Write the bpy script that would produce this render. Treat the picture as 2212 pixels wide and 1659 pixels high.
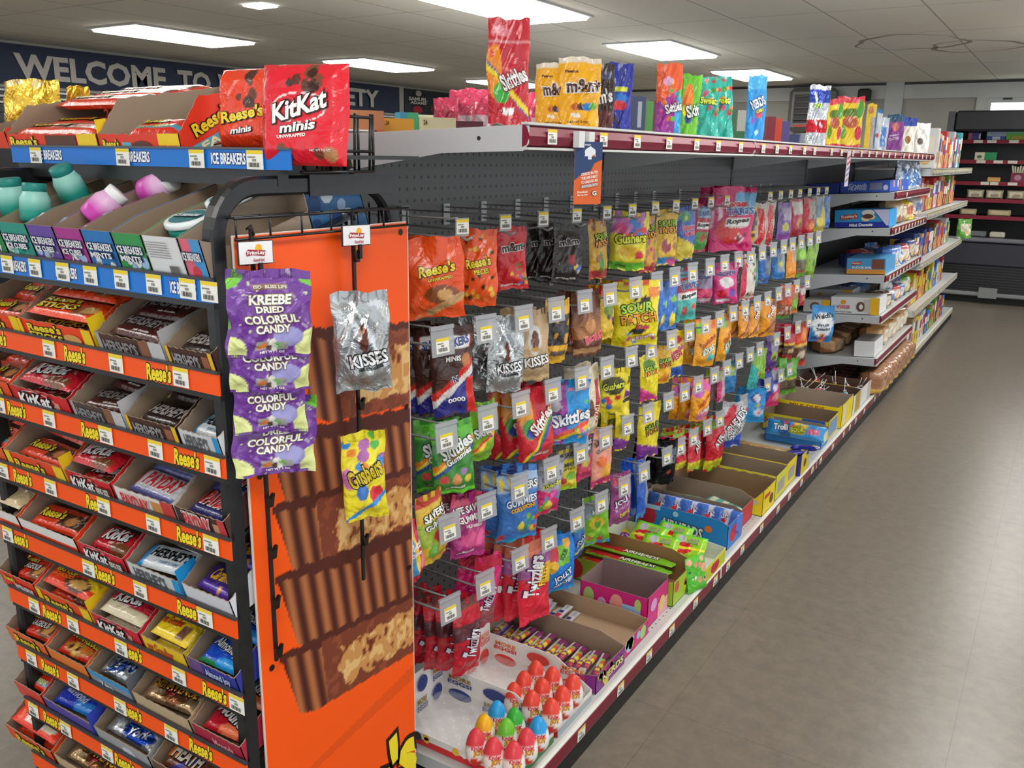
import bpy, math, random
import numpy as np
from mathutils import Matrix, Vector
for _o in list(bpy.data.objects): bpy.data.objects.remove(_o)
S = bpy.context.scene
COL = S.collection
H0 = 1.33
# ---------------------------------------------------------------- camera
YAW, PITCH, ROLL, FPX = 0.557431475, 0.253982456, 0.015103467, 1893.74
def _axes():
    cy, sy = math.cos(YAW), math.sin(YAW)
    f = np.array([-sy*math.cos(PITCH), cy*math.cos(PITCH), -math.sin(PITCH)])
    r0 = np.array([cy, sy, 0.]); u0 = np.cross(r0, f)
    r = r0*math.cos(ROLL)+u0*math.sin(ROLL); u = -r0*math.sin(ROLL)+u0*math.cos(ROLL)
    return r, u, f
CR, CU, CF = _axes()
cam = bpy.data.cameras.new('camera'); camo = bpy.data.objects.new('camera', cam); COL.objects.link(camo)
m = Matrix.Identity(4)
for i in range(3):
    m[i][0] = CR[i]; m[i][1] = CU[i]; m[i][2] = -CF[i]
m[2][3] = H0
camo.matrix_world = m
cam.sensor_width = 36; cam.lens = FPX/2212*36; cam.clip_start = .05; cam.clip_end = 60
S.camera = camo
# ---------------------------------------------------------------- world, exposure
W = bpy.data.worlds.new('world'); S.world = W; W.use_nodes = True
W.node_tree.nodes['Background'].inputs[0].default_value = (.93, .97, 1, 1)
W.node_tree.nodes['Background'].inputs[1].default_value = 1.25
S.view_settings.view_transform = 'Standard'; S.view_settings.look = 'None'
S.view_settings.exposure = 0.0; S.view_settings.gamma = 1; S.view_settings.use_curve_mapping = False
LAMP_W = 13.0
CEIL = H0+.93

def ray(x, y): return CF+(x-1106)/FPX*CR-(y-829.5)/FPX*CU
O3 = np.array([0, 0, H0])
def PX(x, y, X): d = ray(x, y); return O3+d*X/d[0]
def PY(x, y, Y): d = ray(x, y); return O3+d*Y/d[1]
def PZ(x, y, Z): d = ray(x, y); return O3+d*(Z-H0)/d[2]
def depth(p): return float((np.array(p)-O3)@CF)

# ---------------------------------------------------------------- colour
def hx(c):
    if not isinstance(c, str): return tuple(c)
    c = c.lstrip('#'); c = [int(c[i:i+2], 16)/255 for i in (0, 2, 4)]
    return tuple(x/12.92 if x <= .04045 else ((x+.055)/1.055)**2.4 for x in c)

# ---------------------------------------------------------------- materials
MATS = {}
def nt(name):
    m = bpy.data.materials.new(name); m.use_nodes = True
    n = m.node_tree; b = n.nodes['Principled BSDF']; MATS[name] = m
    return m, n, b
def link(n, a, b): n.links.new(a, b)
def print_mat(name, rough, bump=0, bscale=30, metal=0, spec=.5, coat=0):
    m, n, b = nt(name)
    a = n.nodes.new('ShaderNodeAttribute'); a.attribute_name = 'Col'
    link(n, a.outputs['Color'], b.inputs['Base Color'])
    b.inputs['Roughness'].default_value = rough; b.inputs['Metallic'].default_value = metal
    b.inputs['Specular IOR Level'].default_value = spec
    b.inputs['Coat Weight'].default_value = coat; b.inputs['Coat Roughness'].default_value = .12
    if bump:
        t = n.nodes.new('ShaderNodeTexCoord'); x = n.nodes.new('ShaderNodeTexNoise'); x.inputs['Scale'].default_value = bscale
        x.inputs['Detail'].default_value = 3; x.inputs['Distortion'].default_value = 1.2
        p = n.nodes.new('ShaderNodeBump'); p.inputs['Strength'].default_value = bump; p.inputs['Distance'].default_value = .01
        link(n, t.outputs['Object'], x.inputs['Vector']); link(n, x.outputs['Fac'], p.inputs['Height']); link(n, p.outputs['Normal'], b.inputs['Normal'])
    return m
print_mat('printed_carton', .5, .06, 60)
print_mat('wrapper_film', .27, .8, 24, coat=.35)
print_mat('foil_film', .28, .9, 26, metal=.75)
print_mat('matte_print', .65)
print_mat('gloss_plastic', .35, spec=.3)
print_mat('painted_steel', .42, .02, 200)
def noise_mat(name, c1, c2, scale, rough, metal=0, bump=0):
    m, n, b = nt(name)
    t = n.nodes.new('ShaderNodeTexCoord'); x = n.nodes.new('ShaderNodeTexNoise'); x.inputs['Scale'].default_value = scale; x.inputs['Detail'].default_value = 5
    r = n.nodes.new('ShaderNodeValToRGB'); r.color_ramp.elements[0].color = (*hx(c1), 1); r.color_ramp.elements[1].color = (*hx(c2), 1)
    r.color_ramp.elements[0].position = .35; r.color_ramp.elements[1].position = .65
    link(n, t.outputs['Object'], x.inputs['Vector']); link(n, x.outputs['Fac'], r.inputs[0]); link(n, r.outputs[0], b.inputs['Base Color'])
    b.inputs['Roughness'].default_value = rough; b.inputs['Metallic'].default_value = metal
    return m, n, b
noise_mat('black_steel', '18191b', '202224', 40, .35)
noise_mat('grey_steel', 'b4b8ba', 'bcc0c2', 12, .4)
noise_mat('dark_steel', '3a3b3d', '424345', 10, .5)
noise_mat('wire_steel', '9a9c9c', 'aeb0b0', 30, .3, .15)
noise_mat('wall_paint', 'a8a79e', 'b2b1a8', 3, .7)
noise_mat('trim_paint', 'bfc2c0', 'c7cac8', 3, .6)
noise_mat('cooler_black', '1b1c22', '24252c', 8, .45)
noise_mat('kick_black', '0e0e0e', '171717', 60, .5)
# clear plastic
m, n, b = nt('clear_plastic')
b.inputs['Base Color'].default_value = (.5, .51, .54, 1); b.inputs['Alpha'].default_value = .55; b.inputs['Roughness'].default_value = .15
m, n, b = nt('clear_film')
b.inputs['Base Color'].default_value = (.85, .87, .9, 1); b.inputs['Alpha'].default_value = .22; b.inputs['Roughness'].default_value = .08
# lamps
m, n, b = nt('lamp_diffuser')
b.inputs['Base Color'].default_value = (.9, .9, .9, 1); b.inputs['Emission Color'].default_value = (1, .985, .95, 1); b.inputs['Emission Strength'].default_value = LAMP_W
m, n, b = nt('daylight_pane')
b.inputs['Emission Color'].default_value = (.88, 1, .93, 1); b.inputs['Emission Strength'].default_value = 1.6
# pegboard
def grid_dots(name, base, dot, pitch, rad, axes, rough=.45, off=(0, 0)):
    m, n, b = nt(name)
    t = n.nodes.new('ShaderNodeTexCoord'); s = n.nodes.new('ShaderNodeSeparateXYZ'); link(n, t.outputs['Object'], s.inputs[0])
    def ma(op, a, v=None, v2=None):
        k = n.nodes.new('ShaderNodeMath'); k.operation = op
        for i, q in enumerate((a, v)):
            if q is None: continue
            if isinstance(q, (int, float)): k.inputs[i].default_value = q
            else: link(n, q, k.inputs[i])
        return k.outputs[0]
    ds = []
    for ax, o in zip(axes, off):
        q = ma('DIVIDE', ma('ADD', s.outputs[ax], o+50*pitch), pitch)
        ds.append(ma('MULTIPLY', ma('SUBTRACT', ma('FRACT', q), .5), pitch))
    d = ma('SQRT', ma('ADD', ma('MULTIPLY', ds[0], ds[0]), ma('MULTIPLY', ds[1], ds[1])))
    f = ma('LESS_THAN', d, rad)
    x = n.nodes.new('ShaderNodeMix'); x.data_type = 'RGBA'; link(n, f, x.inputs[0])
    x.inputs[6].default_value = (*hx(base), 1); x.inputs[7].default_value = (*hx(dot), 1)
    link(n, x.outputs[2], b.inputs['Base Color']); b.inputs['Roughness'].default_value = rough
    return m
grid_dots('pegboard', '58595a', '0c0c0c', .0254, .0038, ('Y', 'Z'), .4)
# ceiling panels
m, n, b = nt('ceiling_board')
t = n.nodes.new('ShaderNodeTexCoord'); mp = n.nodes.new('ShaderNodeMapping'); mp.inputs['Location'].default_value = (.305+.02, -.12, 0)
br = n.nodes.new('ShaderNodeTexBrick'); br.offset = 0; br.inputs['Scale'].default_value = 1; br.inputs['Brick Width'].default_value = .61; br.inputs['Row Height'].default_value = 1.22
br.inputs['Mortar Size'].default_value = .006; br.inputs['Color1'].default_value = (*hx('eae4d6'), 1); br.inputs['Color2'].default_value = (*hx('ece6d8'), 1); br.inputs['Mortar'].default_value = (*hx('b4afa3'), 1)
nz = n.nodes.new('ShaderNodeTexNoise'); nz.inputs['Scale'].default_value = 300
bp = n.nodes.new('ShaderNodeBump'); bp.inputs['Strength'].default_value = .15
link(n, t.outputs['Object'], mp.inputs[0]); link(n, mp.outputs[0], br.inputs['Vector']); link(n, br.outputs['Color'], b.inputs['Base Color'])
link(n, t.outputs['Object'], nz.inputs['Vector']); link(n, nz.outputs['Fac'], bp.inputs['Height']); link(n, bp.outputs[0], b.inputs['Normal']); b.inputs['Roughness'].default_value = .9
# floor tiles
m, n, b = nt('vinyl_floor')
t = n.nodes.new('ShaderNodeTexCoord'); mp = n.nodes.new('ShaderNodeMapping'); mp.inputs['Location'].default_value = (.06, 0, 0)
br = n.nodes.new('ShaderNodeTexBrick'); br.offset = 0; br.inputs['Scale'].default_value = 1; br.inputs['Brick Width'].default_value = .61; br.inputs['Row Height'].default_value = .61
br.inputs['Mortar Size'].default_value = .0009; br.inputs['Color1'].default_value = (*hx('7d7468'), 1); br.inputs['Color2'].default_value = (*hx('7a7165'), 1); br.inputs['Mortar'].default_value = (*hx('645b50'), 1)
nz = n.nodes.new('ShaderNodeTexNoise'); nz.inputs['Scale'].default_value = 22; nz.inputs['Detail'].default_value = 8; nz.inputs['Roughness'].default_value = .75
rp = n.nodes.new('ShaderNodeValToRGB'); rp.color_ramp.elements[0].color = (.62, .62, .62, 1); rp.color_ramp.elements[0].position = .36; rp.color_ramp.elements[1].color = (1.08, 1.08, 1.08, 1); rp.color_ramp.elements[1].position = .62
mx = n.nodes.new('ShaderNodeMix'); mx.data_type = 'RGBA'; mx.blend_type = 'MULTIPLY'; mx.inputs[0].default_value = .55
link(n, t.outputs['Object'], mp.inputs[0]); link(n, mp.outputs[0], br.inputs['Vector']); link(n, t.outputs['Object'], nz.inputs['Vector'])
link(n, nz.outputs['Fac'], rp.inputs[0]); link(n, br.outputs['Color'], mx.inputs[6]); link(n, rp.outputs[0], mx.inputs[7]); link(n, mx.outputs[2], b.inputs['Base Color'])
b.inputs['Roughness'].default_value = .3; b.inputs['Specular IOR Level'].default_value = .45
# louvre grille
m, n, b = nt('black_grille')
t = n.nodes.new('ShaderNodeTexCoord'); wv = n.nodes.new('ShaderNodeTexWave'); wv.bands_direction = 'Z'; wv.inputs['Scale'].default_value = 12
rp = n.nodes.new('ShaderNodeValToRGB'); rp.color_ramp.elements[0].color = (.003, .003, .003, 1); rp.color_ramp.elements[1].color = (.03, .03, .034, 1)
link(n, t.outputs['Object'], wv.inputs['Vector']); link(n, wv.outputs['Fac'], rp.inputs[0]); link(n, rp.outputs[0], b.inputs['Base Color']); b.inputs['Roughness'].default_value = .4

# ---------------------------------------------------------------- mesh collector
class MB:
    def __init__(s): s.v = []; s.f = []; s.c = []; s.s = []; s.n = 0
    def add(s, v, f, c, smooth=False, mat=None):
        v = np.asarray(v, float)
        if mat is not None:
            M = np.array(mat); v = v@M[:3, :3].T+M[:3, 3]
        c = np.asarray(c, float)
        if c.ndim == 1: c = np.tile(c, (len(v), 1))
        s.v.append(v); s.c.append(c); s.f += [tuple(int(i)+s.n for i in q) for q in f]; s.s += [smooth]*len(f); s.n += len(v)
        return s
    def mesh(s, name, mat):
        me = bpy.data.meshes.new(name); V = np.vstack(s.v)
        me.from_pydata(V.tolist(), [], s.f)
        a = me.attributes.new('Col', 'FLOAT_COLOR', 'POINT')
        C = np.ones((len(V), 4)); C[:, :3] = np.vstack(s.c); a.data.foreach_set('color', C.ravel())
        me.polygons.foreach_set('use_smooth', np.array(s.s, bool))
        me.materials.append(MATS[mat]); me.update(); return me
    def obj(s, name, mat, parent=None, M=None):
        o = bpy.data.objects.new(name, s.mesh(name, mat)); COL.objects.link(o)
        if M is not None: o.matrix_world = M
        if parent is not None: o.parent = parent
        return o
def inst(o, parent=None, M=None):
    c = o.copy(); COL.objects.link(c)
    c.parent = parent
    if M is not None: c.matrix_world = M
    return c
def copy_tree(o, M, parent=None):
    c = o.copy(); COL.objects.link(c); c.parent = parent
    if M is not None: c.matrix_basis = M
    for ch in list(o.children): copy_tree(ch, None, c)
    return c
def tag(o, label=None, cat=None, group=None, kind=None):
    if label: o['label'] = label
    if cat: o['category'] = cat
    if group: o['group'] = group
    if kind: o['kind'] = kind
    return o
def empty(name, loc=(0, 0, 0), M=None):
    o = bpy.data.objects.new(name, None); COL.objects.link(o); o.empty_display_size = .05
    if M is not None: o.matrix_world = M
    else: o.matrix_world = Matrix.Translation(loc)
    return o
def T(x, y, z): return Matrix.Translation((x, y, z))
def R(a, ax): return Matrix.Rotation(math.radians(a), 4, ax)
def Fr(o, ux, uy):
    ux = Vector(ux).normalized(); uy = Vector(uy); uz = ux.cross(uy).normalized(); uy = uz.cross(ux)
    M = Matrix.Identity(4)
    for i in range(3): M[i][0] = ux[i]; M[i][1] = uy[i]; M[i][2] = uz[i]; M[i][3] = o[i]
    return M
BOXF = [(0, 3, 2, 1), (4, 5, 6, 7), (0, 1, 5, 4), (1, 2, 6, 5), (2, 3, 7, 6), (3, 0, 4, 7)]  # bottom top -y +x +y -x
def box(mb, x0, x1, y0, y1, z0, z1, c, mat=None, fc=None):
    """axis box; fc = dict of face index -> colour"""
    v = np.array([(x0, y0, z0), (x1, y0, z0), (x1, y1, z0), (x0, y1, z0), (x0, y0, z1), (x1, y0, z1), (x1, y1, z1), (x0, y1, z1)], float)
    c = hx(c)
    if fc is None: return mb.add(v, BOXF, c, mat=mat)
    for i, f in enumerate(BOXF): mb.add(v[list(f)], [(0, 1, 2, 3)], hx(fc[i]) if i in fc else c, mat=mat)
def bbox(mb, x0, x1, y0, y1, z0, z1, b, c, mat=None):
    """box with chamfered edges"""
    c = hx(c); vs = []; fs = []
    X, Y, Z = (x0, x1), (y0, y1), (z0, z1)
    idx = {}
    for i in (0, 1):
        for j in (0, 1):
            for k in (0, 1):
                sx, sy, sz = (1, -1)[i], (1, -1)[j], (1, -1)[k]
                for a, d in enumerate(((0, sy*b, sz*b), (sx*b, 0, sz*b), (sx*b, sy*b, 0))):
                    idx[i, j, k, a] = len(vs); vs.append((X[i]+d[0], Y[j]+d[1], Z[k]+d[2]))
    def q(*a): fs.append(tuple(idx[t] for t in a))
    for i in (0, 1):
        q(*[(i, j, k, 0) for j, k in ((0, 0), (1, 0), (1, 1), (0, 1))][::(1 if i else -1)])
        q(*[(j, i, k, 1) for j, k in ((0, 0), (1, 0), (1, 1), (0, 1))][::(-1 if i else 1)])
        q(*[(j, k, i, 2) for j, k in ((0, 0), (1, 0), (1, 1), (0, 1))][::(1 if i else -1)])
    for a in (0, 1):
        for bb in (0, 1):
            q((a, bb, 0, 0), (a, bb, 1, 0), (a, bb, 1, 1), (a, bb, 0, 1)) if (a+bb) % 2 else q((a, bb, 0, 1), (a, bb, 1, 1), (a, bb, 1, 0), (a, bb, 0, 0))
            q((a, 0, bb, 0), (a, 1, bb, 0), (a, 1, bb, 2), (a, 0, bb, 2)) if not (a+bb) % 2 else q((a, 0, bb, 2), (a, 1, bb, 2), (a, 1, bb, 0), (a, 0, bb, 0))
            q((0, a, bb, 1), (1, a, bb, 1), (1, a, bb, 2), (0, a, bb, 2)) if (a+bb) % 2 else q((0, a, bb, 2), (1, a, bb, 2), (1, a, bb, 1), (0, a, bb, 1))
            for k in (0, 1): 
                f = ((a, bb, k, 0), (a, bb, k, 1), (a, bb, k, 2)); q(*(f if (a+bb+k) % 2 else f[::-1]))
    return mb.add(vs, fs, c, mat=mat)
def tube(mb, pts, r, c, n=8, mat=None, caps=True):
    P = [Vector(p) for p in pts]; vs = []; fs = []; up = Vector((0, 0, 1))
    for i, p in enumerate(P):
        d = (P[min(i+1, len(P)-1)]-P[max(i-1, 0)]).normalized()
        a = d.cross(up if abs(d.z) < .95 else Vector((1, 0, 0))).normalized(); b = a.cross(d)
        rr = r[i] if isinstance(r, (list, tuple)) else r
        for k in range(n):
            t = 2*math.pi*k/n; vs.append(p+a*rr*math.cos(t)+b*rr*math.sin(t))
    for i in range(len(P)-1):
        for k in range(n): fs.append((i*n+k, i*n+(k+1) % n, (i+1)*n+(k+1) % n, (i+1)*n+k))
    if caps: fs += [tuple(range(n))[::-1], tuple((len(P)-1)*n+k for k in range(n))]
    return mb.add([tuple(v) for v in vs], fs, hx(c), True, mat)
def prism(mb, poly, z0, z1, c, mat=None):
    n = len(poly); v = [(x, y, z0) for x, y in poly]+[(x, y, z1) for x, y in poly]
    c = hx(c)
    mb.add(v, [tuple(range(n))[::-1], tuple(range(n, 2*n))], c, mat=mat)
    w = []; f = []
    for i in range(n):
        j = (i+1) % n; b = len(w); w += [v[i], v[j], v[n+j], v[n+i]]; f.append((b, b+1, b+2, b+3))
    mb.add(w, f, c, mat=mat)
def lathe(mb, prof, n, colf, mat=None):
    vs = []; cs = []; fs = []
    for i, (r, z) in enumerate(prof):
        for k in range(n):
            t = 2*math.pi*k/n; vs.append((r*math.cos(t), r*math.sin(t), z)); cs.append(colf(t, z))
    for i in range(len(prof)-1):
        for k in range(n): fs.append((i*n+k, i*n+(k+1) % n, (i+1)*n+(k+1) % n, (i+1)*n+k))
    fs.append(tuple(range(n))[::-1]); fs.append(tuple((len(prof)-1)*n+k for k in range(n)))
    mb.add(vs, fs, cs, True, mat)

# ---------------------------------------------------------------- lettering
_TX = {}
def glyphs(s, off=.03):
    k = (s, off)
    if k not in _TX:
        cu = bpy.data.curves.new('t', 'FONT'); cu.body = s; cu.size = 1; cu.offset = off; cu.resolution_u = 2; cu.fill_mode = 'FRONT'
        o = bpy.data.objects.new('t', cu); COL.objects.link(o); bpy.context.view_layer.update()
        me = bpy.data.meshes.new_from_object(o.evaluated_get(bpy.context.evaluated_depsgraph_get()))
        v = np.array([x.co[:2] for x in me.vertices]); f = [tuple(p.vertices)[::(1 if p.normal.z >= 0 else -1)] for p in me.polygons]
        bpy.data.objects.remove(o); bpy.data.curves.remove(cu); bpy.data.meshes.remove(me)
        _TX[k] = (v, f)
    return _TX[k]
def put_text(mb, surf, s, cu, cv, tw, th, col, outl=None, rot=0, shear=0, W=1, Hh=1, lift=.0006, arc=0, bold=.035):
    """text centred at (cu,cv) in 0..1 surface units, tw x th are fractions of W and Hh; surf(u,v,off)->xyz"""
    v0, _ = glyphs(s, .0)
    lo, hi = v0.min(0), v0.max(0); c = (lo+hi)/2; sz = hi-lo
    a = math.radians(rot)
    for off, cc, lf in (((bold+.055, outl, lift), (bold, col, lift*2)) if outl else ((bold, col, lift),)):
        v, f = glyphs(s, off)
        q = (v-c)/sz*np.array([tw*W, th*Hh])
        q[:, 0] += q[:, 1]*shear; q[:, 1] += arc*(q[:, 0]/(tw*W))**2*th*Hh*2
        x = q[:, 0]*math.cos(a)-q[:, 1]*math.sin(a); y = q[:, 0]*math.sin(a)+q[:, 1]*math.cos(a)
        P = surf(cu+x/W, cv+y/Hh, lf)
        mb.add(P, f, hx(cc))

# ---------------------------------------------------------------- painted designs
def _noise(U, V, seed, sc):
    r = np.random.RandomState(seed); o = np.zeros_like(U)
    for k in range(6):
        a = r.uniform(0, 6.28); q = r.uniform(.6, 1.6)*sc; o += np.sin(q*(U*math.cos(a)+V*math.sin(a))*6.28+r.uniform(0, 6.28))
    return o/3
def paint(U, V, base, layers, asp=1.4):
    C = np.zeros(U.shape+(3,)); C[:] = hx(base)
    for L in layers:
        k = L[0]
        if k == 'b': mk = (V >= L[1]) & (V <= L[2]); C[mk] = hx(L[3])
        elif k == 'bw': e = .02*np.sin(U*23+L[1]*9)+.015*np.sin(U*57); mk = (V+e >= L[1]) & (V+e <= L[2]); C[mk] = hx(L[3])
        elif k == 'e': mk = ((U-L[1])/L[3])**2+((V-L[2])/L[4])**2 < 1; C[mk] = hx(L[5])
        elif k == 'r': mk = (U >= L[1]) & (U <= L[2]) & (V >= L[3]) & (V <= L[4]); C[mk] = hx(L[5])
        elif k == 'd': mk = np.abs((V-L[2])-(U-L[1])*L[3]) < L[4]; C[mk] = hx(L[5])
        elif k == 'h': mk = V > L[1]+(U-.5)*L[2]; C[mk] = hx(L[3])
        elif k == 'l': mk = V < L[1]+(U-.5)*L[2]; C[mk] = hx(L[3])
        elif k == 's':
            r = np.random.RandomState(L[2]); cols = L[4]; bx = L[5] if len(L) > 5 else (0, 1, 0, 1)
            for i in range(L[1]):
                a, b2 = r.uniform(bx[0], bx[1]), r.uniform(bx[2], bx[3]); q = L[3]*r.uniform(.6, 1.3)
                mk = ((U-a)/q)**2+((V-b2)*asp/q)**2 < 1; C[mk] = hx(cols[i % len(cols)])
        elif k == 'n': mk = _noise(U, V*asp, L[4], L[1]) > L[2]; C[mk] = hx(L[3])
        elif k == 'gb':
            t = np.clip((V-L[1])/(L[2]-L[1]), 0, 1)[..., None]; mk = (V >= L[1]) & (V <= L[2]); G = np.array(hx(L[3]))*(1-t)+np.array(hx(L[4]))*t; C[mk] = G[mk]
    return C
def flat_layers(mb, surf, layers, W, Hh, lift=.0004):
    """the same design language as thin printed patches on a flat carton face"""
    k = 1
    for L in layers:
        t = L[0]; ps = []
        if t in ('b', 'bw'): ps = [([(0, L[1]), (1, L[1]), (1, L[2]), (0, L[2])], L[3])]
        elif t == 'r': ps = [([(L[1], L[3]), (L[2], L[3]), (L[2], L[4]), (L[1], L[4])], L[5])]
        elif t == 'e': ps = [([(L[1]+L[3]*math.cos(a*.3927), L[2]+L[4]*math.sin(a*.3927)) for a in range(16)], L[5])]
        elif t == 'p': ps = [(L[1], L[2])]
        elif t == 's':
            r = random.Random(L[2]); bx = L[5] if len(L) > 5 else (0.05, .95, .08, .92)
            for i in range(L[1]):
                a, b = r.uniform(bx[0], bx[1]), r.uniform(bx[2], bx[3]); q = L[3]*r.uniform(.6, 1.3)
                ps.append(([(a+q*math.cos(j*.785), b+q*W/Hh*math.sin(j*.785)) for j in range(8)], L[4][i % len(L[4])]))
        elif t == 't':
            put_text(mb, surf, *L[1:5], *L[5:7], **tkw(L), W=W, Hh=Hh, lift=lift*k); k += 2; continue
        for p, c in ps:
            p = np.clip(np.array(p, float), 0, 1)
            mb.add(surf(p[:, 0], p[:, 1], lift*k), [tuple(range(len(p)))], hx(c))
        k += 1
def tkw(L):
    # ('t', text, cu, cv, tw, th, col, outline, rot, shear, arc)
    return {}
def do_layers(mb, surf, layers, W, Hh, lift=.0004):
    pre = []
    k = 1
    for L in layers:
        if L[0] == 't':
            L = tuple(L)+(None,)*(11-len(L))
            _, s, cu, cv, tw, th, col, outl, rot, shear, arc = L
            put_text(mb, surf, s, cu, cv, tw, th, col, outl, rot or 0, shear or 0, W, Hh, lift*(k+1), arc or 0); k += 2
        else:
            flat_layers(mb, lambda u, v, o, k=k: surf(u, v, o+lift*(k-1)), [L], W, Hh, lift); k += 1
def plane_surf(o, U, V, N):
    o, U, V, N = [np.array(q, float) for q in (o, U, V, N)]
    def f(u, v, off=0):
        u = np.atleast_1d(u); v = np.atleast_1d(v); return o+np.outer(u, U)+np.outer(v, V)+N*off
    return f

# ---------------------------------------------------------------- bags, bars and pouches
def bag(mb, D, w, h, t, seed=0, kind='hang', nx=30, ny=42, mat=None, tlift=.0012):
    """pillow of film: right=+x, up=+z, printed face towards -y, bottom centre at origin"""
    base, layers = D[0], D[1]
    r = np.random.RandomState(seed+7)
    ph = r.uniform(0, 6.28, 8)
    def prof(u, v):
        pu = np.clip(4*u*(1-u), 0, 1)**.5
        if kind == 'hang':
            ss = lambda q: np.clip(q, 0, 1)**2*(3-2*np.clip(q, 0, 1))
            return pu*ss((v-.035)/.16)*ss((.9-v)/.45)**.7*(1.05-.35*v)
        if kind == 'stand':
            return (np.clip(4*u*(1-u), 0, 1)**.35)*np.clip(1-v*.98, 0, 1)**.75
        ss = lambda q: np.clip(q, 0, 1)**.6
        return (ss((v)/.15)*ss((1-v)/.15))*(np.clip(u/.09, 0, 1)*np.clip((1-u)/.09, 0, 1))**.7
    def surf(u, v, off=0, side=-1):
        u = np.clip(np.asarray(u, float), -.02, 1.02); v = np.clip(np.asarray(v, float), -.02, 1.02)
        p = prof(np.clip(u, 0, 1), np.clip(v, 0, 1))
        soft = kind != 'bar'
        x = (u-.5)*w*(1-.07*p-.02*np.sin(v*7+ph[0]))+(soft*w*(.018*np.sin(v*6+ph[5])+.012*np.sin(v*15+ph[6])))
        z = v*h+soft*h*(.014*np.sin(u*7+ph[3])+.007*np.sin(u*19+ph[2]))*(2*np.abs(v-.5))**2
        wr = (np.sin(u*9+v*13+ph[1])+np.sin(u*17-v*11+ph[2])+.7*np.sin(-u*25+v*23+ph[3]))*t*(.05 if kind != 'bar' else .035)
        y = side*(t/2*p+off+(wr*np.minimum(p*2, 1) if kind != 'bar' else wr*.3*np.minimum(p*2, 1)))
        y = y+(w*.03*np.sin(u*6.5+ph[4])+w*.02*np.sin(u*13+ph[5]))*(1-np.minimum(p*2.5, 1))*(kind != 'bar')
        y = y+h*.03*np.sin(v*3.1+ph[6])*(kind == 'hang')
        return np.stack([x, y, z], -1)
    V, U = np.meshgrid(np.linspace(0, 1, ny+1), np.linspace(0, 1, nx+1), indexing='ij')
    Cc = paint(U, V, base, [L for L in layers if L[0] != 't'], h/w)
    P = surf(U, V).reshape(-1, 3); Pb = surf(U, V, 0, 1).reshape(-1, 3)
    F = [(j*(nx+1)+i, j*(nx+1)+i+1, (j+1)*(nx+1)+i+1, (j+1)*(nx+1)+i) for j in range(ny) for i in range(nx)]
    mb.add(P, F, Cc.reshape(-1, 3), True, mat)
    cb = np.zeros((len(Pb), 3)); cb[:] = hx(D[2] if len(D) > 2 and D[2] else base)
    mb.add(Pb, [f[::-1] for f in F], cb, True, mat)
    if kind == 'stand':
        a = P[:nx+1]; b = Pb[:nx+1]; mb.add(np.vstack([a, b]), [(i, nx+1+i, nx+2+i, i+1) for i in range(nx)], hx(base), mat=mat)
    M = np.array(mat) if mat is not None else None
    def s2(u, v, off):
        q = surf(u, v, off)
        return q@M[:3, :3].T+M[:3, 3] if M is not None else q
    kk = 0
    for L in layers:
        if L[0] == 't':
            L = tuple(L)+(None,)*(11-len(L)); _, s, cu, cv, tw, th, col, outl, rot, shear, arc = L
            put_text(mb, s2, s, cu, cv, tw, th, col, outl, rot or 0, shear or 0, w, h, tlift, arc or 0)
    return mb
_BM = {}
def bag_obj(name, key, w, h, t, M, seed=0, kind='hang', mat='wrapper_film', nx=30, ny=42):
    k = (key, round(w, 3), round(h, 3), round(t, 3), seed, kind, nx)
    if k not in _BM:
        mb = MB(); bag(mb, DES[key], w, h, t, seed, kind, nx, ny); _BM[k] = mb.mesh(name, DES[key][3] if len(DES[key]) > 3 and DES[key][3] else mat)
    o = bpy.data.objects.new(name, _BM[k]); COL.objects.link(o); o.matrix_world = M
    return o
FLAT = R(-90, 'X')
def bar_obj(name, key, w, l, t, M, seed=0, mat='wrapper_film'):
    """candy bar lying flat: text along x, w along x, l along y"""
    k = ('bar', key, round(w, 3), round(l, 3), round(t, 3))
    if k not in _BM:
        mb = MB(); bag(mb, DES[key], w, l, t, seed, 'bar', 26, 14, mat=FLAT, tlift=.0008); _BM[k] = mb.mesh(name, DES[key][3] if len(DES[key]) > 3 and DES[key][3] else mat)
    o = bpy.data.objects.new(name, _BM[k]); COL.objects.link(o); o.matrix_world = M
    return o
ORD = ['first', 'second', 'third', 'fourth', 'fifth', 'sixth', 'seventh', 'eighth', 'ninth', 'tenth', 'eleventh', 'twelfth', 'thirteenth', 'fourteenth', 'fifteenth', 'sixteenth', 'seventeenth', 'eighteenth', 'nineteenth', 'twentieth', 'twenty-first', 'twenty-second', 'twenty-third', 'twenty-fourth', 'twenty-fifth', 'twenty-sixth', 'twenty-seventh', 'twenty-eighth']

# ---------------------------------------------------------------- open cartons
BROWN = '9a8672'
def wall_panel(mb, poly, o, U, V, N, th, cout, cin, lay=None, W=1, Hh=1, layin=None):
    """flat board with outline poly (in metres along U,V), outer face along N"""
    o, U, V, N = [np.array(q, float) for q in (o, U, V, N)]
    P = [o+U*a+V*b for a, b in poly]; Q = [p-N*th for p in P]; n = len(poly)
    mb.add(P, [tuple(range(n))], hx(cout)); mb.add(Q, [tuple(range(n))[::-1]], hx(cin))
    w = []; f = []
    for i in range(n):
        j = (i+1) % n; b = len(w); w += [P[i], Q[i], Q[j], P[j]]; f.append((b, b+1, b+2, b+3))
    mb.add(w, f, hx(cin))
    if lay: do_layers(mb, plane_surf(o, U*W, V*Hh, N), lay, W, Hh)
    if layin: do_layers(mb, plane_surf(o+U*W-N*th, -U*W, V*Hh, -N), layin, W, Hh)
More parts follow.
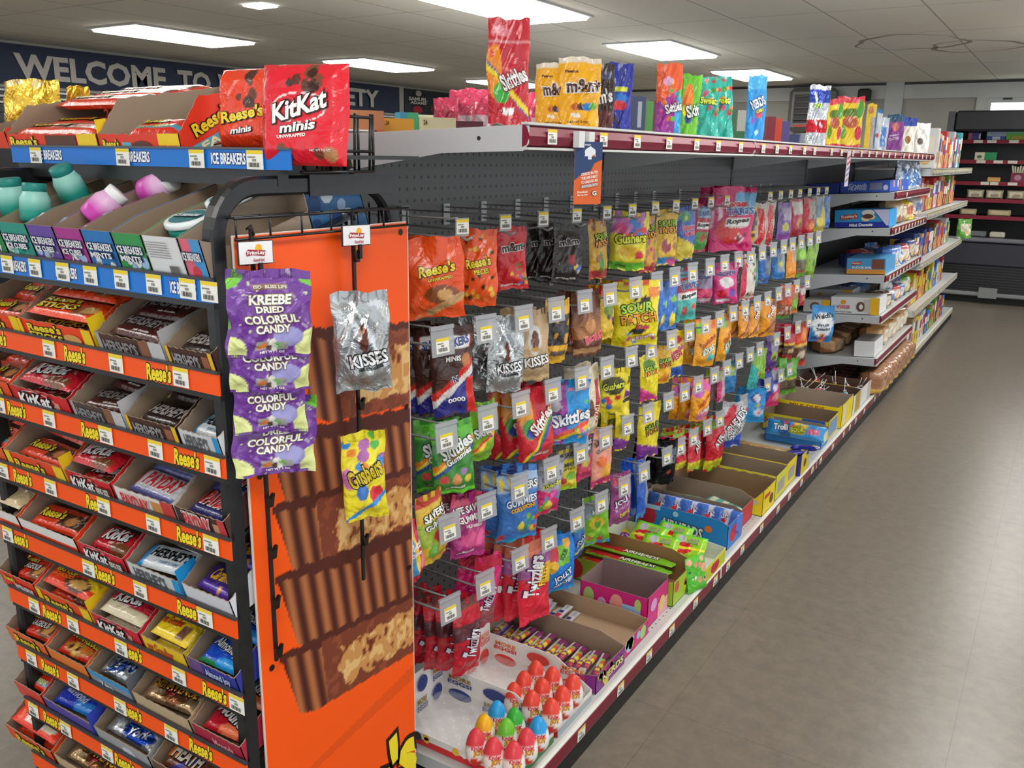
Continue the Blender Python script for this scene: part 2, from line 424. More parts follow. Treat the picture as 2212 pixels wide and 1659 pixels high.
def jag(p, q, n, a, rnd):
    out = []
    for i in range(n+1):
        t = i/n; x = p[0]+(q[0]-p[0])*t; y = p[1]+(q[1]-p[1])*t; out.append((x, y+(a if i % 2 else -a)*rnd.uniform(.3, 1)))
    return out
def carton(W_, L, hf, hb, hl, hr, cout, D=None, cin=BROWN, th=.0016, M=None, tear=.0, seed=0, cut=None, name='display_carton', cside=None, parent=None):
    """open tray: x across, y away from front, z up. D = dict front/back/left/right/inback/inleft/inright layers.
    cut=(y1,h1): side walls rise from hf at the front to hl/hr at y1"""
    D = D or {}; rnd = random.Random(seed); mb = MB()
    box(mb, 0, W_, 0, L, 0, th, cin, fc={0: cout})
    fp = [(0, 0), (W_, 0)]+([(W_, hf), (0, hf)] if not tear else [(W_, hf)]+jag((W_*.93, hf*.97), (W_*.07, hf*.97), 13, tear, rnd)+[(0, hf)])
    wall_panel(mb, fp, (0, 0, 0), (1, 0, 0), (0, 0, 1), (0, -1, 0), th, D.get('cf', cout), cin, D.get('front'), W_, hf)
    wall_panel(mb, [(0, 0), (W_, 0), (W_, hb), (0, hb)], (W_, L, 0), (-1, 0, 0), (0, 0, 1), (0, 1, 0), th, D.get('cb', cout), D.get('cinb', cin), D.get('back'), W_, hb, D.get('inback'))
    y1 = (cut or (L*.02,))[0]
    for sgn, hh, o, U, N, kk in ((1, hr, (W_, 0, 0), (0, 1, 0), (1, 0, 0), 'right'), (-1, hl, (0, L, 0), (0, -1, 0), (-1, 0, 0), 'left')):
        ys = [(0, 0), (L, 0), (L, min(hh, hb) if hh < hb else hh)]
        if hh < hb-.001: ys += [(L*.96, hh)]
        if tear: ys += jag((y1+(L-y1)*.5, hh), (y1, hh), 7, tear*.8, rnd)[::1]+jag((y1, hh), (0.002, hf), 7, tear*.8, rnd)
        else: ys += [(y1, hh)]
        ys += [(0, hf)]
        if hf > hh: ys = [(0, 0), (L, 0), (L, hh), (y1, hh), (0, hf)]
        if sgn < 0: ys = [(L-a, b) for a, b in ys][::-1]
        wall_panel(mb, ys, o, U, (0, 0, 1), N, th, D.get('c'+kk[0], cside or cout), cin, D.get(kk), L, hh, D.get('in'+kk))
    o = mb.obj(name, 'printed_carton', parent, M)
    return o
# ---------------------------------------------------------------- printed designs (base colour, layers, back colour, finish)
Y, K, Wt = 'ffe04a', '1c1410', 'f2f2ee'
def tx(s, cu, cv, tw, th, col=Wt, outl=None, rot=0, shear=0, arc=0): return ('t', s, cu, cv, tw, th, col, outl, rot, shear, arc)
SPL = ['e8452c', '3f9be0', '58b947', 'f2a32c', 'b55bb0']
DES = {
 'reese_cups': ('f4551c', [('e', .62, .3, .3, .12, '8a4a25'), ('e', .68, .3, .14, .07, 'd9a35c'), ('d', .5, .1, .35, .05, 'c9a06a'), ('n', 1.6, 1.05, 'ff6a30', 3), tx("Reese's", .55, .62, .6, .13, 'f3dc33', '4a2410', 8), tx('UNWRAPPED', .62, .5, .42, .035, 'f3dc33', '4a2410', 6)]),
 'reese_pieces': ('f25a1e', [('s', 16, 5, .06, ['4a2a17', 'f1c440', 'f07d28'], (.2, .9, .08, .4)), ('s', 7, 9, .05, ['4a2a17', 'f1c440'], (.2, .9, .7, .95)), tx("Reese's", .52, .58, .66, .12, 'f3dc33', '4a2410', 12), tx('PIECES', .6, .46, .4, .06, 'f3dc33', '4a2410', 10)]),
 'mm_red': ('d4222c', [('s', 8, 4, .07, ['2f7d3c', '3b6cc2', 'e7c23a', 'e2702c'], (.5, .95, .1, .26)), ('e', .75, .36, .09, .06, '2f8f46'), ('n', 1.8, 1.1, 'e2333c', 5), tx('m&m', .58, .68, .62, .12, '3a1c10', 'f4f4f0', 4), tx("'s", .93, .7, .1, .06, '3a1c10', 'f4f4f0'), tx('SHARING SIZE', .45, .08, .6, .03)]),
 'mm_black': ('241a1a', [('e', .62, .4, .13, .09, 'a8202a'), ('s', 5, 4, .08, ['3b6cc2', 'e7c23a', 'c4c4c0'], (.35, .9, .2, .3)), ('n', 2.2, 1.1, '3a2c2c', 5), tx('m&m', .5, .7, .66, .1, '2a2020', 'e9e9e9', 8), tx('SHARING SIZE', .5, .08, .7, .03)]),
 'sour_brown': ('c99a20', [('b', 0, .17, 'b02a34'), ('b', .92, 1, 'b0303a'), ('e', .5, .3, .16, .16, '4f8c2c'), ('n', 1.5, .5, '8c4a20', 8), tx('SOUR', .6, .72, .7, .09, 'a9cf3a', K, 4), tx('PATCH', .6, .6, .7, .09, 'f0a23a', K, 4)]),
 'gushers_green': ('f0e33a', [('b', 0, .16, '6cc63a'), ('b', .93, 1, '76d43c'), ('h', .62, 0, 'c678c0'), ('s', 14, 3, .13, ['4a8fe0', 'e65f8f', 'f2e23a', 'e8452c'], (0, 1, .55, .95)), ('e', .45, .33, .33, .1, 'e6b820'), ('e', .78, .27, .14, .07, 'd8263c'), tx('Gushers', .52, .56, .86, .15, 'e8ef3a', K, 6, .1), tx('SOUR', .3, .08, .3, .04, '2c6a1c')]),
 'gushers': ('f2e22e', [('s', 12, 7, .12, ['3f8fe0', '58b947', 'f08c2c', 'b46bb0'], (0, 1, .6, .97)), ('e', .75, .3, .17, .1, 'd8303c'), ('e', .4, .34, .15, .09, '3f7fd0'), ('d', .4, .12, .3, .03, '2e8fe0'), ('e', .1, .5, .12, .12, 'd278b8'), tx('Gushers', .5, .55, .86, .18, 'd8c01c', K, 22, .1)]),
 'gushers_y2': ('f0dc28', [('e', .5, .62, .45, .2, '4a4a18'), ('s', 6, 2, .12, ['3b7fd0', 'd8303c'], (.1, .9, .15, .4)), tx('Gushers', .5, .62, .8, .14, 'd4de3a', K, 14)]),
 'sour_trop': ('e6b92a', [('b', 0, .14, '2f8ccc'), ('e', .8, .06, .3, .07, 'd24a8c'), ('e', .4, .35, .22, .12, 'a84a5c'), ('s', 5, 4, .1, ['b07830', 'f0d23c'], (.2, .9, .15, .5)), tx('SOUR', .5, .75, .8, .1, '9fd03a', K, 4), tx('PATCH', .5, .63, .8, .1, 'f4a23c', K, 4)]),
 'sour_mixed': ('dfa32a', [('n', 2, .3, 'b06f4a', 4), ('b', 0, .12, 'b52c48'), ('s', 7, 4, .1, ['8fae3a', 'c84a5a'], (.2, .9, .15, .5)), tx('SOUR', .5, .78, .8, .1, '9fd03a', K, 4), tx('PATCH', .5, .66, .8, .1, 'f4a23c', K, 4)]),
 'swirl_blue': ('4f6fc4', [('l', .36, -.2, 'e6cf4a'), ('e', .4, .82, .3, .1, '58a886'), ('s', 5, 2, .08, ['f0e04a', '3fae5a'], (.1, .9, .78, .95)), tx('Sour', .55, .62, .6, .1, 'e06078', 'f2d0d8', 5), tx('BITES', .6, .5, .5, .07, 'e06078', 'f2d0d8', 5)]),
 'tart_green': ('b02048', [('r', .12, .92, .05, .4, '46a046'), ('e', .55, .3, .2, .08, 'c03030'), ('r', .1, .95, .72, .95, '7fb6dc'), tx('TARTS', .5, .8, .8, .1, '1f5fa8', Wt, 5), ('r', .1, .95, .5, .62, 'eeeeea'), tx('Ropes', .5, .56, .7, .09, '1c1c1c', None, 5, .2)]),
 'tart_magenta': ('cf1f6c', [('r', .52, 1, .62, .9, '6fb4e2'), ('e', .45, .32, .3, .22, 'd0322c'), ('e', .2, .6, .04, .12, 'f4d0e0'), ('e', .06, .5, .02, .2, 'f4d0e0'), ('e', .68, .2, .1, .07, 'f0cdd8'), ('e', .68, .2, .07, .045, '7a1030'), ('e', .84, .25, .07, .05, '7a1030'), ('r', .36, .9, .4, .53, 'f2f2ee'), tx('Sweet', .56, .74, .62, .1, 'd8283c', Wt, 4, .1), tx('TARTS', .66, .62, .62, .1, '1f62b4', Wt, 3), tx('Ropes', .62, .465, .5, .09, '20242c', None, 6, .2), tx('SOFT & CHEWY', .62, .37, .4, .025)]),
 'tart_teal': ('54bcb4', [('b', .5, 1, 'c8304c'), ('r', .05, .95, .72, .93, '7fbce4'), ('r', .02, .98, .42, .54, 'eeeeea'), ('e', .3, .2, .14, .1, 'b04a40'), ('e', .75, .26, .12, .06, 'd04438'), ('b', 0, .04, '3fd0c4'), tx('Sweet', .45, .8, .7, .08, 'd8283c', Wt, 4), tx('TARTS', .52, .66, .84, .1, '1f62b4', Wt, 3), tx('Ropes', .52, .48, .7, .09, '20242c', None, 6, .2)]),
 'hichew_grey': ('8c7f9c', [('b', 0, .45, 'b82058'), ('r', .1, .9, .06, .16, 'd8c8d4'), ('e', .4, .35, .2, .1, 'd84a70'), tx('CHEW', .5, .8, .75, .09, '24307a', None, 3)]),
 'hichew_pink': ('e0408c', [('e', .55, .52, .3, .13, 'f4eef2'), ('b', 0, .04, 'c81c5c'), ('e', .35, .25, .26, .1, 'd41c3c'), ('e', .78, .26, .14, .09, '6a4aa8'), ('r', .1, .66, .06, .12, 'f4eef2'), tx('HI-CHEW', .55, .74, .76, .1, '2a2f86', 'f4eef2', 4)]),
 'lic_white': ('d8d0c4', [('b', .0, .05, 'b81c3c'), ('r', 0, .28, 0, 1, 'cc2450'), ('s', 9, 4, .09, ['4a2a20', 'a8662c', 'c8403c', '7a9a3a'], (.35, .95, .1, .8))]),
 'tw_red_w': ('cfc4b8', [('r', .2, .75, 0, .88, 'd8242c'), tx('Twizzlers', .5, .45, .6, .12, 'f0c8c0', None, 75)]),
 'purple_nut': ('7c5aa4', [('r', .3, .95, .55, .85, 'b4a8c4'), ('e', .5, .35, .25, .1, 'c4bc4a'), ('b', 0, .12, 'a04ab0')]),
 'red_nut': ('c03048', [('r', .2, .95, .6, .9, 'd8d4cc'), ('e', .6, .35, .25, .12, 'c89a3c'), ('d', .5, .2, .6, .06, '8c4030')]),
 'red_mix': ('d02434', [('r', .3, 1, .45, .95, 'a0988c'), ('e', .6, .3, .22, .1, 'f0962c'), ('e', .7, .5, .14, .08, '5a1c18')]),
 'yel_blue': ('c8b83c', [('h', .5, .9, '7f95a8'), ('e', .4, .3, .3, .12, 'e0d24a')]),
 'blue_film': ('2f68c0', [('n', 1.6, .7, '7f8898', 3), ('r', .4, .9, .3, .8, '6d7c80')]),
 'blue_film2': ('2c7cc4', [('r', .35, .95, .25, .85, '8c98a8'), ('e', .6, .5, .2, .1, 'c8c44a')]),
 'orange_film': ('f49a1c', [('r', .6, .9, .45, .92, 'b0a498'), ('n', 2, 1, 'e0861c', 2)]),
 'green_mix': ('6fae2e', [('b', .2, .5, '6a6048'), ('b', .15, .22, 'c43c3c'), ('e', .5, .7, .3, .15, 'a0d848')]),
 'teal_film': ('3a8c80', [('n', 1.6, .4, '6a9a90', 3)]),
 'snickers_m': ('4a2a22', [('l', .46, .35, 'd8281e'), ('l', .38, .35, 'eae6e2'), ('l', .3, .35, '2c2c8c'), ('r', .78, 1, 0, .42, 'd8281e'), ('r', .1, .92, .74, .88, 'd02c30'), ('r', .13, .89, .75, .87, 'f0f0f0'), ('e', .82, .62, .12, .07, 'c07a3a'), tx('SNICKERS', .52, .81, .7, .085, '24408c', None, 12), tx('MINIS', .5, .65, .34, .05), ('r', .35, .6, .42, .56, '4a2a22'), tx('N', .5, .42, .12, .07, '24408c', Wt, 12), tx('0000', .5, .19, .42, .05)]),
 'kiss_silver': ('b4b8ba', [('e', .5, .58, .24, .2, '8f9498'), ('e', .52, .55, .1, .14, '6a4032'), ('n', 2.4, .7, 'd6dadc', 3), ('d', .6, .6, -1.2, .03, 'dfe6ee'), tx('KISSES', .58, .34, .72, .12, 'eeeeee', '2c2c30', 5), tx('milk chocolate', .6, .25, .5, .04, '3c3c40', None, 4)], None, 'foil_film'),
 'kiss_tan': ('bfa27a', [('e', .5, .58, .22, .2, 'cfd0d0'), ('e', .5, .56, .12, .14, '6a3a28'), ('e', .5, .46, .16, .04, 'c89a58'), ('b', 0, .08, 'd4b888'), tx('KISSES', .52, .3, .8, .12, 'f2f0ec', '3a2418', 4), tx('with almonds', .52, .22, .5, .03, '4a3020', None, 4)]),
 'yellow_black': ('e8b020', [('b', .3, .78, '2a2628'), ('n', 1.7, .7, 'c89420', 4), ('r', .15, .85, .12, .2, '6a5a4a')]),
 'rolo': ('6a3a26', [('gb', .3, .75, 'b07038', '5c3020'), ('e', .55, .48, .2, .1, 'c88a50'), ('r', .5, .57, .5, .82, 'a8703c'), ('b', .06, .14, 'c89868'), tx('ROLO', .62, .3, .66, .1, 'e8405c', 'f2c0c4', 12, .2)]),
 'sour_thin': ('d8b01c', [('b', .8, 1, 'c02c34'), ('e', .5, .55, .35, .16, '6a8a1c'), ('s', 6, 4, .14, ['3a2a14', 'c0508c', 'e8d23a'], (.1, .9, .1, .5))]),
 'sour_extreme': ('f3e11c', [('h', .93, -.1, 'e03a34'), ('b', .97, 1, 'e03a34'), ('s', 6, 4, .055, [K], (.25, .75, .66, .74)), ('s', 6, 5, .05, ['3f9be0', 'd8508c', '58b947', 'f0962c'], (.1, .95, .04, .22)), ('e', .5, .24, .2, .05, K), ('e', .87, .82, .14, .09, 'f08c3c'), tx('SOUR', .5, .6, .7, .13, 'b2e03a', K, 5), tx('PATCH', .52, .43, .8, .13, 'f8a63c', K, 5), tx('Kids', .6, .3, .3, .06, 'e23a50', K), tx('eXtreme', .66, .14, .5, .07, Wt, 'd0282c', 12)]),
 'blue_pine': ('2a6cc8', [('e', .7, .6, .2, .07, '7cc042'), ('e', .65, .2, .25, .14, 'e8d42c'), ('n', 1.7, .9, '5a94e0', 4)]),
 'skit_gummy': ('3a8c34', [('b', .72, 1, '5cb830'), ('d', .5, .55, .35, .05, 'f08c28'), ('d', .5, .5, .35, .03, 'e8d43a'), ('d', .5, .46, .35, .03, '2c4c90'), ('e', .2, .24, .1, .06, 'd84a4c'), ('e', .5, .22, .12, .07, 'e0905c'), ('e', .72, .32, .08, .05, 'b088c8'), ('e', .82, .2, .09, .06, 'e8d84a'), ('b', 0, .06, '6cd22c'), tx('Skittles', .55, .66, .8, .16, 'f0f0ee', '2c4c28', 22), tx('Gummies', .6, .53, .66, .08, 'f0f0ee', '2c4c28', 22), tx('GUMMIES', .5, .1, .5, .03)]),
 'skit_lime': ('7cb422', [('h', .85, 0, '4c9c2c'), ('d', .5, .35, .4, .05, 'e03c2c'), ('d', .5, .3, .4, .04, 'f0c82c'), ('s', 6, 2, .06, ['7c3ca0', 'e8642c', '2c8cd0'], (.6, .95, .4, .65)), tx('Skittles', .52, .55, .84, .15, 'f2f2ee', '34581c', 14), tx('SOUR', .6, .8, .5, .08, 'f2f2ee', '34581c')]),
 'skit_red': ('d02430', [('e', .2, .68, .18, .24, 'f0a028'), ('e', .26, .46, .16, .14, '3ca040'), ('e', .3, .4, .14, .07, '2c4ca0'), ('d', .6, .36, .8, .05, 'f0d02c'), ('d', .6, .3, .8, .04, '3c9c40'), ('d', .6, .26, .8, .03, '2c4ca0'), ('b', .96, 1, 'a81828'), tx('Skittles', .6, .55, .7, .16, 'f2f2ee', 'a01824', 38), tx('SHARE SIZE', .55, .1, .5, .035)]),
 'skit_blue': ('1e94dc', [('r', 0, .42, 0, 1, '9a3a9c'), ('d', .5, .2, .25, .06, 'e84c2c'), ('d', .5, .15, .25, .04, 'f0d02c'), ('s', 12, 2, .05, ['e8cc2c', '58b947', 'e05c9c', 'f08028'], (.6, .98, .1, .75)), ('e', .12, .62, .16, .11, 'b8b4c0'), tx('Skittles', .52, .43, .9, .17, 'f4f4f2', '1c5c98', 12), tx('SMOOTHIES', .68, .85, .44, .05, 'f09ac8', None, 3), tx('Gummies', .2, .07, .3, .04)]),
 'cream_own': ('e4d8c0', [('r', .55, .8, .2, .8, 'c8283c'), tx('OWN', .66, .35, .4, .12, 'f0e8dc', None, 80), ('e', .3, .45, .14, .12, '6a3a2c')]),
 'sour_tall': ('f0dc20', [('l', .2, -.25, 'e23c98'), ('n', 1.6, .9, 'c8b81c', 6), ('e', .5, .8, .35, .1, '5c8c20'), tx('SOUR', .55, .72, .7, .08, 'a8d83a', K, 6), tx('PATCH', .55, .62, .7, .08, 'f4a23c', K, 6)]),
 'sour_oran': ('f0b81c', [('e', .5, .15, .3, .12, 'e88c2c'), ('n', 1.6, .8, '8a5a20', 6), tx('SOUR', .5, .62, .8, .1, '8cc43a', K, 4), tx('PATCH', .5, .5, .8, .1, 'c86a2c', K, 4)]),
 'swed_yel': ('f2d422', [('b', 0, .26, '1c54b4'), ('e', .5, .8, .3, .1, 'c82c30'), tx('Swedish', .5, .6, .84, .12, 'c8283c', Wt, 20), tx('FISH', .5, .47, .6, .1, 'c8283c', Wt, 20)]),
 'star_orange': ('f6a81c', [('h', .86, -.1, 'f07c28'), ('e', .2, .82, .25, .12, '78cc30'), ('e', .75, .2, .2, .08, '5ac0c4'), tx('Starburst', .58, .56, .84, .12, 'c84c1c', 'f8d060', 35), tx('SOURS', .6, .36, .6, .12, 'f2f2e8', '3aa0a8', 25)]),
 'star_pink': ('f5a41e', [('h', .78, -.25, 'e860a8'), ('e', .3, .7, .3, .12, 'c85ab8'), ('e', .6, .15, .35, .14, 'f088a8'), tx('Starburst', .6, .5, .8, .1, 'c84c1c', None, 40), tx('GUMMIES', .66, .28, .6, .08, Wt, 'd04480', 25)]),
 'trolli': ('f4a01e', [('r', .55, 1, .1, .6, 'c88c50'), ('d', .7, .35, .5, .05, '9c4a3c'), ('e', .8, .85, .2, .1, '8c4030'), tx('Trolli', .62, .66, .62, .16, Wt, '9c2830', 60)]),
 'trail': ('e05a1e', [('b', 0, .1, '3c8c2c'), ('b', .1, .4, '9c5a30'), ('s', 16, 3, .08, ['d8d0b8', 'b03028', 'f0e8d8', '5a3018'], (.05, .95, .1, .4)), ('r', .1, .9, .6, .9, 'b05038')]),
 'trail_green': ('a07c30', [('b', 0, .1, 'e87c1c'), ('e', .5, .35, .45, .16, '78b830'), ('b', .85, 1, 'a87838')]),
 'welch': ('2488cc', [('e', .5, .48, .44, .34, 'e8ecee'), ('s', 9, 3, .09, ['c83848', 'e8a03c', '5a3c88', 'd85c70'], (.05, .95, .04, .22)), tx("Welch's", .52, .72, .8, .13, '20303c', None, 8), tx('Fruit', .54, .48, .5, .08, '2c4c6c', None, 4), tx('Snacks', .54, .37, .6, .08, '2c4c6c', None, 4)]),
 'ls_yel': ('d8b02c', [('b', .84, 1, 'c03828'), ('b', .3, .62, '9ab03a'), ('e', .6, .4, .2, .1, 'c82c30'), ('e', .3, .2, .2, .1, '68a838'), tx('SAVERS', .55, .7, .8, .09, 'eeeeea', '2c2c2c', 6), tx('GUMMIES', .55, .58, .8, .07, 'eeeeea', '2c2c2c', 6)]),
 'ls_pink_r': ('d0245c', [('r', 0, .3, 0, 1, '2c8cc8'), ('r', .3, .5, 0, 1, 'f0c828'), ('b', 0, .12, 'b81c34'), ('e', .7, .3, .2, .12, 'f07ca0'), tx('Skittles', .5, .6, .9, .1, Wt, None, 0), tx('Gummies', .5, .48, .8, .06, Wt, None, 0)]),
 'ls_mag': ('b82c80', [('b', .8, 1, 'c84868'), ('e', .6, .32, .36, .16, 'd8508c'), ('e', .25, .45, .2, .1, '9c2870'), ('n', 1.7, .8, 'a02474', 3), tx('LIFE SAVERS', .52, .76, .9, .1, 'f0f0ec', '3c1c34', 8), tx('GUMMIES', .52, .62, .72, .09, 'f0f0ec', '8c1c60', 8), tx('WILD BERRIES', .6, .5, .5, .04), tx('GUMMIES', .4, .1, .5, .04)]),
 'ls_shark': ('3a78c4', [('b', .68, .95, '9cb8dc'), ('b', .93, 1, '1c2c68'), ('s', 12, 6, .08, ['e8d82c', 'd83038', '7cb83c', '2c8c8c'], (.05, .95, .04, .34)), ('e', .1, .8, .05, .09, 'e8cc2c'), ('e', .3, .82, .05, .1, 'e8cc2c'), ('b', 0, .04, '2cb0d0'), tx('SAVERS', .62, .74, .66, .09, 'f2f2f0', '1c2450', 6), tx('GUMMIES', .54, .56, .8, .09, 'dce4f0', '24407c', 6), tx('COLLISIONS', .56, .47, .66, .05, 'e8c82c', 'b82c2c', 8)]),
 'nerd_grey': ('a8a8b4', [('l', .4, -.2, 'd0246c'), ('s', 9, 5, .12, ['e8d03c', '3c9cd0', 'e05cb0', '58b947'], (.1, .95, .1, .6)), ('b', 0, .05, 'e0285c'), tx('GUMMIES', .5, .7, .8, .08, '5c5c68', None, 10), tx('nerds', .55, .58, .6, .07, 'd8e03c', '3c3c48', 10)]),
 'gum_yel': ('d8c828', [('b', 0, .06, '8cd820'), ('b', .75, 1, '8c8c88'), ('e', .7, .35, .25, .1, '7cb42c'), ('e', .3, .25, .2, .08, 'c83c2c'), tx('LIFE SAVERS', .5, .85, .9, .1, '34342c', None, 6), tx('GUMMIES', .5, .62, .8, .09, '34342c', None, 6), tx('EXOTICS', .5, .52, .7, .05, '6a5c1c', None, 6)]),
 'gum_pink': ('c02860', [('b', .55, 1, '50505c'), ('e', .5, .4, .3, .12, 'c8b03c'), ('e', .3, .25, .2, .08, 'd84c5c'), tx('SAVERS', .5, .8, .8, .08, 'd8d8d4', None, 6), tx('SOURS', .5, .68, .7, .07, 'd8d8d4', None, 6)]),
 'ls_peach': ('f0a088', [('b', 0, .16, 'e0287c'), ('e', .4, .45, .25, .1, 'f0783c'), ('e', .65, .25, .3, .12, 'f0b03c'), ('l', .1, .2, 'd81c6c'), tx('SAVERS', .55, .78, .8, .07, '484850', None, 8), tx('GUMMIES', .55, .66, .8, .06, '686870', None, 8)]),
 'sp_purp': ('ecd820', [('l', .24, -.15, '8c34a0'), ('l', .12, -.15, '7c2c98'), ('n', 1.7, 1, 'b8a818', 6), tx('SOUR', .6, .6, .7, .08, '7c9c24', K, 6), tx('PATCH', .6, .5, .7, .08, 'a8702c', K, 6)]),
 'side_pink': ('c82468', [('b', .62, 1, 'a0b03c'), ('r', .35, .7, 0, 1, 'b8a8b0')]),
 'side_blue': ('2478b8', [('b', .55, 1, '7fa8b4'), ('e', .5, .75, .3, .08, 'd0d83c'), ('e', .5, .6, .3, .05, '9cc03c')]),
 'teal_grn': ('2cb0a8', [('h', .55, -.3, '8cc42c'), ('e', .7, .42, .14, .06, 'f09c2c')]),
 'lime_film': ('8cbc2c', [('n', 1.7, .5, '6c8c3c', 3)]),
 'purp_film': ('5c2c8c', [('r', .35, .95, .45, .95, '9c94ac'), ('e', .6, .35, .3, .14, '9cac3c'), ('e', .6, .3, .18, .08, '4c2c2c')]),
 'red_brown': ('b82438', [('b', 0, .14, 'c42c2c'), ('b', .14, .45, '4c2c24'), ('b', .4, .45, 'e8c83c'), ('e', .5, .25, .3, .08, 'c8a878')]),
 'red_yel2': ('e03c20', [('b', 0, .12, 'd83c28'), ('b', .12, .5, '5c3424'), ('b', .46, .52, 'f0d048'), ('e', .6, .7, .25, .14, 'f08c2c'), ('e', .5, .28, .3, .08, 'd8c8a8')]),
 'twiz_red': ('c81c30', [('r', .0, 1, .86, 1, '7c5450'), ('b', .5, .68, '5c2c34'), ('b', .84, .87, 'd83030'), tx('Twizzlers', .56, .42, .86, .2, 'e8e8ee', '40204c', 72, .1)]),
 'twiz_pink': ('d0206c', [('b', .0, .3, '9c5058'), ('b', .82, 1, 'b81c38'), tx('Twizzlers', .56, .42, .8, .18, 'e0e0ea', '40204c', 72, .1)]),
 'twiz_fruit': ('e0243c', [('b', .52, 1, 'a4609c'), ('h', .75, .1, 'f08c6c'), ('r', .62, 1, .4, .62, 'f0c020'), ('b', 0, .05, 'e83850'), tx('Twizzlers', .4, .52, 1.05, .19, 'f2f2f0', '40204c', 82, .1), tx('FILLED', .7, .5, .5, .1, 'f0d030', 'b84c1c', 82)]),
 'twiz_fruit_s': ('e0243c', [('b', .52, 1, '9c5c94'), ('e', .5, .62, .3, .08, '84447c'), ('b', 0, .05, 'c83048'), tx('T', .4, .16, .3, .1, 'e8e8ee', None, 82)]),
 'jolly_blue': ('1c80d8', [('e', .3, .72, .22, .16, 'c8283c'), ('r', .45, .8, .5, .82, '7cc43c'), ('e', .25, .5, .2, .1, 'f0c02c'), ('e', .75, .84, .12, .1, 'f0b040'), ('b', 0, .04, '2cb0f0'), tx('SOUR', .62, .66, .3, .07, '1c4c2c', None, 60), tx('JOLLY', .58, .3, .62, .12, 'f2f4f6', '1c2c6c', 18), tx('RANCHER', .6, .19, .62, .06, 'f2f4f6', '1c2c6c', 16)]),
 'jolly_dk': ('2464b0', [('b', .7, .9, '2c8c7c'), tx('JOLLY', .5, .45, .8, .12, 'd8d8dc', '1c2c5c', 20), ('d', .5, .25, .3, .04, 'd8d02c')]),
 'jolly_green': ('7cbc28', [('b', .8, 1, '1c5cb8'), ('h', .62, .2, '808c94'), ('e', .5, .45, .3, .12, 'd8c02c'), ('r', 0, .09, 0, 1, 'd0dcd8'), ('b', 0, .05, '2c8ce0'), ('s', 7, 3, .12, ['a8dc4c', '5c9c2c', 'd86c4c'], (.1, .95, .1, .45)), tx('SOUR', .6, .7, .5, .07, Wt, '2c2c2c', 10)]),
 'jolly_purp': ('9c3c84', [('e', .5, .85, .4, .1, 'c83c50'), tx('JOLLY', .55, .48, .84, .12, 'e8e8ee', '3c1c4c', 12), tx('RANCHER', .55, .36, .8, .06, 'c0a8c8', None, 12), tx('CHEWS', .6, .22, .5, .07, 'd8d83c', None, 12)]),
 'blue_side': ('2058c0', [('b', 0, .15, '2c7ce8'), ('r', .6, 1, .15, .95, '8c949c')]),
 'black_film': ('141418', [('r', .4, .95, .5, .8, '6c7480'), ('e', .6, .3, .1, .05, 'c85c3c'), ('n', 2.2, 1, '4c4c54', 3)], None, 'foil_film'),
 'air_red': ('cc1c30', [('b', 0, .2, 'd8d02c'), ('b', 0, .06, '7cc42c'), ('h', .82, 0, '8cae30'), ('n', 1.6, 1.1, 'e03040', 4), tx('AIR', .6, .55, .6, .14, 'd8d8dc', K, 50)]),
 'air_white': ('c4c4cc', [('n', 1.4, .5, 'cc2438', 8), ('e', .35, .6, .3, .16, 'd02436'), ('l', .2, .3, '3c5cd0'), tx('AIRHEADS', .56, .55, 1.1, .2, 'f0f0f2', '24242c', 55), tx('XTREMES', .76, .42, .8, .12, 'd8dce0', '24242c', 55)]),
 'blue_gum': ('2494dc', [('e', .55, .7, .3, .14, '3c4c98'), ('e', .6, .7, .18, .1, 'dcdce4'), ('e', .65, .5, .1, .06, 'd8c83c'), ('e', .7, .3, .25, .1, 'c8c8d4'), ('e', .75, .28, .1, .05, 'b83c48')]),
 'pink_gum': ('d82468', [('h', .45, .6, '34409c'), ('r', .5, .95, .7, .95, 'a8a8b4'), ('e', .6, .5, .2, .08, 'd8dcf0'), ('e', .65, .25, .25, .1, 'd88c94')]),
 'green_bar': ('4c9c2c', [('b', .12, .42, '54402c'), ('b', .4, .46, 'c8d03c'), ('b', 0, .1, '6ca83c'), ('r', .4, .9, .6, .95, '6cac3c')]),
 # clip strip
 'bliss': ('6c3494', [('n', 9, .75, '8c5cb0', 12), ('n', 6, 1.2, 'b9a8c8', 19), ('n', 11, 1.25, 'd8e0a8', 9), ('e', .0, .98, .2, .2, '74c43c'), ('e', 1.0, .98, .18, .15, '74c43c'), ('e', .0, .02, .22, .22, 'e2ea9c'), ('e', 1.0, .06, .2, .28, 'e2ea9c'), ('e', .7, .24, .2, .12, '9c98d0'), ('r', .3, .72, .1, .19, '9c9c98'), ('s', 7, 3, .045, ['5cc03c', 'e8e4dc', 'd87c3c', '4c4444'], (.32, .7, .11, .18)), ('r', .28, .7, .78, .84, '8c6c5c'), tx('GO  BLISS LIFE', .5, .81, .4, .035, 'dcd8c8'), tx('KREEBE', .5, .67, .5, .1, 'f2f0ea', '8a7a3c', 2), tx('DRIED', .5, .56, .34, .065, 'f2f0ea', '8a7a3c', 2), tx('COLORFUL', .5, .45, .68, .085, 'f2f0ea', '8a7a3c', 3), tx('CANDY', .5, .34, .44, .085, 'f2f0ea', '8a7a3c', 3), tx('NET WT 1 OZ', .52, .065, .3, .025, 'f2f0ea')]),
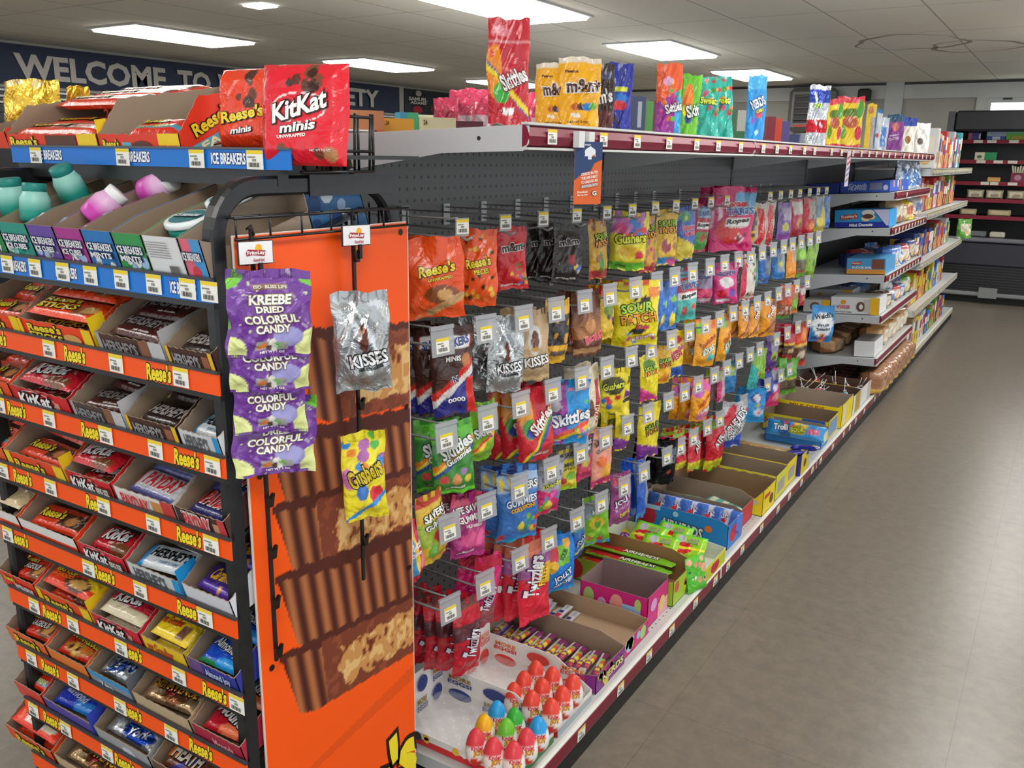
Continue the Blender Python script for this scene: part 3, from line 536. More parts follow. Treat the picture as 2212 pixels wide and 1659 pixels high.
 'kitkat_m': ('e01c30', [('s', 9, 3, .07, ['5c3020', '7c4430', '3c1c14'], (.3, .95, .76, .93)), ('s', 3, 5, .07, ['7c4430', 'b88458'], (.1, .95, .03, .18)), ('e', .5, .56, .33, .15, 'f0f0ee'), ('e', .5, .56, .315, .137, 'e01c30'), tx('KitKat', .52, .57, .66, .17, 'f6f6f4', '30100c', 14, .25), tx('minis', .5, .37, .42, .085, 'f6f6f4', '30100c', 6, .25), tx('UNWRAPPED', .42, .28, .36, .03, 'f6f6f4', None, 4), tx('NET WT 7.6 OZ', .78, .14, .26, .02, 'f6f6f4')]),
 'reese_m': ('f04018', [('s', 6, 3, .08, ['6c3420', '4c2418'], (.4, .9, .55, .93)), tx("Reese's", .55, .42, .8, .14, 'f6dc2c', K, 8), tx('minis', .55, .22, .4, .07, 'f6f6f4', K, 6, .2)]),
 # top shelf
 'skit_tall': ('c41c30', [('e', .15, .5, .2, .26, 'f0901c'), ('e', .3, .3, .2, .1, '3cac3c'), ('d', .6, .28, -.5, .04, '2c4ca8'), ('d', .5, .33, -.45, .035, 'f0d82c'), ('e', .35, .88, .2, .04, 'e07c88'), ('b', .78, .8, 'dc8c90'), tx('Skittles', .62, .44, .66, .14, 'f2f2f2', '7c1420', 24), ('s', 4, 1, .075, ['f0f0ee'], (.25, .8, .12, .15)), tx('120', .26, .13, .14, .04, 'b01c28'), ('n', 2.2, 1.1, 'dc3848', 3)]),
 'mm_yellow': ('f6b418', [('b', .93, 1, 'e6dcc8'), ('e', .42, .3, .1, .05, 'c8642c'), ('e', .55, .3, .1, .05, '4c2c1c'), ('e', .72, .3, .12, .055, '2c7cd0'), ('e', .85, .31, .08, .05, '5cb83c'), tx('m&m', .55, .6, .72, .17, '4a2010', 'f6f4ee', 3), tx("'s", .93, .64, .1, .09, '4a2010', 'f6f4ee'), tx('Peanut', .3, .8, .3, .035, '4a2010'), ('s', 4, 2, .055, ['f6f4ee'], (.2, .8, .17, .19)), tx('NET WT 5 OZ', .45, .08, .5, .03, '6c4410')]),
 'mm_dark': ('2c1c1c', [('e', .6, .82, .3, .06, '3c3c6c'), ('b', 0, .3, '5c1c20'), tx("m's", .5, .52, .7, .2, 'e8e8ea', None, 10)]),
 'oreo_blue': ('24309c', [('r', .3, .8, .6, .66, 'd8e03c'), ('e', .5, .5, .35, .07, '2c7cd8'), ('e', .5, .4, .3, .07, 'd8303c'), ('s', 5, 2, .09, ['181c4c', '3c2c2c'], (.1, .9, .05, .3))]),
 'skit_wild': ('9c2c94', [('r', .68, 1, 0, 1, '2c9cd8'), ('h', .55, .2, 'e85c2c'), ('s', 16, 3, .1, ['58b947', 'f0c02c', 'e0287c', 'f07828', '7c2c94'], (0, 1, .2, .8)), ('e', .4, .75, .2, .06, 'e8a8c8'), tx('Skittles', .6, .38, .7, .12, 'f4f4f2', '5c1c5c', 14)]),
 'skit_grn_s': ('6cc02c', [('e', .35, .6, .25, .25, 'f08028'), ('e', .3, .4, .2, .1, 'f0d02c'), ('e', .4, .28, .2, .08, '2c4c98'), tx('Skit', .62, .42, .66, .18, 'f4f4f2', '2c5c1c', 18)]),
 'sweet_teal': ('2aa898', [('s', 16, 6, .085, ['c82c38', 'e8a828', '3c8c3c', 'c04878', 'e86c3c'], (.05, .95, .15, .95)), tx('Sweet', .55, .62, .62, .11, 'd8e03c', '1c5c2c', -4, .1)]),
 'nerds_blue': ('2490d8', [('b', .8, 1, '48a8e0'), ('e', .6, .4, .2, .06, 'c83c58'), ('e', .3, .3, .12, .05, '7c5cc0'), ('e', .5, .12, .14, .04, 'b8d8ec'), tx('NERDS', .5, .58, .74, .13, 'f2f2f4', '1c3c7c', 24), tx('GUMMY', .62, .46, .44, .05, 'e8d03c', '1c3c7c', 20)]),
 'silver_blue': ('c4c8d0', [('b', .7, .93, '3c4ca0'), ('b', .2, .42, 'c82c38'), ('n', 2.5, .7, 'e8ecf2', 3), ('e', .4, .66, .2, .04, '8cb84c')], None, 'foil_film'),
 'yel_straw': ('ecc81c', [('b', .88, 1, 'd83448'), ('e', .5, .68, .3, .1, '5c7c1c'), ('e', .55, .5, .3, .12, 'b85c38'), ('e', .25, .3, .12, .14, '5c9c2c'), ('e', .85, .28, .15, .14, 'c82438'), ('e', .85, .75, .13, .18, '4c9c2c'), ('b', 0, .05, 'c8283c')]),
 'yel_slim': ('ecc828', [('r', .5, 1, 0, .7, 'b8a898'), ('e', .4, .85, .3, .08, 'c8783c')]),
 'blue_slim': ('2c7cb8', [('r', .4, 1, 0, .9, 'd0d4da'), ('e', .6, .35, .2, .06, 'c83c48')]),
 'purple_pouch': ('84348c', [('b', .8, 1, '1c4c6c'), ('e', .5, .66, .2, .12, 'd87c70'), tx('amazing', .45, .42, .5, .07, 'd8c0dc', None, 8), tx('CLUSTERS', .45, .33, .6, .07, 'd8c0dc', None, 8)]),
 'white_pouch': ('dcd6cc', [('b', .75, 1, '1c3c98'), ('e', .5, .35, .3, .16, 'f0eeea'), ('e', .5, .35, .2, .12, '9c6a34')]),
 'white_pouch2': ('e2deda', [('b', .8, 1, 'f2f0ee'), ('e', .35, .38, .2, .12, '6c5c54')]),
 'maroon_bag': ('8c1c38', [('r', .15, .85, .05, .55, '8a7478'), ('b', .75, 1, 'a82848')]),
 'clear_white': ('c4ccd8', [('r', .2, .8, .1, .7, '6c94d0'), ('n', 2, .8, 'f0f2f6', 3)], None, 'foil_film'),
 'bread_loaf': ('a87450', [('n', 1.2, .7, 'c89468', 3), ('b', .1, .25, 'd8b048')]),
 'bun_bag': ('c89050', [('n', 1.2, .6, 'e0b878', 3), ('r', .6, .9, .2, .8, 'e8dcc4')]),
 'pastry': ('8c5a38', [('n', 1.3, .4, 'c49a6c', 3), ('e', .5, .5, .25, .3, 'c8b08c')]),
 'loaf_tan': ('d8ccac', [('n', 1.3, .7, 'e6dcc4', 3), ('r', .3, .75, .2, .5, 'a89480')]),
 'sub_roll': ('cdbd92', []),
 # bars
 'b_reese': ('e8401c', [('r', .5, .95, .15, .75, '4c2c20'), ('e', .7, .45, .1, .2, 'c8844c'), tx("Reese's", .3, .55, .44, .36, 'e8d030', K, 3)]),
 'b_sticks': ('f0481a', [('e', .78, .35, .16, .26, '9c5a34'), ('e', .84, .42, .1, .2, 'e0b070'), tx("Reese's", .36, .72, .5, .22, 'f2dc2c', K, 3), tx('STICKS', .38, .38, .56, .26, 'f2dc2c', K, 3)]),
 'b_hershey': ('3a2420', [('r', .72, 1, 0, 1, '4c2c24'), ('r', 0, .05, 0, 1, 'b4b4b8'), ('b', 0, .3, '50201e'), tx("HERSHEY'S", .46, .62, .74, .34, '8a8486', None, 0, .15), tx('milk chocolate', .55, .22, .3, .08)]),
 'b_hershey2': ('2e1f1c', [('r', 0, .07, 0, 1, 'd8c478'), ('r', .93, 1, 0, 1, 'd8c478'), tx("HERSHEY'S", .5, .5, .76, .4, 'b8b0ac', None, 0, .15)]),
 'b_cookies': ('d4dade', [('r', 0, .12, 0, 1, '1e8fd4'), tx("HERSHEY'S", .54, .58, .76, .36, '18181c', None, 0, .15), tx("COOKIES 'N' CREME", .6, .24, .4, .1, '6c8cb0')]),
 'b_kitkat': ('c81c2c', [('e', .72, .2, .24, .22, '7c4828'), ('e', .42, .6, .3, .32, 'e8d0d0'), ('e', .42, .6, .28, .29, 'c81c2c'), tx('KitKat', .44, .62, .56, .42, 'f4f4f2', '2c0c0c', 8, .25)]),
 'b_kitwhite': ('c01c34', [('p0',), ('l', .42, -.1, 'd8ccac'), ('e', .42, .66, .3, .26, 'e0b8bc'), ('e', .42, .66, .28, .23, 'c01c34'), tx('KitKat', .46, .7, .58, .38, 'f4f4f2', '2c0c0c', 6, .25)]),
 'b_payday': ('c8c8d0', [('r', 0, .08, 0, 1, 'c03038'), ('b', 0, .2, '5c5c98'), tx('PAYDAY', .54, .56, .7, .5, 'c82c34', Wt, 0, .1)]),
 'b_payday2': ('3c2020', [('r', 0, .08, 0, 1, 'd8382c'), ('b', 0, .22, '30306c'), tx('PAYDAY', .54, .56, .74, .5, 'd8343c', Wt, 0, .1)]),
 'b_caramello': ('3a2470', [('b', 0, .25, '5a34a4'), tx('Caramello', .52, .6, .66, .4, 'e0a82c', None, 4, .3), ('e', .6, .15, .06, .1, 'd8a058')]),
 'b_nutra': ('d83018', [('e', .75, .35, .2, .3, '7c4420'), ('e', .78, .38, .1, .2, 'd8a058'), tx("Reese's", .35, .76, .4, .2, 'e8d030', K, 2), tx('NUTRAGEOUS', .4, .48, .66, .22, 'f0f0ee', '2c1c14', 2)]),
 'b_bigcup': ('e8401c', [('r', .7, 1, .3, .9, 'f0c81c'), ('e', .64, .32, .26, .28, '5c3020'), ('e', .66, .34, .17, .18, 'd8a458'), tx("Reese's", .34, .84, .36, .16, 'e8d030', K, 2), tx('BIG CUP', .3, .62, .4, .17, 'f0d828', K, 2), tx('CHOCO', .3, .44, .36, .14, 'f08c1c', None, 2)]),
 'b_goodbar': ('f0cc20', [('r', .68, .92, .1, .6, '7c5040'), ('e', .62, .82, .05, .05, 'c8a040'), tx("HERSHEY'S", .3, .8, .34, .12, '4c3018'), tx('mr.Goodbar', .36, .58, .56, .26, 'c83820', None, 4)]),
 'b_almondjoy': ('1c50cc', [('b', 0, .12, '2c9c5c'), ('e', .7, .14, .3, .2, '2c9cec'), tx('Almond Joy', .5, .6, .8, .36, 'e8e8ee', K, -8)]),
 'b_take5': ('d8301c', [('e', .5, .3, .4, .24, 'c88438'), ('s', 6, 2, .07, ['f0c850', '5c2c18', 'f07828'], (.2, .8, .15, .45)), tx('OUTRAGEOUS', .5, .72, .84, .3, 'e8d82c', K, -6)]),
 'b_zero': ('b8bec8', [('n', 1.5, .6, '8c929c', 3), tx('Zero', .5, .55, .6, .56, '24489c', 'e8ecf2', 14, .2)], None, 'foil_film'),
 'b_5th': ('c4a47c', [('e', .55, .35, .24, .3, '8c5a38'), ('e', .45, .6, .12, .3, 'a02838'), tx('5th AVENUE', .5, .62, .8, .34, 'e8a838', '3c1c14', 0)], None, 'foil_film'),
 'b_mounds': ('c41c30', [('e', .6, .14, .24, .2, 'f0784c'), tx('Mounds', .5, .62, .8, .4, 'f2f2f0', K, -14, .1)]),
 'b_fast': ('e03018', [('b', .15, .4, '4ca8c4'), tx("Reese's", .4, .7, .5, .24, 'e8d030', K, 4), tx('FAST BREAK', .5, .3, .7, .2, 'f0e48c', None, 4)]),
 'b_blue': ('2038b8', [('r', .5, 1, .0, .4, '2c84dc'), ('b', .75, .85, '1c2468'), tx('almond', .4, .55, .5, .3, 'c8d0e8', None, -10, .2)]),
 'b_york': ('b0b6be', [('e', .62, .35, .32, .34, '1c48b4'), tx('York', .62, .36, .4, .3, 'f0f0f4', None, 10, .3), ('n', 2, .8, 'e6eaee', 3)], None, 'foil_film'),
 'b_heath': ('6c3a24', [('r', .0, .2, .3, 1, 'f07c1c'), ('d', .62, .5, 1.4, .1, '3c3c94'), tx('HEATH', .4, .5, .6, .5, 'e8dcc8', K, -6), tx('ENGLISH', .74, .7, .3, .12, 'c8c8d8', None, 50)]),
 'b_whiteree': ('ec3c1c', [('e', .8, .4, .14, .24, 'e8dcc0'), ('r', .25, .7, .2, .45, 'f2e8dc'), tx("Reese's", .42, .68, .5, .34, 'e8d02c', K, 4), tx('WHITE', .47, .33, .26, .12, 'd83828')]),
 'b_gold': ('d0b890', [('r', .2, .6, .1, .9, 'ececea'), tx('KitKat', .4, .5, .34, .4, 'd82c30', None, 0, .1)]),
 'b_stick': ('7c3060', [('r', 0, .16, 0, 1, 'b8a890'), ('s', 7, 3, .06, ['e8c83c', '8cb83c', 'd84c3c'], (.2, .95, .1, .9)), ('r', .5, .94, .62, .95, 'c8b8c4')]),
 'b_heart': ('c8c4c4', [('r', .0, .35, .1, .9, 'c02c50'), ('r', .4, .55, .2, .8, '34346c'), ('r', .65, .9, .1, .5, 'a8a8b4')]),
 'b_airgreen': ('9cd428', [('b', .88, 1, '58d82c'), ('e', .4, .36, .3, .25, 'd8202c'), ('e', .3, .34, .1, .1, 'e86c70'), ('e', .3, .72, .13, .16, 'c4c4cc'), ('d', .8, .4, .1, .05, 'f0e838'), tx('SOUR', .66, .68, .3, .2, 'b0b89c', '6c8c2c', 0, .2)]),
 'b_airblue': ('4470c8', [('r', .3, .7, 0, 1, 'c8cce0'), ('e', .4, .4, .2, .24, 'd02c44'), tx('AIR', .5, .6, .3, .2, 'e8e8f0', '2c3470', 30)]),
 'b_airstrip': ('7cc02c', [('e', .15, .5, .14, .4, 'd0202c'), ('e', .35, .5, .14, .4, 'd0202c'), tx('AIRHEADS', .62, .5, .44, .5, 'e8e8d8', '4c3c1c', 0)]),
 'b_teal': ('5cb4a4', [('r', .1, .3, .2, .9, 'd8e0c8'), ('r', .5, .65, .1, .8, 'e0e0c0'), ('r', .8, .95, .2, .8, '2c9484')]),
 'b_trolli': ('3498dc', [('n', 1.4, .9, '205c9c', 3), ('s', 8, 3, .06, ['e0406c', 'f0c83c', '3c9c8c'], (.1, .95, .6, .95)), ('e', .56, .45, .17, .3, '9c9c24'), ('r', .74, .95, .35, .65, 'e0708c'), tx('Trolli', .24, .5, .26, .36, 'f2f2f4', '24305c', 4), tx('SOUR', .56, .46, .24, .24, 'd8e03c', K, 6)]),
 'b_butter': ('f2cc1c', [('r', .14, .2, .1, .9, 'e8b8a4'), ('e', .36, .5, .05, .4, 'd8303c'), ('e', .58, .5, .05, .4, 'd8303c'), ('r', .8, .86, .1, .9, 'f0e0d8'), tx('BIT-O-HONEY', .48, .5, .6, .3, '7c5a10')]),
 'b_airlime': ('54c02c', [('s', 7, 4, .13, ['f0b08c', 'e89c7c'], (.1, .9, .3, .9)), ('s', 5, 9, .05, ['2c5c5c', 'f0f0e0'], (.1, .9, .3, .9))]),
}
DES['b_kitwhite'][1].pop(0)
# ================================================================= the room
def struct(name, mb, mat): o = mb.obj(name, mat); tag(o, kind='structure'); return o
mb = MB(); box(mb, -8.25, 3, -2.5, 12, -.02, 0, '8a8278'); struct('floor', mb, 'vinyl_floor')
# ceiling with openings for the troffers
LAMPS = []
for cx_ in (-6.46, -3.24, -.02):
    for j in range(-1, 5): LAMPS.append((cx_, -.0+2.56*j+2.5+(0.0 if cx_ < -5 else 0.02)))
XS = sorted({-8.25, 3.0}|{a+s*.29 for a, _ in LAMPS for s in (-1, 1)})
mb = MB(); box(mb, -8.25, 3, -2.5, 12, CEIL, CEIL+.03, 'c4bfb4'); struct('ceiling', mb, 'ceiling_board')
mb = MB(); box(mb, -8.25, -8.2, -2.5, 12, 0, CEIL, 'aaaaaa'); struct('wall_left', mb, 'wall_paint')
mb = MB()
WX0, WX1, WZ0, WZ1 = -1.02, 1.4, H0+.52, H0+.73
YW = 11.9
box(mb, -8.25, WX0, YW, YW+.1, 0, CEIL, 'aaaaaa'); box(mb, WX1, 3, YW, YW+.1, 0, CEIL, 'aaaaaa')
box(mb, WX0, WX1, YW, YW+.1, 0, WZ0-.1, 'aaaaaa'); box(mb, WX0, WX1, YW, YW+.1, WZ1, CEIL, 'aaaaaa'); struct('wall_back', mb, 'wall_paint')
mb = MB()
for x0, x1, z0, z1 in ((WX0-.1, WX0, WZ0-.1, WZ1+.03), (WX0, WX1, WZ1, WZ1+.03), (WX0, WX1, WZ0-.1, WZ0-.02)): box(mb, x0, x1, YW-.036, YW, z0, z1, 'c8ccd0')
box(mb, WX0, WX0+.05, YW-.02, YW+.04, WZ0-.02, WZ1, 'c8ccd0'); box(mb, WX0+.05, WX1, YW-.02, YW+.04, WZ1-.05, WZ1, 'c8ccd0')
w_ = struct('window_1', mb, 'trim_paint')
mb = MB(); box(mb, WX0, WX1, YW+.05, YW+.06, WZ0-.1, WZ1, 'ffffff'); mb.obj('pane', 'daylight_pane', w_)
mb = MB(); box(mb, WX0+.17, WX0+.26, YW-.035, YW-.02, WZ1-.02, WZ1+.01, '2c2c2c'); mb.obj('latch', 'black_steel', w_)
mb = MB(); box(mb, -8.2, 3, YW-.03, YW, CEIL-.19, CEIL-.03, 'c0c0be'); struct('trim_1', mb, 'trim_paint')
mb = MB(); box(mb, -2.12, -1.92, YW-.05, YW-.0, 0, CEIL, 'c0c0be'); struct('trim_2', mb, 'trim_paint')
mb = MB(); box(mb, -8.2, 3, YW-.025, YW+.0, CEIL-.03, CEIL, '3c3a38'); struct('trim_3', mb, 'dark_steel')
mb = MB(); box(mb, -3.03, -3.01, YW-.02, YW, 0, CEIL-.03, '3c3a38'); struct('trim_4', mb, 'dark_steel')
# troffers
lamp0 = None
def lamp_label(i):
    c = ('left', 'middle', 'right')[i//6]
    return f'{ORD[i%6]} flat white ceiling light panel from the front in the {c} column'
for i, (x, y) in enumerate(LAMPS):
    if lamp0 is None:
        lamp0 = empty('ceiling_light', (x, y, CEIL))
        mb = MB()
        for a in ((-.305, .305, -.61, -.585), (-.305, .305, .585, .61), (-.305, -.28, -.585, .585), (.28, .305, -.585, .585)): box(mb, *a, -.012, -.001, 'e8e6e0')
        mb.obj('frame', 'trim_paint', lamp0)
        mb = MB(); bbox(mb, -.28, .28, -.585, .585, -.03, -.002, .012, 'ffffff'); mb.obj('diffuser', 'lamp_diffuser', lamp0)
        l = lamp0
    else: l = copy_tree(lamp0, T(x, y, CEIL))
    tag(l, lamp_label(i), 'light', 'ceiling light panels')
P_ = PZ(562, 11, CEIL); mb = MB(); bbox(mb, P_[0]-.09, P_[0]+.09, P_[1]-.07, P_[1]+.07, CEIL-.012, CEIL-.001, .004, 'ffffff'); tag(mb.obj('ceiling_light', 'lamp_diffuser'), 'smallest square ceiling light at the top edge of the view', 'light')
# water stains on the ceiling
for k, (px, py, rx, ry, lb) in enumerate(((1965, 92, .42, .5, 'largest faint brown ring stain on the ceiling board'), (2110, 100, .36, .42, 'rounder brown ring stain nearer the window on the ceiling'))):
    c = PZ(px, py, CEIL); mb = MB(); vs = []; fs = []
    for i in range(40):
        a = i*math.pi/20; q = 1+.07*math.sin(3*a+k)+.04*math.sin(7*a); wd = .03*(1+.6*math.sin(2*a+k*2))
        vs += [(c[0]+rx*q*math.cos(a), c[1]+ry*q*math.sin(a), CEIL-.001), (c[0]+(rx*q-wd)*math.cos(a), c[1]+(ry*q-wd)*math.sin(a), CEIL-.001)]
    fs = [(2*i, 2*i+1, (2*i+3) % 80, (2*i+2) % 80) for i in range(40)]
    mb.add(vs, fs, hx('a79c8c')); o = mb.obj('water_stain', 'matte_print'); tag(o, lb, 'stain')
# banner on the left wall
XL = -8.2
def banner(name, y0, y1, z0, z1, col, lay, lab, th=.02):
    mb = MB(); box(mb, XL, XL+th, y0, y1, z0, z1, col)
    W_, Hh = y1-y0, z1-z0
    do_layers(mb, plane_surf((XL+th, y0, z0), (0, W_, 0), (0, 0, Hh), (1, 0, 0)), lay, W_, Hh, .003)
    o = mb.obj(name, 'matte_print'); tag(o, lab, 'banner'); return o
BZ0, BZ1 = H0+.56, H0+.905
def yy(px, py=170): return PX(px, py, XL)[1]
by0, by1 = 3.2, yy(860, 190); bw = by1-by0
def bt(s, p0, p1):
    a, b = yy(p0, 150), yy(p1, 190); return ('t', s, ((a+b)/2-by0)/bw, .47, (b-a)/bw, .58, 'c9c4ba', None)
banner('banner', by0, by1, BZ0, BZ1, '26304a', [bt('WELCOME', 33, 355), bt('TO', 380, 450), bt('VILLAGE', 466, 602), bt('VARIETY', 640, 810)], 'long navy banner with pale grey welcome lettering high on the left wall')
py0, py1 = yy(872, 190), 11.55; pw = py1-py0
banner('beer_banner', py0, py1, BZ0, BZ1, '2a3138', [('e', .22, .62, .14, .3, '1c1c1c'), ('e', .22, .85, .05, .12, 'b8a898'), ('e', .2, .2, .08, .16, 'a82838'), ('r', .42, .95, .14, .42, '7c3c40'), tx('SAMUEL', .2, .62, .3, .13, 'd8d4cc'), tx('ADAMS', .2, .47, .26, .11, 'd8d4cc'), tx('BOSTON BEER', .7, .27, .48, .2, 'd8d0c8'), tx('The Official Beer', .66, .52, .4, .08, 'c8ccc8')], 'dark beer poster on the left wall beyond the welcome banner')
# wall coolers below the banner
t_ = empty('wall_cooler', (XL+.35, 7, 0)); tag(t_, 'long black glass-door cooler along the left wall beneath the banner', 'cooler')
mb = MB(); box(mb, XL+.005, XL+.5, -1.2, 11.2, 0, H0+.5, '1c1e22'); c_ = mb.obj('body', 'cooler_black'); c_.parent = t_; c_.matrix_parent_inverse = t_.matrix_world.inverted()
for k in range(3):
    mb = MB(); box(mb, XL+.5, XL+.52, -1.2, 11.2, H0+.47-.05*k, H0+.485-.05*k, '8c9094'); c_ = mb.obj('trim_strip', 'grey_steel'); c_.location = (0, 0, 0); c_.parent = t_; c_.matrix_parent_inverse = t_.matrix_world.inverted()
for k in range(13):
    mb = MB(); bbox(mb, XL+.5, XL+.53, -1.1+.94*k, -.2+.94*k, .2, H0+.3, .01, '2c3036'); c_ = mb.obj('door', 'cooler_black'); c_.parent = t_; c_.matrix_parent_inverse = t_.matrix_world.inverted()
# heater on the back wall
p0, p1 = PY(1718, 190, YW), PY(1812, 264, YW)
x0, x1, z1, z0 = -3.22, -2.66, H0+.88, H0+.36
t_ = empty('wall_heater', ((x0+x1)/2, YW, z0)); tag(t_, 'grey boxy wall heater with dark louvres high on the back wall', 'heater')
mb = MB(); bbox(mb, x0, x1, YW-.28, YW-.03, z0, z1, .05, '6e6c66'); c_ = mb.obj('body', 'painted_steel'); c_.parent = t_; c_.matrix_parent_inverse = t_.matrix_world.inverted()
mb = MB(); box(mb, x0+.08, x1-.1, YW-.284, YW-.279, z0+.1, z1-.08, '161616'); c_ = mb.obj('vent_opening', 'kick_black'); c_.parent = t_; c_.matrix_parent_inverse = t_.matrix_world.inverted()
for k in range(5):
    mb = MB(); box(mb, x0+.08, x1-.1, YW-.31, YW-.282, z0+.13+.07*k, z0+.143+.07*k, '2c2a28'); c_ = mb.obj('louvre', 'painted_steel'); c_.parent = t_; c_.matrix_parent_inverse = t_.matrix_world.inverted()
mb = MB(); box(mb, x0+.1, x0+.28, YW-.284, YW-.281, z0+.05, z0+.08, 'c83838', fc={2: 'b84848'}); c_ = mb.obj('control_label', 'matte_print'); c_.parent = t_; c_.matrix_parent_inverse = t_.matrix_world.inverted()
mb = MB(); bbox(mb, -2.42, -2.28, YW-.17, YW-.03, H0+.72, H0+.86, .02, '2c2a28')
tag(mb.obj('wall_speaker', 'matte_print'), 'small dark speaker box high on the back wall beside the pillar', 'speaker')

# ---------------------------------------------------------------- open cooler at the back
YC = 9.69; CX0, CX1 = -1.14, 1.7
cc = empty('open_cooler', ((CX0+CX1)/2, YC, 0)); tag(cc, 'long black open-front refrigerated display case across the end of the aisle', 'refrigerator')
def cpart(name, mb, mat, par=None):
    o = mb.obj(name, mat); o.parent = par or cc; o.matrix_parent_inverse = cc.matrix_world.inverted() if par is None else Matrix.Identity(4); return o
mb = MB(); box(mb, CX0, CX1, 10.35, 10.5, 0.1, H0+.48, '14151a'); box(mb, CX0, CX0+.06, YC, 10.35, .1, H0+.48, '55565a'); cpart('body', mb, 'painted_steel')
mb = MB(); bbox(mb, CX0+.07, CX1, YC-.01, 10.36, H0+.3, H0+.485, .015, '222329'); cpart('canopy', mb, 'painted_steel')
mb = MB(); bbox(mb, CX0, CX1, YC-.02, 10.35, H0-.965, H0-.735, .015, '33333d'); cpart('front_panel', mb, 'painted_steel')
mb = MB(); bbox(mb, CX0, CX1, YC-.05, YC+.05, H0-.735, H0-.695, .01, '77777f'); cpart('front_rail', mb, 'painted_steel')
mb = MB(); box(mb, CX0, CX1, YC, 10.35, H0-1.24, H0-.965, '0c0c0c'); cpart('grille', mb, 'black_grille')
mb = MB(); bbox(mb, CX0, CX1, YC-.04, YC+.03, H0-1.26, H0-1.22, .01, '8a8c8c'); box(mb, -.66, -.5, YC-.05, YC-.03, H0-1.27, H0-1.17, '8a8c8c'); cpart('bumper_bar', mb, 'painted_steel')
mb = MB(); box(mb, CX0+.05, CX1, YC+.05, 10.3, 0.001, .1, '0c0c0c'); cpart('plinth', mb, 'kick_black')
dep = [10.0, 9.96, 9.93, 9.89, 9.85]
CS = [PY(2160, q, d)[2] for q, d in zip((303, 347, 394, 431, 468), dep)]
for k, (z, y) in enumerate(zip(CS, dep)):
    mb = MB(); box(mb, CX0+.07, CX1, y, 10.34, z-.012, z, '1c1d22'); s_ = cpart('shelf', mb, 'painted_steel')
    mb = MB(); box(mb, CX0+.07, CX1, y-.01, y, z-.032, z+.004, '8c1c34'); cpart('price_channel', mb, 'matte_print', s_)
    for px in {0: (2100, 2129, 2176), 1: (2112, 2149, 2180), 2: (2128, 2146, 2187), 3: (), 4: ()}[k]:
        x = PY(px, 400, y)[0]; mb = MB(); box(mb, x-.04, x+.04, y-.013, y-.0105, z-.026, z+.002, 'e4e0d0'); cpart('price_tag', mb, 'matte_print', s_)
def citem(name, px, k, w, h, d, col, lay, lab, cat='box', pouch=None):
    y = dep[k]+.03; x = PY(px, 400, y)[0]; z = CS[k]+.0015
    if pouch:
        o = bag_obj(name, pouch, w, h, d, T(x, y+d*.6, z), 3, 'bar', nx=20, ny=12)
    else:
        mb = MB(); box(mb, x-w/2, x+w/2, y, y+d, z, z+h, col); do_layers(mb, plane_surf((x-w/2, y, z), (w, 0, 0), (0, 0, h), (0, -1, 0)), lay, w, h, .001); o = mb.obj(name, 'printed_carton')
    tag(o, lab, cat); return o
citem('butter_box', 2090, 0, .11, .07, .06, '5a4a9c', [('r', 0, .3, 0, 1, 'c86c88'), ('e', .95, .5, .1, .4, 'e8ecf4')], 'purple carton at the left end of the top cooler shelf')
citem('butter_box', 2137, 0, .17, .085, .06, '3c68b8', [('b', .45, .9, 'b4c4dc'), ('r', .3, .7, .05, .4, 'e4e8f0')], 'blue and white carton on the top cooler shelf')
citem('snack_box', 2178, 0, .17, .15, .08, '7cc83c', [('b', .62, 1, 'ece46c'), ('b', .4, .6, '8cccb0'), ('r', .3, .9, .05, .25, 'c8b04c')], 'green and yellow carton on the top cooler shelf')
citem('snack_box', 2212, 0, .12, .1, .08, '3c9c8c', [('b', .5, 1, 'e4dc5c')], 'teal and yellow carton cut off by the right edge of the view')
citem('cheese_pack', 2120, 1, .19, .075, .05, '1f9c58', [('r', 0, .45, 0, 1, 'e8e2c4'), ('e', .22, .45, .12, .2, '6c6c50')], 'green and cream pack on the second cooler shelf')
citem('snack_pack', 2145, 2, .11, .045, .05, 'd89c50', [('b', .2, .7, 'e8b468')], 'small orange pack on the third cooler shelf')
o = citem('paper_bag', 2196, 2, .12, .09, .06, '8c2044', [('e', .5, .5, .25, .3, 'b88ca0')], 'dark red carton of pale tubes on the third cooler shelf')
for k in range(6):
    x = PY(2196, 400, 9.93)[0]-.045+.018*k; mb = MB(); tube(mb, [(x, 9.95, CS[2]+.09), (x+.006*(k-2.5), 9.95, CS[2]+.16-.006*(k % 3))], .008, 'dcd8c0'); q = mb.obj('cheese_stick', 'matte_print'); tag(q, 'pale wrapped sticks standing in the dark red cooler carton', 'snack', 'pale sticks in the red carton')
for px in (2108, 2150, 2197): citem('wrapped_sandwich', px, 3, .15, .085, .11, None, None, {2108: 'leftmost', 2150: 'middle', 2197: 'rightmost'}[px]+' wrapped tan loaf of the three on the fourth cooler shelf', 'bread', pouch='loaf_tan')
for px, w in ((2088, .15), (2156, .2)):
    x = PY(px, 468, 9.85)[0]; o = bag_obj('sub_roll', 'sub_roll', w, .06, .09, T(x, 9.92, CS[4]+.001), 5, 'bar', nx=16, ny=8); tag(o, ('shorter' if px < 2100 else 'longer')+' bare tan roll lying on the lowest red-edged cooler shelf', 'bread')
for px, w, c in ((2105, .2, '74767a'), (2154, .13, 'd0ccb8')):
    x = PY(px, 510, 9.8)[0]; mb = MB(); bbox(mb, x-w/2, x+w/2, 9.76, 9.85, H0-.694, H0-.64, .01, c); tag(mb.obj('snack_pack', 'wrapper_film'), 'flat '+('grey' if px < 2110 else 'cream')+' pack on the grey front rail of the cooler', 'pack')
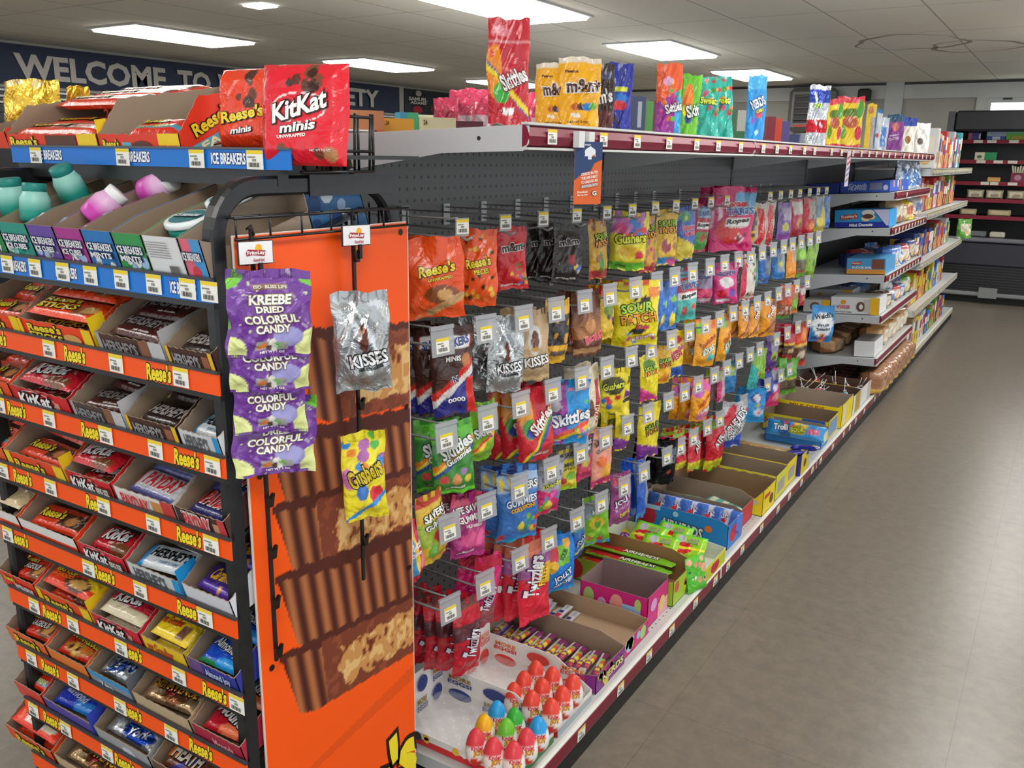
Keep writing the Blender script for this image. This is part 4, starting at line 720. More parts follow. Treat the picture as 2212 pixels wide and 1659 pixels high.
# ================================================================= gondola shelving
GX, GB = -.768, -1.235      # shelf front edge, pegboard face
Y0, SEC = 1.272, 1.2192
DECK = H0-1.238
YE = [Y0+SEC*i for i in range(7)]
BAYS = ['bay nearest the orange rack', 'second bay', 'third bay', 'fourth bay', 'fifth bay', 'farthest bay']
gon = empty('gondola_frame', (GB, Y0, 0)); tag(gon, 'long grey gondola run with dark pegboard backs along the aisle', 'shelving')
def gp(name, mb, mat, par=None):
    o = mb.obj(name, mat); o.parent = par or gon
    o.matrix_parent_inverse = gon.matrix_world.inverted() if par is None else Matrix.Identity(4); return o
for i in range(6):
    mb = MB(); box(mb, GB-.03, GB, YE[i]+.0165, YE[i+1]-.0165, .09, H0+.045, '5a5a5c')
    gp('pegboard_panel', mb, 'pegboard' if i < 3 else 'dark_steel')
for i in range(7):
    mb = MB(); box(mb, GB-.034, GB+.003, YE[i]-.016, YE[i]+.016, 0, H0+.045, '4a4a4c'); 
    for k in range(46): box(mb, GB+.0028, GB+.0034, YE[i]-.003, YE[i]+.003, .1+.0254*k, .116+.0254*k, '060606')
    gp('upright', mb, 'painted_steel')
mb = MB(); box(mb, GB-.5, GB-.034, Y0, YE[6], 0.0, .09, '8a8c8e'); gp('rear_base', mb, 'painted_steel')
TAGC = None
def tagcard(w=.033, h=.026):
    mb = MB(); box(mb, -w/2, w/2, -.0006, 0, -h/2, h/2, 'f0efe6')
    L = [('b', .8, 1, 'ecd02c'), ('r', .08, .55, .6, .68, '8a8a80'), ('r', .35, .6, .42, .55, '909090')]
    for k in range(9): L.append(('r', .14+.075*k, .14+.075*k+(.05 if k % 3 else .03), .12, .36, '3a3a3a'))
    do_layers(mb, plane_surf((-w/2, -.0006, -h/2), (w, 0, 0), (0, 0, h), (0, -1, 0)), L, w, h, .00012)
    return mb
_tg = tagcard().mesh('price_tag', 'matte_print')
def price_tag(M, par, pinv=None):
    o = bpy.data.objects.new('price_tag', _tg); COL.objects.link(o); o.parent = par
    o.matrix_basis = M; return o
def lip_tag(x, y, z, par, tilt=0, s=1.0): return price_tag(T(x, y, z)@R(90, 'Z')@R(tilt, 'X')@Matrix.Diagonal((s, 1, s, 1)), par)
# decks
for i in range(6):
    y0, y1 = YE[i]+.001, YE[i+1]-.001
    t_ = empty('base_deck', (GX, (y0+y1)/2, 0)); tag(t_, f'pale perforated base deck of the gondola in its {BAYS[i]}' if i < 3 else f'pale base deck of the gondola in its {BAYS[i]}', 'shelf', 'gondola base decks')
    inv = t_.matrix_world.inverted()
    def dp(name, mb, mat, par=None):
        o = mb.obj(name, mat); o.parent = par or t_; o.matrix_parent_inverse = inv if par is None else Matrix.Identity(4); return o
    mb = MB(); box(mb, GB+.004, GX-.004, y0, y1, DECK-.03, DECK, 'c0c2c0'); dp('deck_board', mb, 'painted_steel')
    if i < 3:
        mb = MB(); v = []; f = []; n = 0
        for a in (0, 1, 2):
            for k in range(46):
                cx_, cy_ = GX-.035-.0254*a, y0+.02+.0254*k+(.0127 if a % 2 else 0)
                if cy_ > y1-.01: continue
                v += [(cx_+.0026*math.cos(t*1.047), cy_+.0026*math.sin(t*1.047), DECK+.0004) for t in range(6)]; f.append(tuple(range(n, n+6))); n += 6
        mb.add(v, f, hx('1a1a1a')); tag(dp('punched_holes', mb, 'matte_print'), kind='stuff')
    mb = MB(); prism(mb, [(0, 0), (.011, .0), (.011, .039), (.007, .042), (0, .042)], 0, y1-y0, 'dcdcd6', mat=Fr((GX-.012, y1, DECK-.04), (1, 0, 0), (0, 0, 1)))
    lp = dp('front_lip', mb, 'painted_steel')
    mb = MB(); box(mb, GX-.0012, GX+.0012, y0+.01, y1-.01, DECK-.036, DECK-.004, '7c1c30' if i < 4 else 'b8ae98'); dp('price_channel', mb, 'gloss_plastic', lp)
    mb = MB(); box(mb, GB, GX-.004, y0, y1, 0.002, DECK-.035, '121212'); dp('kick_plate', mb, 'kick_black')
    rnd = random.Random(i)
    yy_ = y0+.06
    while yy_ < y1-.05:
        o = lip_tag(GX+.002, yy_, DECK-.02, lp, 0, 1.1)
        yy_ += (.13+.1*rnd.random()) if i < 4 else .07
# shelves with brackets
def shelf(i0, i1, zf, X0, X1, tilt, lipc, tags, lab, thick=.03, brk=.12, lipw=True, seed=0, cat='shelf', grp=None):
    y0, y1 = YE[i0]+.002, YE[i1]-.002; L = X1-X0; zb = zf-math.tan(math.radians(tilt))*L
    t_ = empty('metal_shelf', (X1, (y0+y1)/2, zf)); tag(t_, lab, cat, grp); inv = t_.matrix_world.inverted()
    def sp(name, mb, mat, par=None):
        o = mb.obj(name, mat); o.parent = par or t_; o.matrix_parent_inverse = inv if par is None else Matrix.Identity(4); return o
    mb = MB(); prism(mb, [(X0+.002, zb-.02), (X1-.01, zf-.02), (X1-.01, zf), (X0+.002, zb)], 0, y1-y0-.006, 'c4c8ca', mat=Fr((0, y1-.003, 0), (1, 0, 0), (0, 0, 1))); sp('shelf_board', mb, 'painted_steel')
    for ye in (y0, y1-.003):
        mb = MB(); prism(mb, [(X0+.004, zb-brk), (X0+L*.62, zf-.047), (X1-.012, zf-.042), (X1-.002, zf-.03), (X1-.002, zf-.002), (X0+.004, zb-.002)], 0, .0025, 'c2c6ca', mat=Fr((0, ye+.0028, 0), (1, 0, 0), (0, 0, 1)))
        a = [(X1-.1+.004*math.cos(q*.785), zf-.022+.004*math.sin(q*.785)) for q in range(8)]; prism(mb, a, 0, .0028, '2a2a2a', mat=Fr((0, ye+.0028, 0), (1, 0, 0), (0, 0, 1)))
        sp('bracket', mb, 'painted_steel')
    mb = MB(); prism(mb, [(0, 0), (.009, .004), (.014, .018), (.009, .032), (0, .038)], 0, y1-y0, lipc, mat=Fr((X1-.014, y1, zf-.036), (1, 0, 0), (0, 0, 1)))
    box(mb, X1-.016, X1-.001, y0, y1, zf-.04, zf-.036, 'd0d0cc'); box(mb, X1-.016, X1-.002, y0, y1, zf+.0, zf+.004, 'd0d0cc')
    ch = sp('price_channel', mb, 'gloss_plastic')
    for y in tags:
        o = lip_tag(X1+.001, y, zf-.018, ch, 0, .95 if SMALL else .95)
    return zb
SMALL = 0
TOPZ = H0+.051
def ty(px, py=300): return PX(px, py, GX)[1]
tops = [[ty(1192), ty(1303, 301), ty(1376), ty(1445), ty(1505), ty(1552), ty(1601)], [ty(1650), ty(1680), ty(1709), ty(1740), ty(1762), ty(1799), ty(1821)], [1, 2, 3, 4, 5, 6], [1, 2, 3, 4, 5, 6, 7]]
for k in (2, 3): tops[k] = [YE[k]+.05+.16*j for j in range(7)]
for i in range(4):
    shelf(i, i+1, TOPZ, GB, GX, 2.0, '7e1c34', tops[i], f'{ORD[i]} top shelf from the rack, tilted, with maroon price strip', grp='top shelves of the gondola', brk=.075)
# rear half of the top shelves
for i in range(4):
    mb = MB(); box(mb, GB-.46, GB-.036, YE[i]+.002, YE[i+1]-.002, TOPZ-.04, TOPZ-.015, 'b8bcbe'); tag(mb.obj('rear_shelf', 'painted_steel'), f'{ORD[i]} rear top shelf from the rack, behind the pegboard', 'shelf', 'rear top shelves')
# white end of the price strip + hanging flyer
SHZ = [H0-1.025, H0-.793, H0-.577, H0-.33, H0-.15]
SHN = ['lowest bread shelf', 'second bread shelf from below', 'middle bread shelf', 'fourth bread shelf from below', 'topmost bread shelf']
for k, z in enumerate(SHZ):
    shelf(3, 4, z, GB, GX, 3.5, '7e2034', [YE[3]+.08+.11*j for j in range(10)] if k in (2, 3) else ([] if k < 2 else [YE[3]+.3]), f'{SHN[k]} in the fourth gondola bay', brk=.1, grp='bread shelves')
BZS = [H0-.04, H0-.312, H0-.628, H0-.934]
BN = ['topmost', 'second', 'third', 'lowest']
for i in (4, 5):
    for k, z in enumerate(BZS):
        shelf(i, i+1, z, GB, GX, 1.0, 'b5ab95', [YE[i]+.05+.075*j for j in range(15)], f'{BN[k]} beige-edged shelf in the {BAYS[i]} of the gondola', brk=.08, grp='beige-edged shelves')
# ---------------------------------------------------------------- peg hooks
HXT = -.985
ROWZ = [H0-.118, H0-.318, H0-.510, H0-.706, H0-.888]
ROWN = ['top hook row', 'second hook row', 'middle hook row', 'fourth hook row', 'lowest hook row']
def make_hook(big):
    t_ = empty('peg_hook', (0, 0, 0))
    L = HXT-GB
    mb = MB(); tube(mb, [(-L, 0, -.03), (-.02, 0, -.034), (.006, 0, -.03)]+([] if big else [(.024, 0, -.037), (.036, 0, -.03)]), .0026, 'b4b6b6', 6)
    tube(mb, [(-L, 0, .002), (-.01, 0, .002), (.002, 0, .004)], .002, 'a8aaaa', 6); box(mb, -L, -L+.003, -.012, .012, -.038, .01, '9a9c9c')
    mb.obj('wire', 'wire_steel', t_)
    if big:
        mb = MB(); M = T(.012, 0, 0)@R(80, 'Z')@R(-6, 'X'); box(mb, -.029, .029, -.001, .001, -.05, .004, 'a8acb2', mat=M); box(mb, -.03, .03, -.003, .002, .0, .008, 'b8bcc0', mat=M)
        mb.obj('label_holder', 'clear_plastic', t_); price_tag(T(.0155, -.002, -.03)@R(80, 'Z')@R(-6, 'X')@Matrix.Diagonal((1.0, 1, 1.1, 1)), t_)
    else:
        mb = MB(); M = T(.012, 0, 0)@R(78, 'Z'); box(mb, -.017, .017, -.0008, .0008, -.03, .004, 'c8ccd0', mat=M); mb.obj('label_holder', 'clear_plastic', t_)
        price_tag(T(.0138, -.001, -.012)@R(78, 'Z')@Matrix.Diagonal((.95, 1, 1.05, 1)), t_)
    return t_
HK = {}
for b in (0, 1): HK[b] = [make_hook(b), False]
def hook(row, y, n):
    b = 1 if row else 0; M = T(HXT, y, ROWZ[row])
    if not HK[b][1]: o = HK[b][0]; o.matrix_world = M; HK[b][1] = True
    else: o = copy_tree(HK[b][0], M)
    tag(o, f'wire peg hook with price tag, {ORD[n]} from the rack on the {ROWN[row]}', 'hook', 'peg hooks')
    return o
"""each hook: (tag x px, [(design, centre x px, top y px, bottom y px, width px, copies behind, words, aspect)])"""
HOOKS = [
 [(987, [('reese_cups', 945, 512, 686, 128, 1, 'orange bag of unwrapped chocolate cups', .72)]),
  (1081, [('reese_pieces', 1030, 494, 660, 84, 0, 'narrow orange bag of round candy pieces', .5)]),
  (1163, [('mm_red', 1105, 489, 626, 72, 0, 'red bag with dark lettering', .55)]),
  (1236, [('mm_black', 1220, 484, 610, 62, 2, 'dark brown bag with pale lettering', .55)]),
  (1302, [('sour_brown', 1289, 474, 602, 38, 0, 'thin red and gold sour candy bag', .5)]),
  (1357, [('gushers_green', 1353, 458, 584, 78, 0, 'green bordered bag of fruit gushing candy', .66)]),
  (1407, [('sour_mixed', 1397, 466, 588, 36, 0, 'reddish gold sour candy bag', .5)]),
  (1452, [('sour_trop', 1434, 452, 573, 46, 0, 'yellow and blue sour candy bag', .5)]),
  (1493, [('swirl_blue', 1476, 446, 562, 42, 0, 'blue sour candy bag with yellow base', .5)]),
  (1528, [('tart_green', 1508, 440, 545, 34, 0, 'magenta and green rope candy bag', .5)]),
  (1563, [('tart_magenta', 1577, 404, 542, 94, 1, 'large magenta rope candy pouch', .8)]),
  (1612, [('yellow_black', 1618, 440, 522, 24, 0, 'small brown and gold bag', .5)]),
  (1657, [('tw_red_w', 1636, 440, 530, 26, 0, 'white bag with red side stripe', .5), ]),
  (1680, [('tw_red_w', 1658, 432, 534, 22, 0, 'white bag with red lettered stripe', .5)]),
  (1702, [('purple_nut', 1687, 438, 518, 28, 0, 'purple and grey snack bag', .6)]),
  (1722, [('red_nut', 1716, 430, 510, 26, 0, 'dark red and white snack bag', .6)]),
  (1743, [('red_mix', 1741, 430, 512, 26, 0, 'red and clear snack bag', .6)]),
  (1762, [('yel_blue', 1765, 424, 502, 24, 0, 'yellow and clear snack bag', .6)]),
  (1780, [('blue_film', 1781, 424, 492, 16, 0, 'grey blue snack bag', .6)]),
 ],
 [(943, [('snickers_m', 985, 702, 898, 90, 3, 'brown and blue bag of peanut bars', .5)]),
  (1038, [('kiss_silver', 1086, 684, 846, 76, 2, 'silver bag of chocolate drops', .5)]),
  (1120, [('kiss_tan', 1152, 668, 822, 66, 1, 'tan bag of almond chocolate drops', .5)]),
  (1191, [('yellow_black', 1197, 648, 784, 52, 0, 'yellow and black candy bag', .55)]),
  (1253, [('rolo', 1267, 630, 768, 60, 1, 'copper brown caramel candy bag', .58)]),
  (1308, [('sour_thin', 1308, 617, 732, 28, 1, 'thin mixed yellow sour candy bag', .5)]),
  (1363, [('sour_extreme', 1371, 608, 746, 98, 1, 'large yellow sour candy bag, green lettering', .74)]),
  (1410, [('blue_pine', 1424, 620, 712, 20, 0, 'thin dark blue candy bag', .5)]),
  (1449, [('blue_pine', 1444, 604, 712, 32, 0, 'blue candy bag with green fruit', .5)]),
  (1488, [('tart_teal', 1481, 578, 692, 42, 0, 'teal, white and red rope candy bag', .5)]),
  (1526, [('hichew_grey', 1518, 586, 654, 34, 0, 'grey and magenta chew candy bag', .62)]),
  (1558, [('hichew_pink', 1566, 568, 656, 52, 0, 'bright pink chew candy bag', .6)]),
  (1588, [('lic_white', 1608, 552, 648, 30, 0, 'white bag with crimson side stripe', .5)]),
  (1615, [('teal_film', 1627, 560, 620, 14, 0, 'thin teal candy bag', .5)]),
  (1640, [('blue_film', 1648, 546, 612, 24, 0, 'blue and grey candy bag', .55)]),
  (1664, [('blue_film2', 1680, 540, 602, 26, 0, 'bright blue candy bag', .55)]),
  (1687, [('orange_film', 1706, 532, 600, 20, 0, 'orange candy bag', .55)]),
  (1706, [('green_mix', 1726, 528, 598, 20, 0, 'green and brown candy bag', .55)]),
  (1725, [('lime_film', 1746, 528, 600, 22, 0, 'lime green candy bag', .55)]),
  (1744, []),
  (1762, [])],
 [(952, [('skit_gummy', 981, 908, 1064, 88, 1, 'green bag of rainbow gummies', .6)]),
  (1042, [('skit_lime', 1038, 868, 994, 54, 0, 'lime green rainbow candy bag', .62)]),
  (1114, [('skit_red', 1157, 836, 992, 74, 2, 'red rainbow candy bag', .6)]),
  (1184, [('skit_blue', 1222, 822, 958, 92, 0, 'purple and bright blue rainbow candy bag', .72)]),
  (1247, [('cream_own', 1271, 790, 948, 34, 1, 'cream bag with red band', .5)]),
  (1302, [('gushers_y2', 1316, 796, 892, 58, 1, 'yellow bag with dark green lettering', .6)]),
  (1355, [('sp_purp', 1352, 790, 860, 16, 0, 'narrow yellow bag with pink end', .5)]),
  (1398, [('sour_tall', 1401, 768, 866, 38, 0, 'yellow sour candy bag with pink bottom', .45)]),
  (1443, [('sour_oran', 1430, 748, 828, 30, 0, 'golden sour candy bag', .5)]),
  (1481, [('swed_yel', 1458, 716, 816, 36, 0, 'yellow and blue fish candy bag', .5)]),
  (1517, [('star_orange', 1516, 694, 790, 44, 1, 'orange fruit chew bag with green corner', .55)]),
  (1547, []),
  (1577, [('star_orange', 1559, 680, 780, 22, 0, 'orange bag seen edge-on', .5)]),
  (1603, [('trolli', 1604, 662, 730, 20, 1, 'thin orange gummy bag', .5)]),
  (1629, [('trolli', 1626, 658, 728, 22, 0, 'orange gummy bag seen edge-on', .5)]),
  (1652, [('trolli', 1655, 650, 726, 34, 0, 'orange gummy bag with white lettering', .58)]),
  (1676, [('trail', 1691, 618, 688, 30, 0, 'orange and green trail mix bag', .6)]),
  (1696, [('trail_green', 1714, 618, 676, 16, 0, 'narrow tan bag with green leaf patch', .5)]),
  (1715, [('red_nut', 1731, 620, 660, 12, 0, 'dark maroon narrow snack bag', .5)]),
  (1738, [])],
[(959, [('ls_pink_r', 897, 1120, 1252, 30, 0, 'pink gummy bag half hidden by orange panel', .5), ('ls_yel', 935, 1062, 1210, 56, 0, 'yellow and green ring gummy bag', .6)]),
  (1040, [('ls_mag', 1008, 1066, 1202, 76, 1, 'magenta ring gummy bag', .6)]),
  (1111, [('ls_shark', 1118, 1008, 1166, 86, 1, 'blue ocean gummy bag', .58)]),
  (1181, [('nerd_grey', 1180, 996, 1110, 54, 0, 'grey and pink gummy bag', .6)]),
  (1245, [('gum_yel', 1222, 972, 1058, 48, 0, 'yellow green gummy bag', .6), ('gum_pink', 1262, 942, 1034, 34, 0, 'pink and grey gummy bag', .55)]),
  (1299, [('ls_peach', 1297, 926, 1046, 42, 0, 'peach and pink gummy bag', .5)]),
  (1347, [('sp_purp', 1340, 872, 972, 30, 2, 'yellow sour bag with purple bottom', .5)]),
  (1392, [('sp_purp', 1401, 872, 990, 44, 0, 'larger yellow sour bag with purple bottom', .52)]),
  (1436, []),
  (1471, []),
  (1501, [('star_pink', 1508, 822, 910, 38, 2, 'orange and pink gummy bag', .56)]),
  (1536, []),
  (1563, [('side_pink', 1555, 796, 868, 16, 1, 'pink and lime bag seen edge-on', .5)]),
  (1590, [('side_blue', 1574, 782, 848, 26, 0, 'blue gummy bag', .5)]),
  (1614, [('teal_grn', 1626, 764, 840, 20, 0, 'teal and green bag', .5)]),
  (1635, [('lime_film', 1643, 756, 818, 18, 0, 'lime bag seen edge-on', .5)]),
  (1672, [('purp_film', 1664, 722, 794, 26, 0, 'purple candy bag', .55)]),
  (1695, [('red_brown', 1700, 704, 776, 22, 1, 'red and brown snack bag', .5)]),
  (1718, [('red_yel2', 1727, 700, 792, 26, 0, 'bright red and brown snack bag', .5)]),
  (1742, [('welch', 1769, 664, 738, 48, 0, 'light blue fruit snack bag with white cloud', .66)])],
 [(961, [('twiz_red', 1008, 1290, 1452, 58, 5, 'red licorice bag with clear band', .42)]),
  (1037, [('twiz_pink', 1041, 1200, 1356, 58, 1, 'pink and red licorice bag', .42)]),
  (1113, [('twiz_fruit', 1156, 1152, 1340, 66, 3, 'purple and red licorice bag', .42)]),
  (1176, [('jolly_blue', 1207, 1156, 1276, 66, 1, 'blue hard candy bag', .6)]),
  (1237, [('jolly_dk', 1246, 1120, 1204, 22, 0, 'dark blue candy bag', .5)]),
  (1290, [('jolly_green', 1288, 1070, 1176, 58, 0, 'green and silver candy bag', .55)]),
  (1340, [('jolly_purp', 1333, 1026, 1130, 42, 0, 'purple hard candy bag', .6)]),
  (1383, [('blue_side', 1381, 996, 1118, 20, 1, 'thin bright blue bag seen edge-on', .42)]),
  (1433, [('black_film', 1432, 954, 1046, 46, 2, 'glossy black candy bag', .55)]),
  (1462, [('air_red', 1466, 930, 1014, 24, 1, 'red bag with lime base seen edge-on', .5)]),
  (1491, [('air_red', 1496, 926, 1016, 26, 1, 'red and lime candy bag', .5)]),
  (1521, [('air_red', 1539, 908, 1014, 36, 1, 'wider red and lime candy bag', .5)]),
  (1548, [('air_white', 1573, 872, 966, 52, 0, 'white and red candy bag with bold lettering', .6)]),
  (1600, [('blue_gum', 1627, 842, 912, 44, 1, 'light blue gummy bag', .6)]),
  (1652, [('pink_gum', 1665, 800, 878, 30, 1, 'crimson and blue gummy bag', .55)]),
  (1681, [('green_bar', 1686, 778, 852, 16, 1, 'green and brown bar bag seen edge-on', .5)]),
  (1700, [('green_bar', 1707, 778, 850, 24, 0, 'green and brown bar bag', .5)])],
]
def place_bag(des, cx_, yt, yb, wpx, asp, X=HXT-.012, t=.035, kind='hang', name='candy_bag', seed=0, zfix=None, yawmax=25, res=None):
    P = PX(cx_, yt, X); Q = PX(cx_, yb, X); h = P[2]-Q[2]; w = asp*h
    z = depth(PX(cx_, (yt+yb)/2, X)); c = min(1, max(.22, wpx*z/(w*FPX))); phi = math.degrees(math.acos(c))
    ac = math.degrees(math.atan2(-P[1], -P[0])); na = min(ac+phi, yawmax)
    if c >= 1: w = wpx*z/FPX
    nx, ny = res or ((34, 46) if z < 2.3 else (22, 30) if z < 3.5 else (14, 18))
    b = Q if zfix is None else np.array([P[0], P[1], zfix])
    if zfix is not None: h = P[2]-zfix
    M = T(*b)@R(na+90, 'Z')@R(((seed*37) % 11-5)*.9, 'Y')
    return bag_obj(name, des, w, h, min(t, w*.3), M, seed, kind, nx=nx, ny=ny), na, w, h
for row, hs in enumerate(HOOKS):
    for n, (tx_, bags) in enumerate(hs):
        y = PX(tx_, 829.5+(0), HXT)[1]
        # solve the hook's Y from its column at the row height
        d = None; lo, hi = 1.0, 6.0
        for _ in range(40):
            md = (lo+hi)/2; q = np.array([HXT, md, ROWZ[row]])-O3; px = 1106+FPX*(q@CR)/(q@CF)
            if px < tx_: lo = md
            else: hi = md
        y = max(lo, Y0+.015)
        hook(row, y, n)
        for (des, cx_, yt, yb, wpx, nb, words, asp) in bags:
            o, na, w, h = place_bag(des, cx_, yt, yb, wpx, asp, seed=(n*7+row*3) % 11, t=.026 if nb else .042)
            pos = f'{ORD[n]} hook, {ROWN[row]}'
            tag(o, f'{words}, {"front on " if nb else ""}{pos}', 'candy bag', f'{words}s' if nb else None)
            for k in range(nb):
                c = inst(o); dx = -.034*(k+1); dy = -.004*(k+1)
                tw = (k % 2*2-1)*5-14
                c.matrix_world = T(dx, dy, -.004*(k % 2))@o.matrix_world@R(tw, 'Z')
                tag(c, f'{words}, {ORD[k+1]} from front on {pos}', 'candy bag', f'{words}s')
# ================================================================= end rack with trays of bars
RX0, RX1, RYF = -1.575, -.945, .77
rack = empty('candy_rack', ((RX0+RX1)/2, .95, 0)); tag(rack, 'black steel candy rack with orange side panel and orange shelf strips', 'rack')
rinv = rack.matrix_world.inverted()
def rp(name, mb, mat, par=None):
    o = mb.obj(name, mat); o.parent = par or rack; o.matrix_parent_inverse = rinv if par is None else Matrix.Identity(4); return o
def arch(X):
    mb = MB(); ya, yb, zt, r = .787, 1.152, H0-.045, .07; pts = [(ya, 0.002), (ya, zt-r)]
    for k in range(1, 8): a = math.radians(180-k*90/8); pts.append((ya+r+r*math.cos(a), zt-r+r*math.sin(a)))
    pts.append((ya+r, zt)); pts.append((yb-r, zt))
    for k in range(1, 8): a = math.radians(90-k*90/8); pts.append((yb-r+r*math.cos(a), zt-r+r*math.sin(a)))
    pts += [(yb, zt-r), (yb, 0.002)]
    hw, hd, b = .0135, .011, .004
    sec = [(-hw+b, -hd), (hw-b, -hd), (hw, -hd+b), (hw, hd-b), (hw-b, hd), (-hw+b, hd), (-hw, hd-b), (-hw, -hd+b)]
    vs = []; fs = []; n = 8
    for i, p in enumerate(pts):
        a = np.array(pts[max(i-1, 0)]); c = np.array(pts[min(i+1, len(pts)-1)]); d = (c-a)/np.linalg.norm(c-a); nn = (-d[1], d[0])
        for u, v in sec: vs.append((X+v, p[0]+nn[0]*u, p[1]+nn[1]*u))
    for i in range(len(pts)-1):
        for k in range(n): fs.append((i*n+k, i*n+(k+1) % n, (i+1)*n+(k+1) % n, (i+1)*n+k))
    mb.add(vs, fs, hx('1b1c1d'))
    box(mb, X+.0105, X+.0135, .955, 1.15, H0-.061, H0-.03, '1d1e20')
    return rp('side_frame', mb, 'black_steel')
arch(-.962); arch(-1.57)
# printed side panel: stacked peanut butter cups
PW, PH = .372, H0-.108-.03
PXF = -.944
def panel():
    nx, ny = 130, 400
    V, U = np.meshgrid(np.linspace(0, 1, ny+1), np.linspace(0, 1, nx+1), indexing='ij')
    y = U*PW; z = V*PH+.03-H0           # metres, z relative to the eye
    C = np.zeros(U.shape+(3,)); C[:] = hx('fb5a12')
    rs = np.random.RandomState(4)
    def grain(k, sd):
        g = np.random.RandomState(sd).rand(ny//k+3, nx//k+3); a = np.arange(ny+1)/k; b = np.arange(nx+1)/k; ia, ib = a.astype(int), b.astype(int); fa, fb = (a-ia)[:, None], (b-ib)[None]
        return g[ia][:, ib]*(1-fa)*(1-fb)+g[ia+1][:, ib]*fa*(1-fb)+g[ia][:, ib+1]*(1-fa)*fb+g[ia+1][:, ib+1]*fa*fb
    crumb = (grain(3, 1)+.7*grain(6, 2)-.85)*2.6
    def cup(zc, zt, zb, yl, cut, slope=.18):
        """one cup: left edge yl, top zt.. bottom zb, runs off to the right"""
        top = zt+slope*(y-yl)+.004*np.abs(np.sin(y*75)); bot = zb+slope*(y-yl)*.8
        taper = yl+(top-z)*.29
        ins = (z < top) & (z > bot) & (y > taper) & (z > bot+np.clip(.012-(y-taper)*.4, 0, .012))
        rib = np.sin((y-taper*.5)*190)
        rt = (np.clip(rib, -1, 1)*.5+.5)[..., None]**1.3; col = np.array(hx('4a1e18'))*(1-rt)+np.array(hx('b26c42'))*rt
        C[ins] = col[ins]
        rim = (z < top+.012) & (z > top-.016*np.clip((y-yl)*6, 0, 1)) & (y > yl-.004+(top-z)*.2) ; 
        C[rim] = hx('54261e')
        if cut:
            cc = ins & (y > yl+.085+(top-z)*.1); C[cc] = hx('7a3c28'); C[cc & (crumb > .45)] = hx('8e4a30')
            w = .006*np.sin(y*120)+.006*np.sin(z*150)
            c2 = cc & (y > yl+.12+w+.3*np.abs(z-(top+bot)/2)) & (z < top-.025+w) & (z > bot+.022+w)
            C[c2] = hx('c98f52'); C[c2 & (crumb > .35)] = hx('e0b678'); C[c2 & (crumb < -.75)] = hx('8c4c2c'); C[c2 & (crumb < -1.15)] = hx('6c2c22')
    for zt, zb, yl, ct in ((-.265, -.405, .10, 1), (-.412, -.523, .04, 0), (-.524, -.645, .046, 1), (-.638, -.768, .044, 0), (-.773, -.891, .044, 1)): cup(0, zt, zb, yl, ct, -.11)
    m = (np.abs(z-(-1.0+.14*(y-.1))) < .004+.03*y) & (z < -.91) & (y > .05) & (C[..., 0] > .8); C[m] = hx('e65210')  # darker orange shadow streak below the cups, painted into the panel colours
    mb = MB()
    P = np.stack([np.full(U.shape, PXF), .803+y, z+H0], -1).reshape(-1, 3)
    r = .012; ed = np.minimum(np.minimum(y, PW-y), np.minimum(V*PH, (1-V)*PH)) < .0022; C[ed] = hx('f2e8dc')
    F = [(j*(nx+1)+i, j*(nx+1)+i+1, (j+1)*(nx+1)+i+1, (j+1)*(nx+1)+i) for j in range(ny) for i in range(nx)]
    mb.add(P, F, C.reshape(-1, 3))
    Z1 = H0-.108; y0, y1 = .803, .803+PW
    v = [(PXF, y0, .03), (PXF, y1, .03), (PXF, y1, Z1), (PXF, y0, Z1)]; v += [(PXF-.003, b, c) for a, b, c in v]
    mb.add(v, [(7, 6, 5, 4), (0, 4, 5, 1), (1, 5, 6, 2), (2, 6, 7, 3), (3, 7, 4, 0)], hx('e8e0d8'))
    su = plane_surf((PXF, y0, .03), (0, PW, 0), (0, 0, PH), (1, 0, 0))
    put_text(mb, su, "Reese's", .5, (H0-1.165-.03)/PH, .98, .1, 'f2dc2c', '2a120c', 14, .15, PW, PH, .0006, 0, .05)
    for (a, b) in ((.022, H0-.145), (PW-.02, H0-.125), (.022, H0-.455), (.022, H0-.77), (PW-.012, H0-.74), (PW-.012, H0-.43)):
        mb.add([(PXF+.001, y0+a+.0055*math.cos(t*.628), b+.0055*math.sin(t*.628)) for t in range(10)], [tuple(range(10))], hx('1c1210'))
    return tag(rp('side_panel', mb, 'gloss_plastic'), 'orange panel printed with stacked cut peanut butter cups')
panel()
mb = MB(); z0 = H0-.085
for x in (-.957, -.935): tube(mb, [(x, .80, z0), (x, 1.165, z0)], .0022, '1c1c1c', 6)
tube(mb, [(-.935, .80, z0-.028), (-.935, 1.165, z0-.028)], .0022, '1c1c1c', 6)
for k in range(7): tube(mb, [(-.957, .802+.06*k, z0), (-.935, .802+.06*k, z0), (-.935, .802+.06*k, z0-.03)], .0016, '1c1c1c', 6)
rp('hanging_rail', mb, 'black_steel')
mb = MB()
for k in range(38): tube(mb, [(-1.575, .80, .15+.026*k), (-1.575, 1.14, .15+.026*k)], .0022, '101010', 5)
rp('side_wire_grid', mb, 'black_steel')
mb = MB()
for k in range(30): tube(mb, [(-1.56+.0205*k, 1.15, .1), (-1.56+.0205*k, 1.15, H0-.08)], .0018, '101010', 5)
rp('back_wire_grid', mb, 'black_steel')
SK = [None, -.165, -.292, -.412, -.536, -.661, -.787, -.906, -1.023, -1.143]
ANG = 16
SN = ['', 'blue-edged gum shelf', 'first orange shelf', 'second orange shelf', 'third orange shelf', 'fourth orange shelf', 'fifth orange shelf', 'sixth orange shelf', 'seventh orange shelf', 'bottom orange shelf']
def xk(px, k, Y=RYF, z=None):
    z = H0+SK[k] if z is None else z
    lo, hi = -2.5, -.3
    for _ in range(40):
        md = (lo+hi)/2; q = np.array([md, Y, z])-O3
        if 1106+FPX*(q@CR)/(q@CF) < px: lo = md
        else: hi = md
    return lo
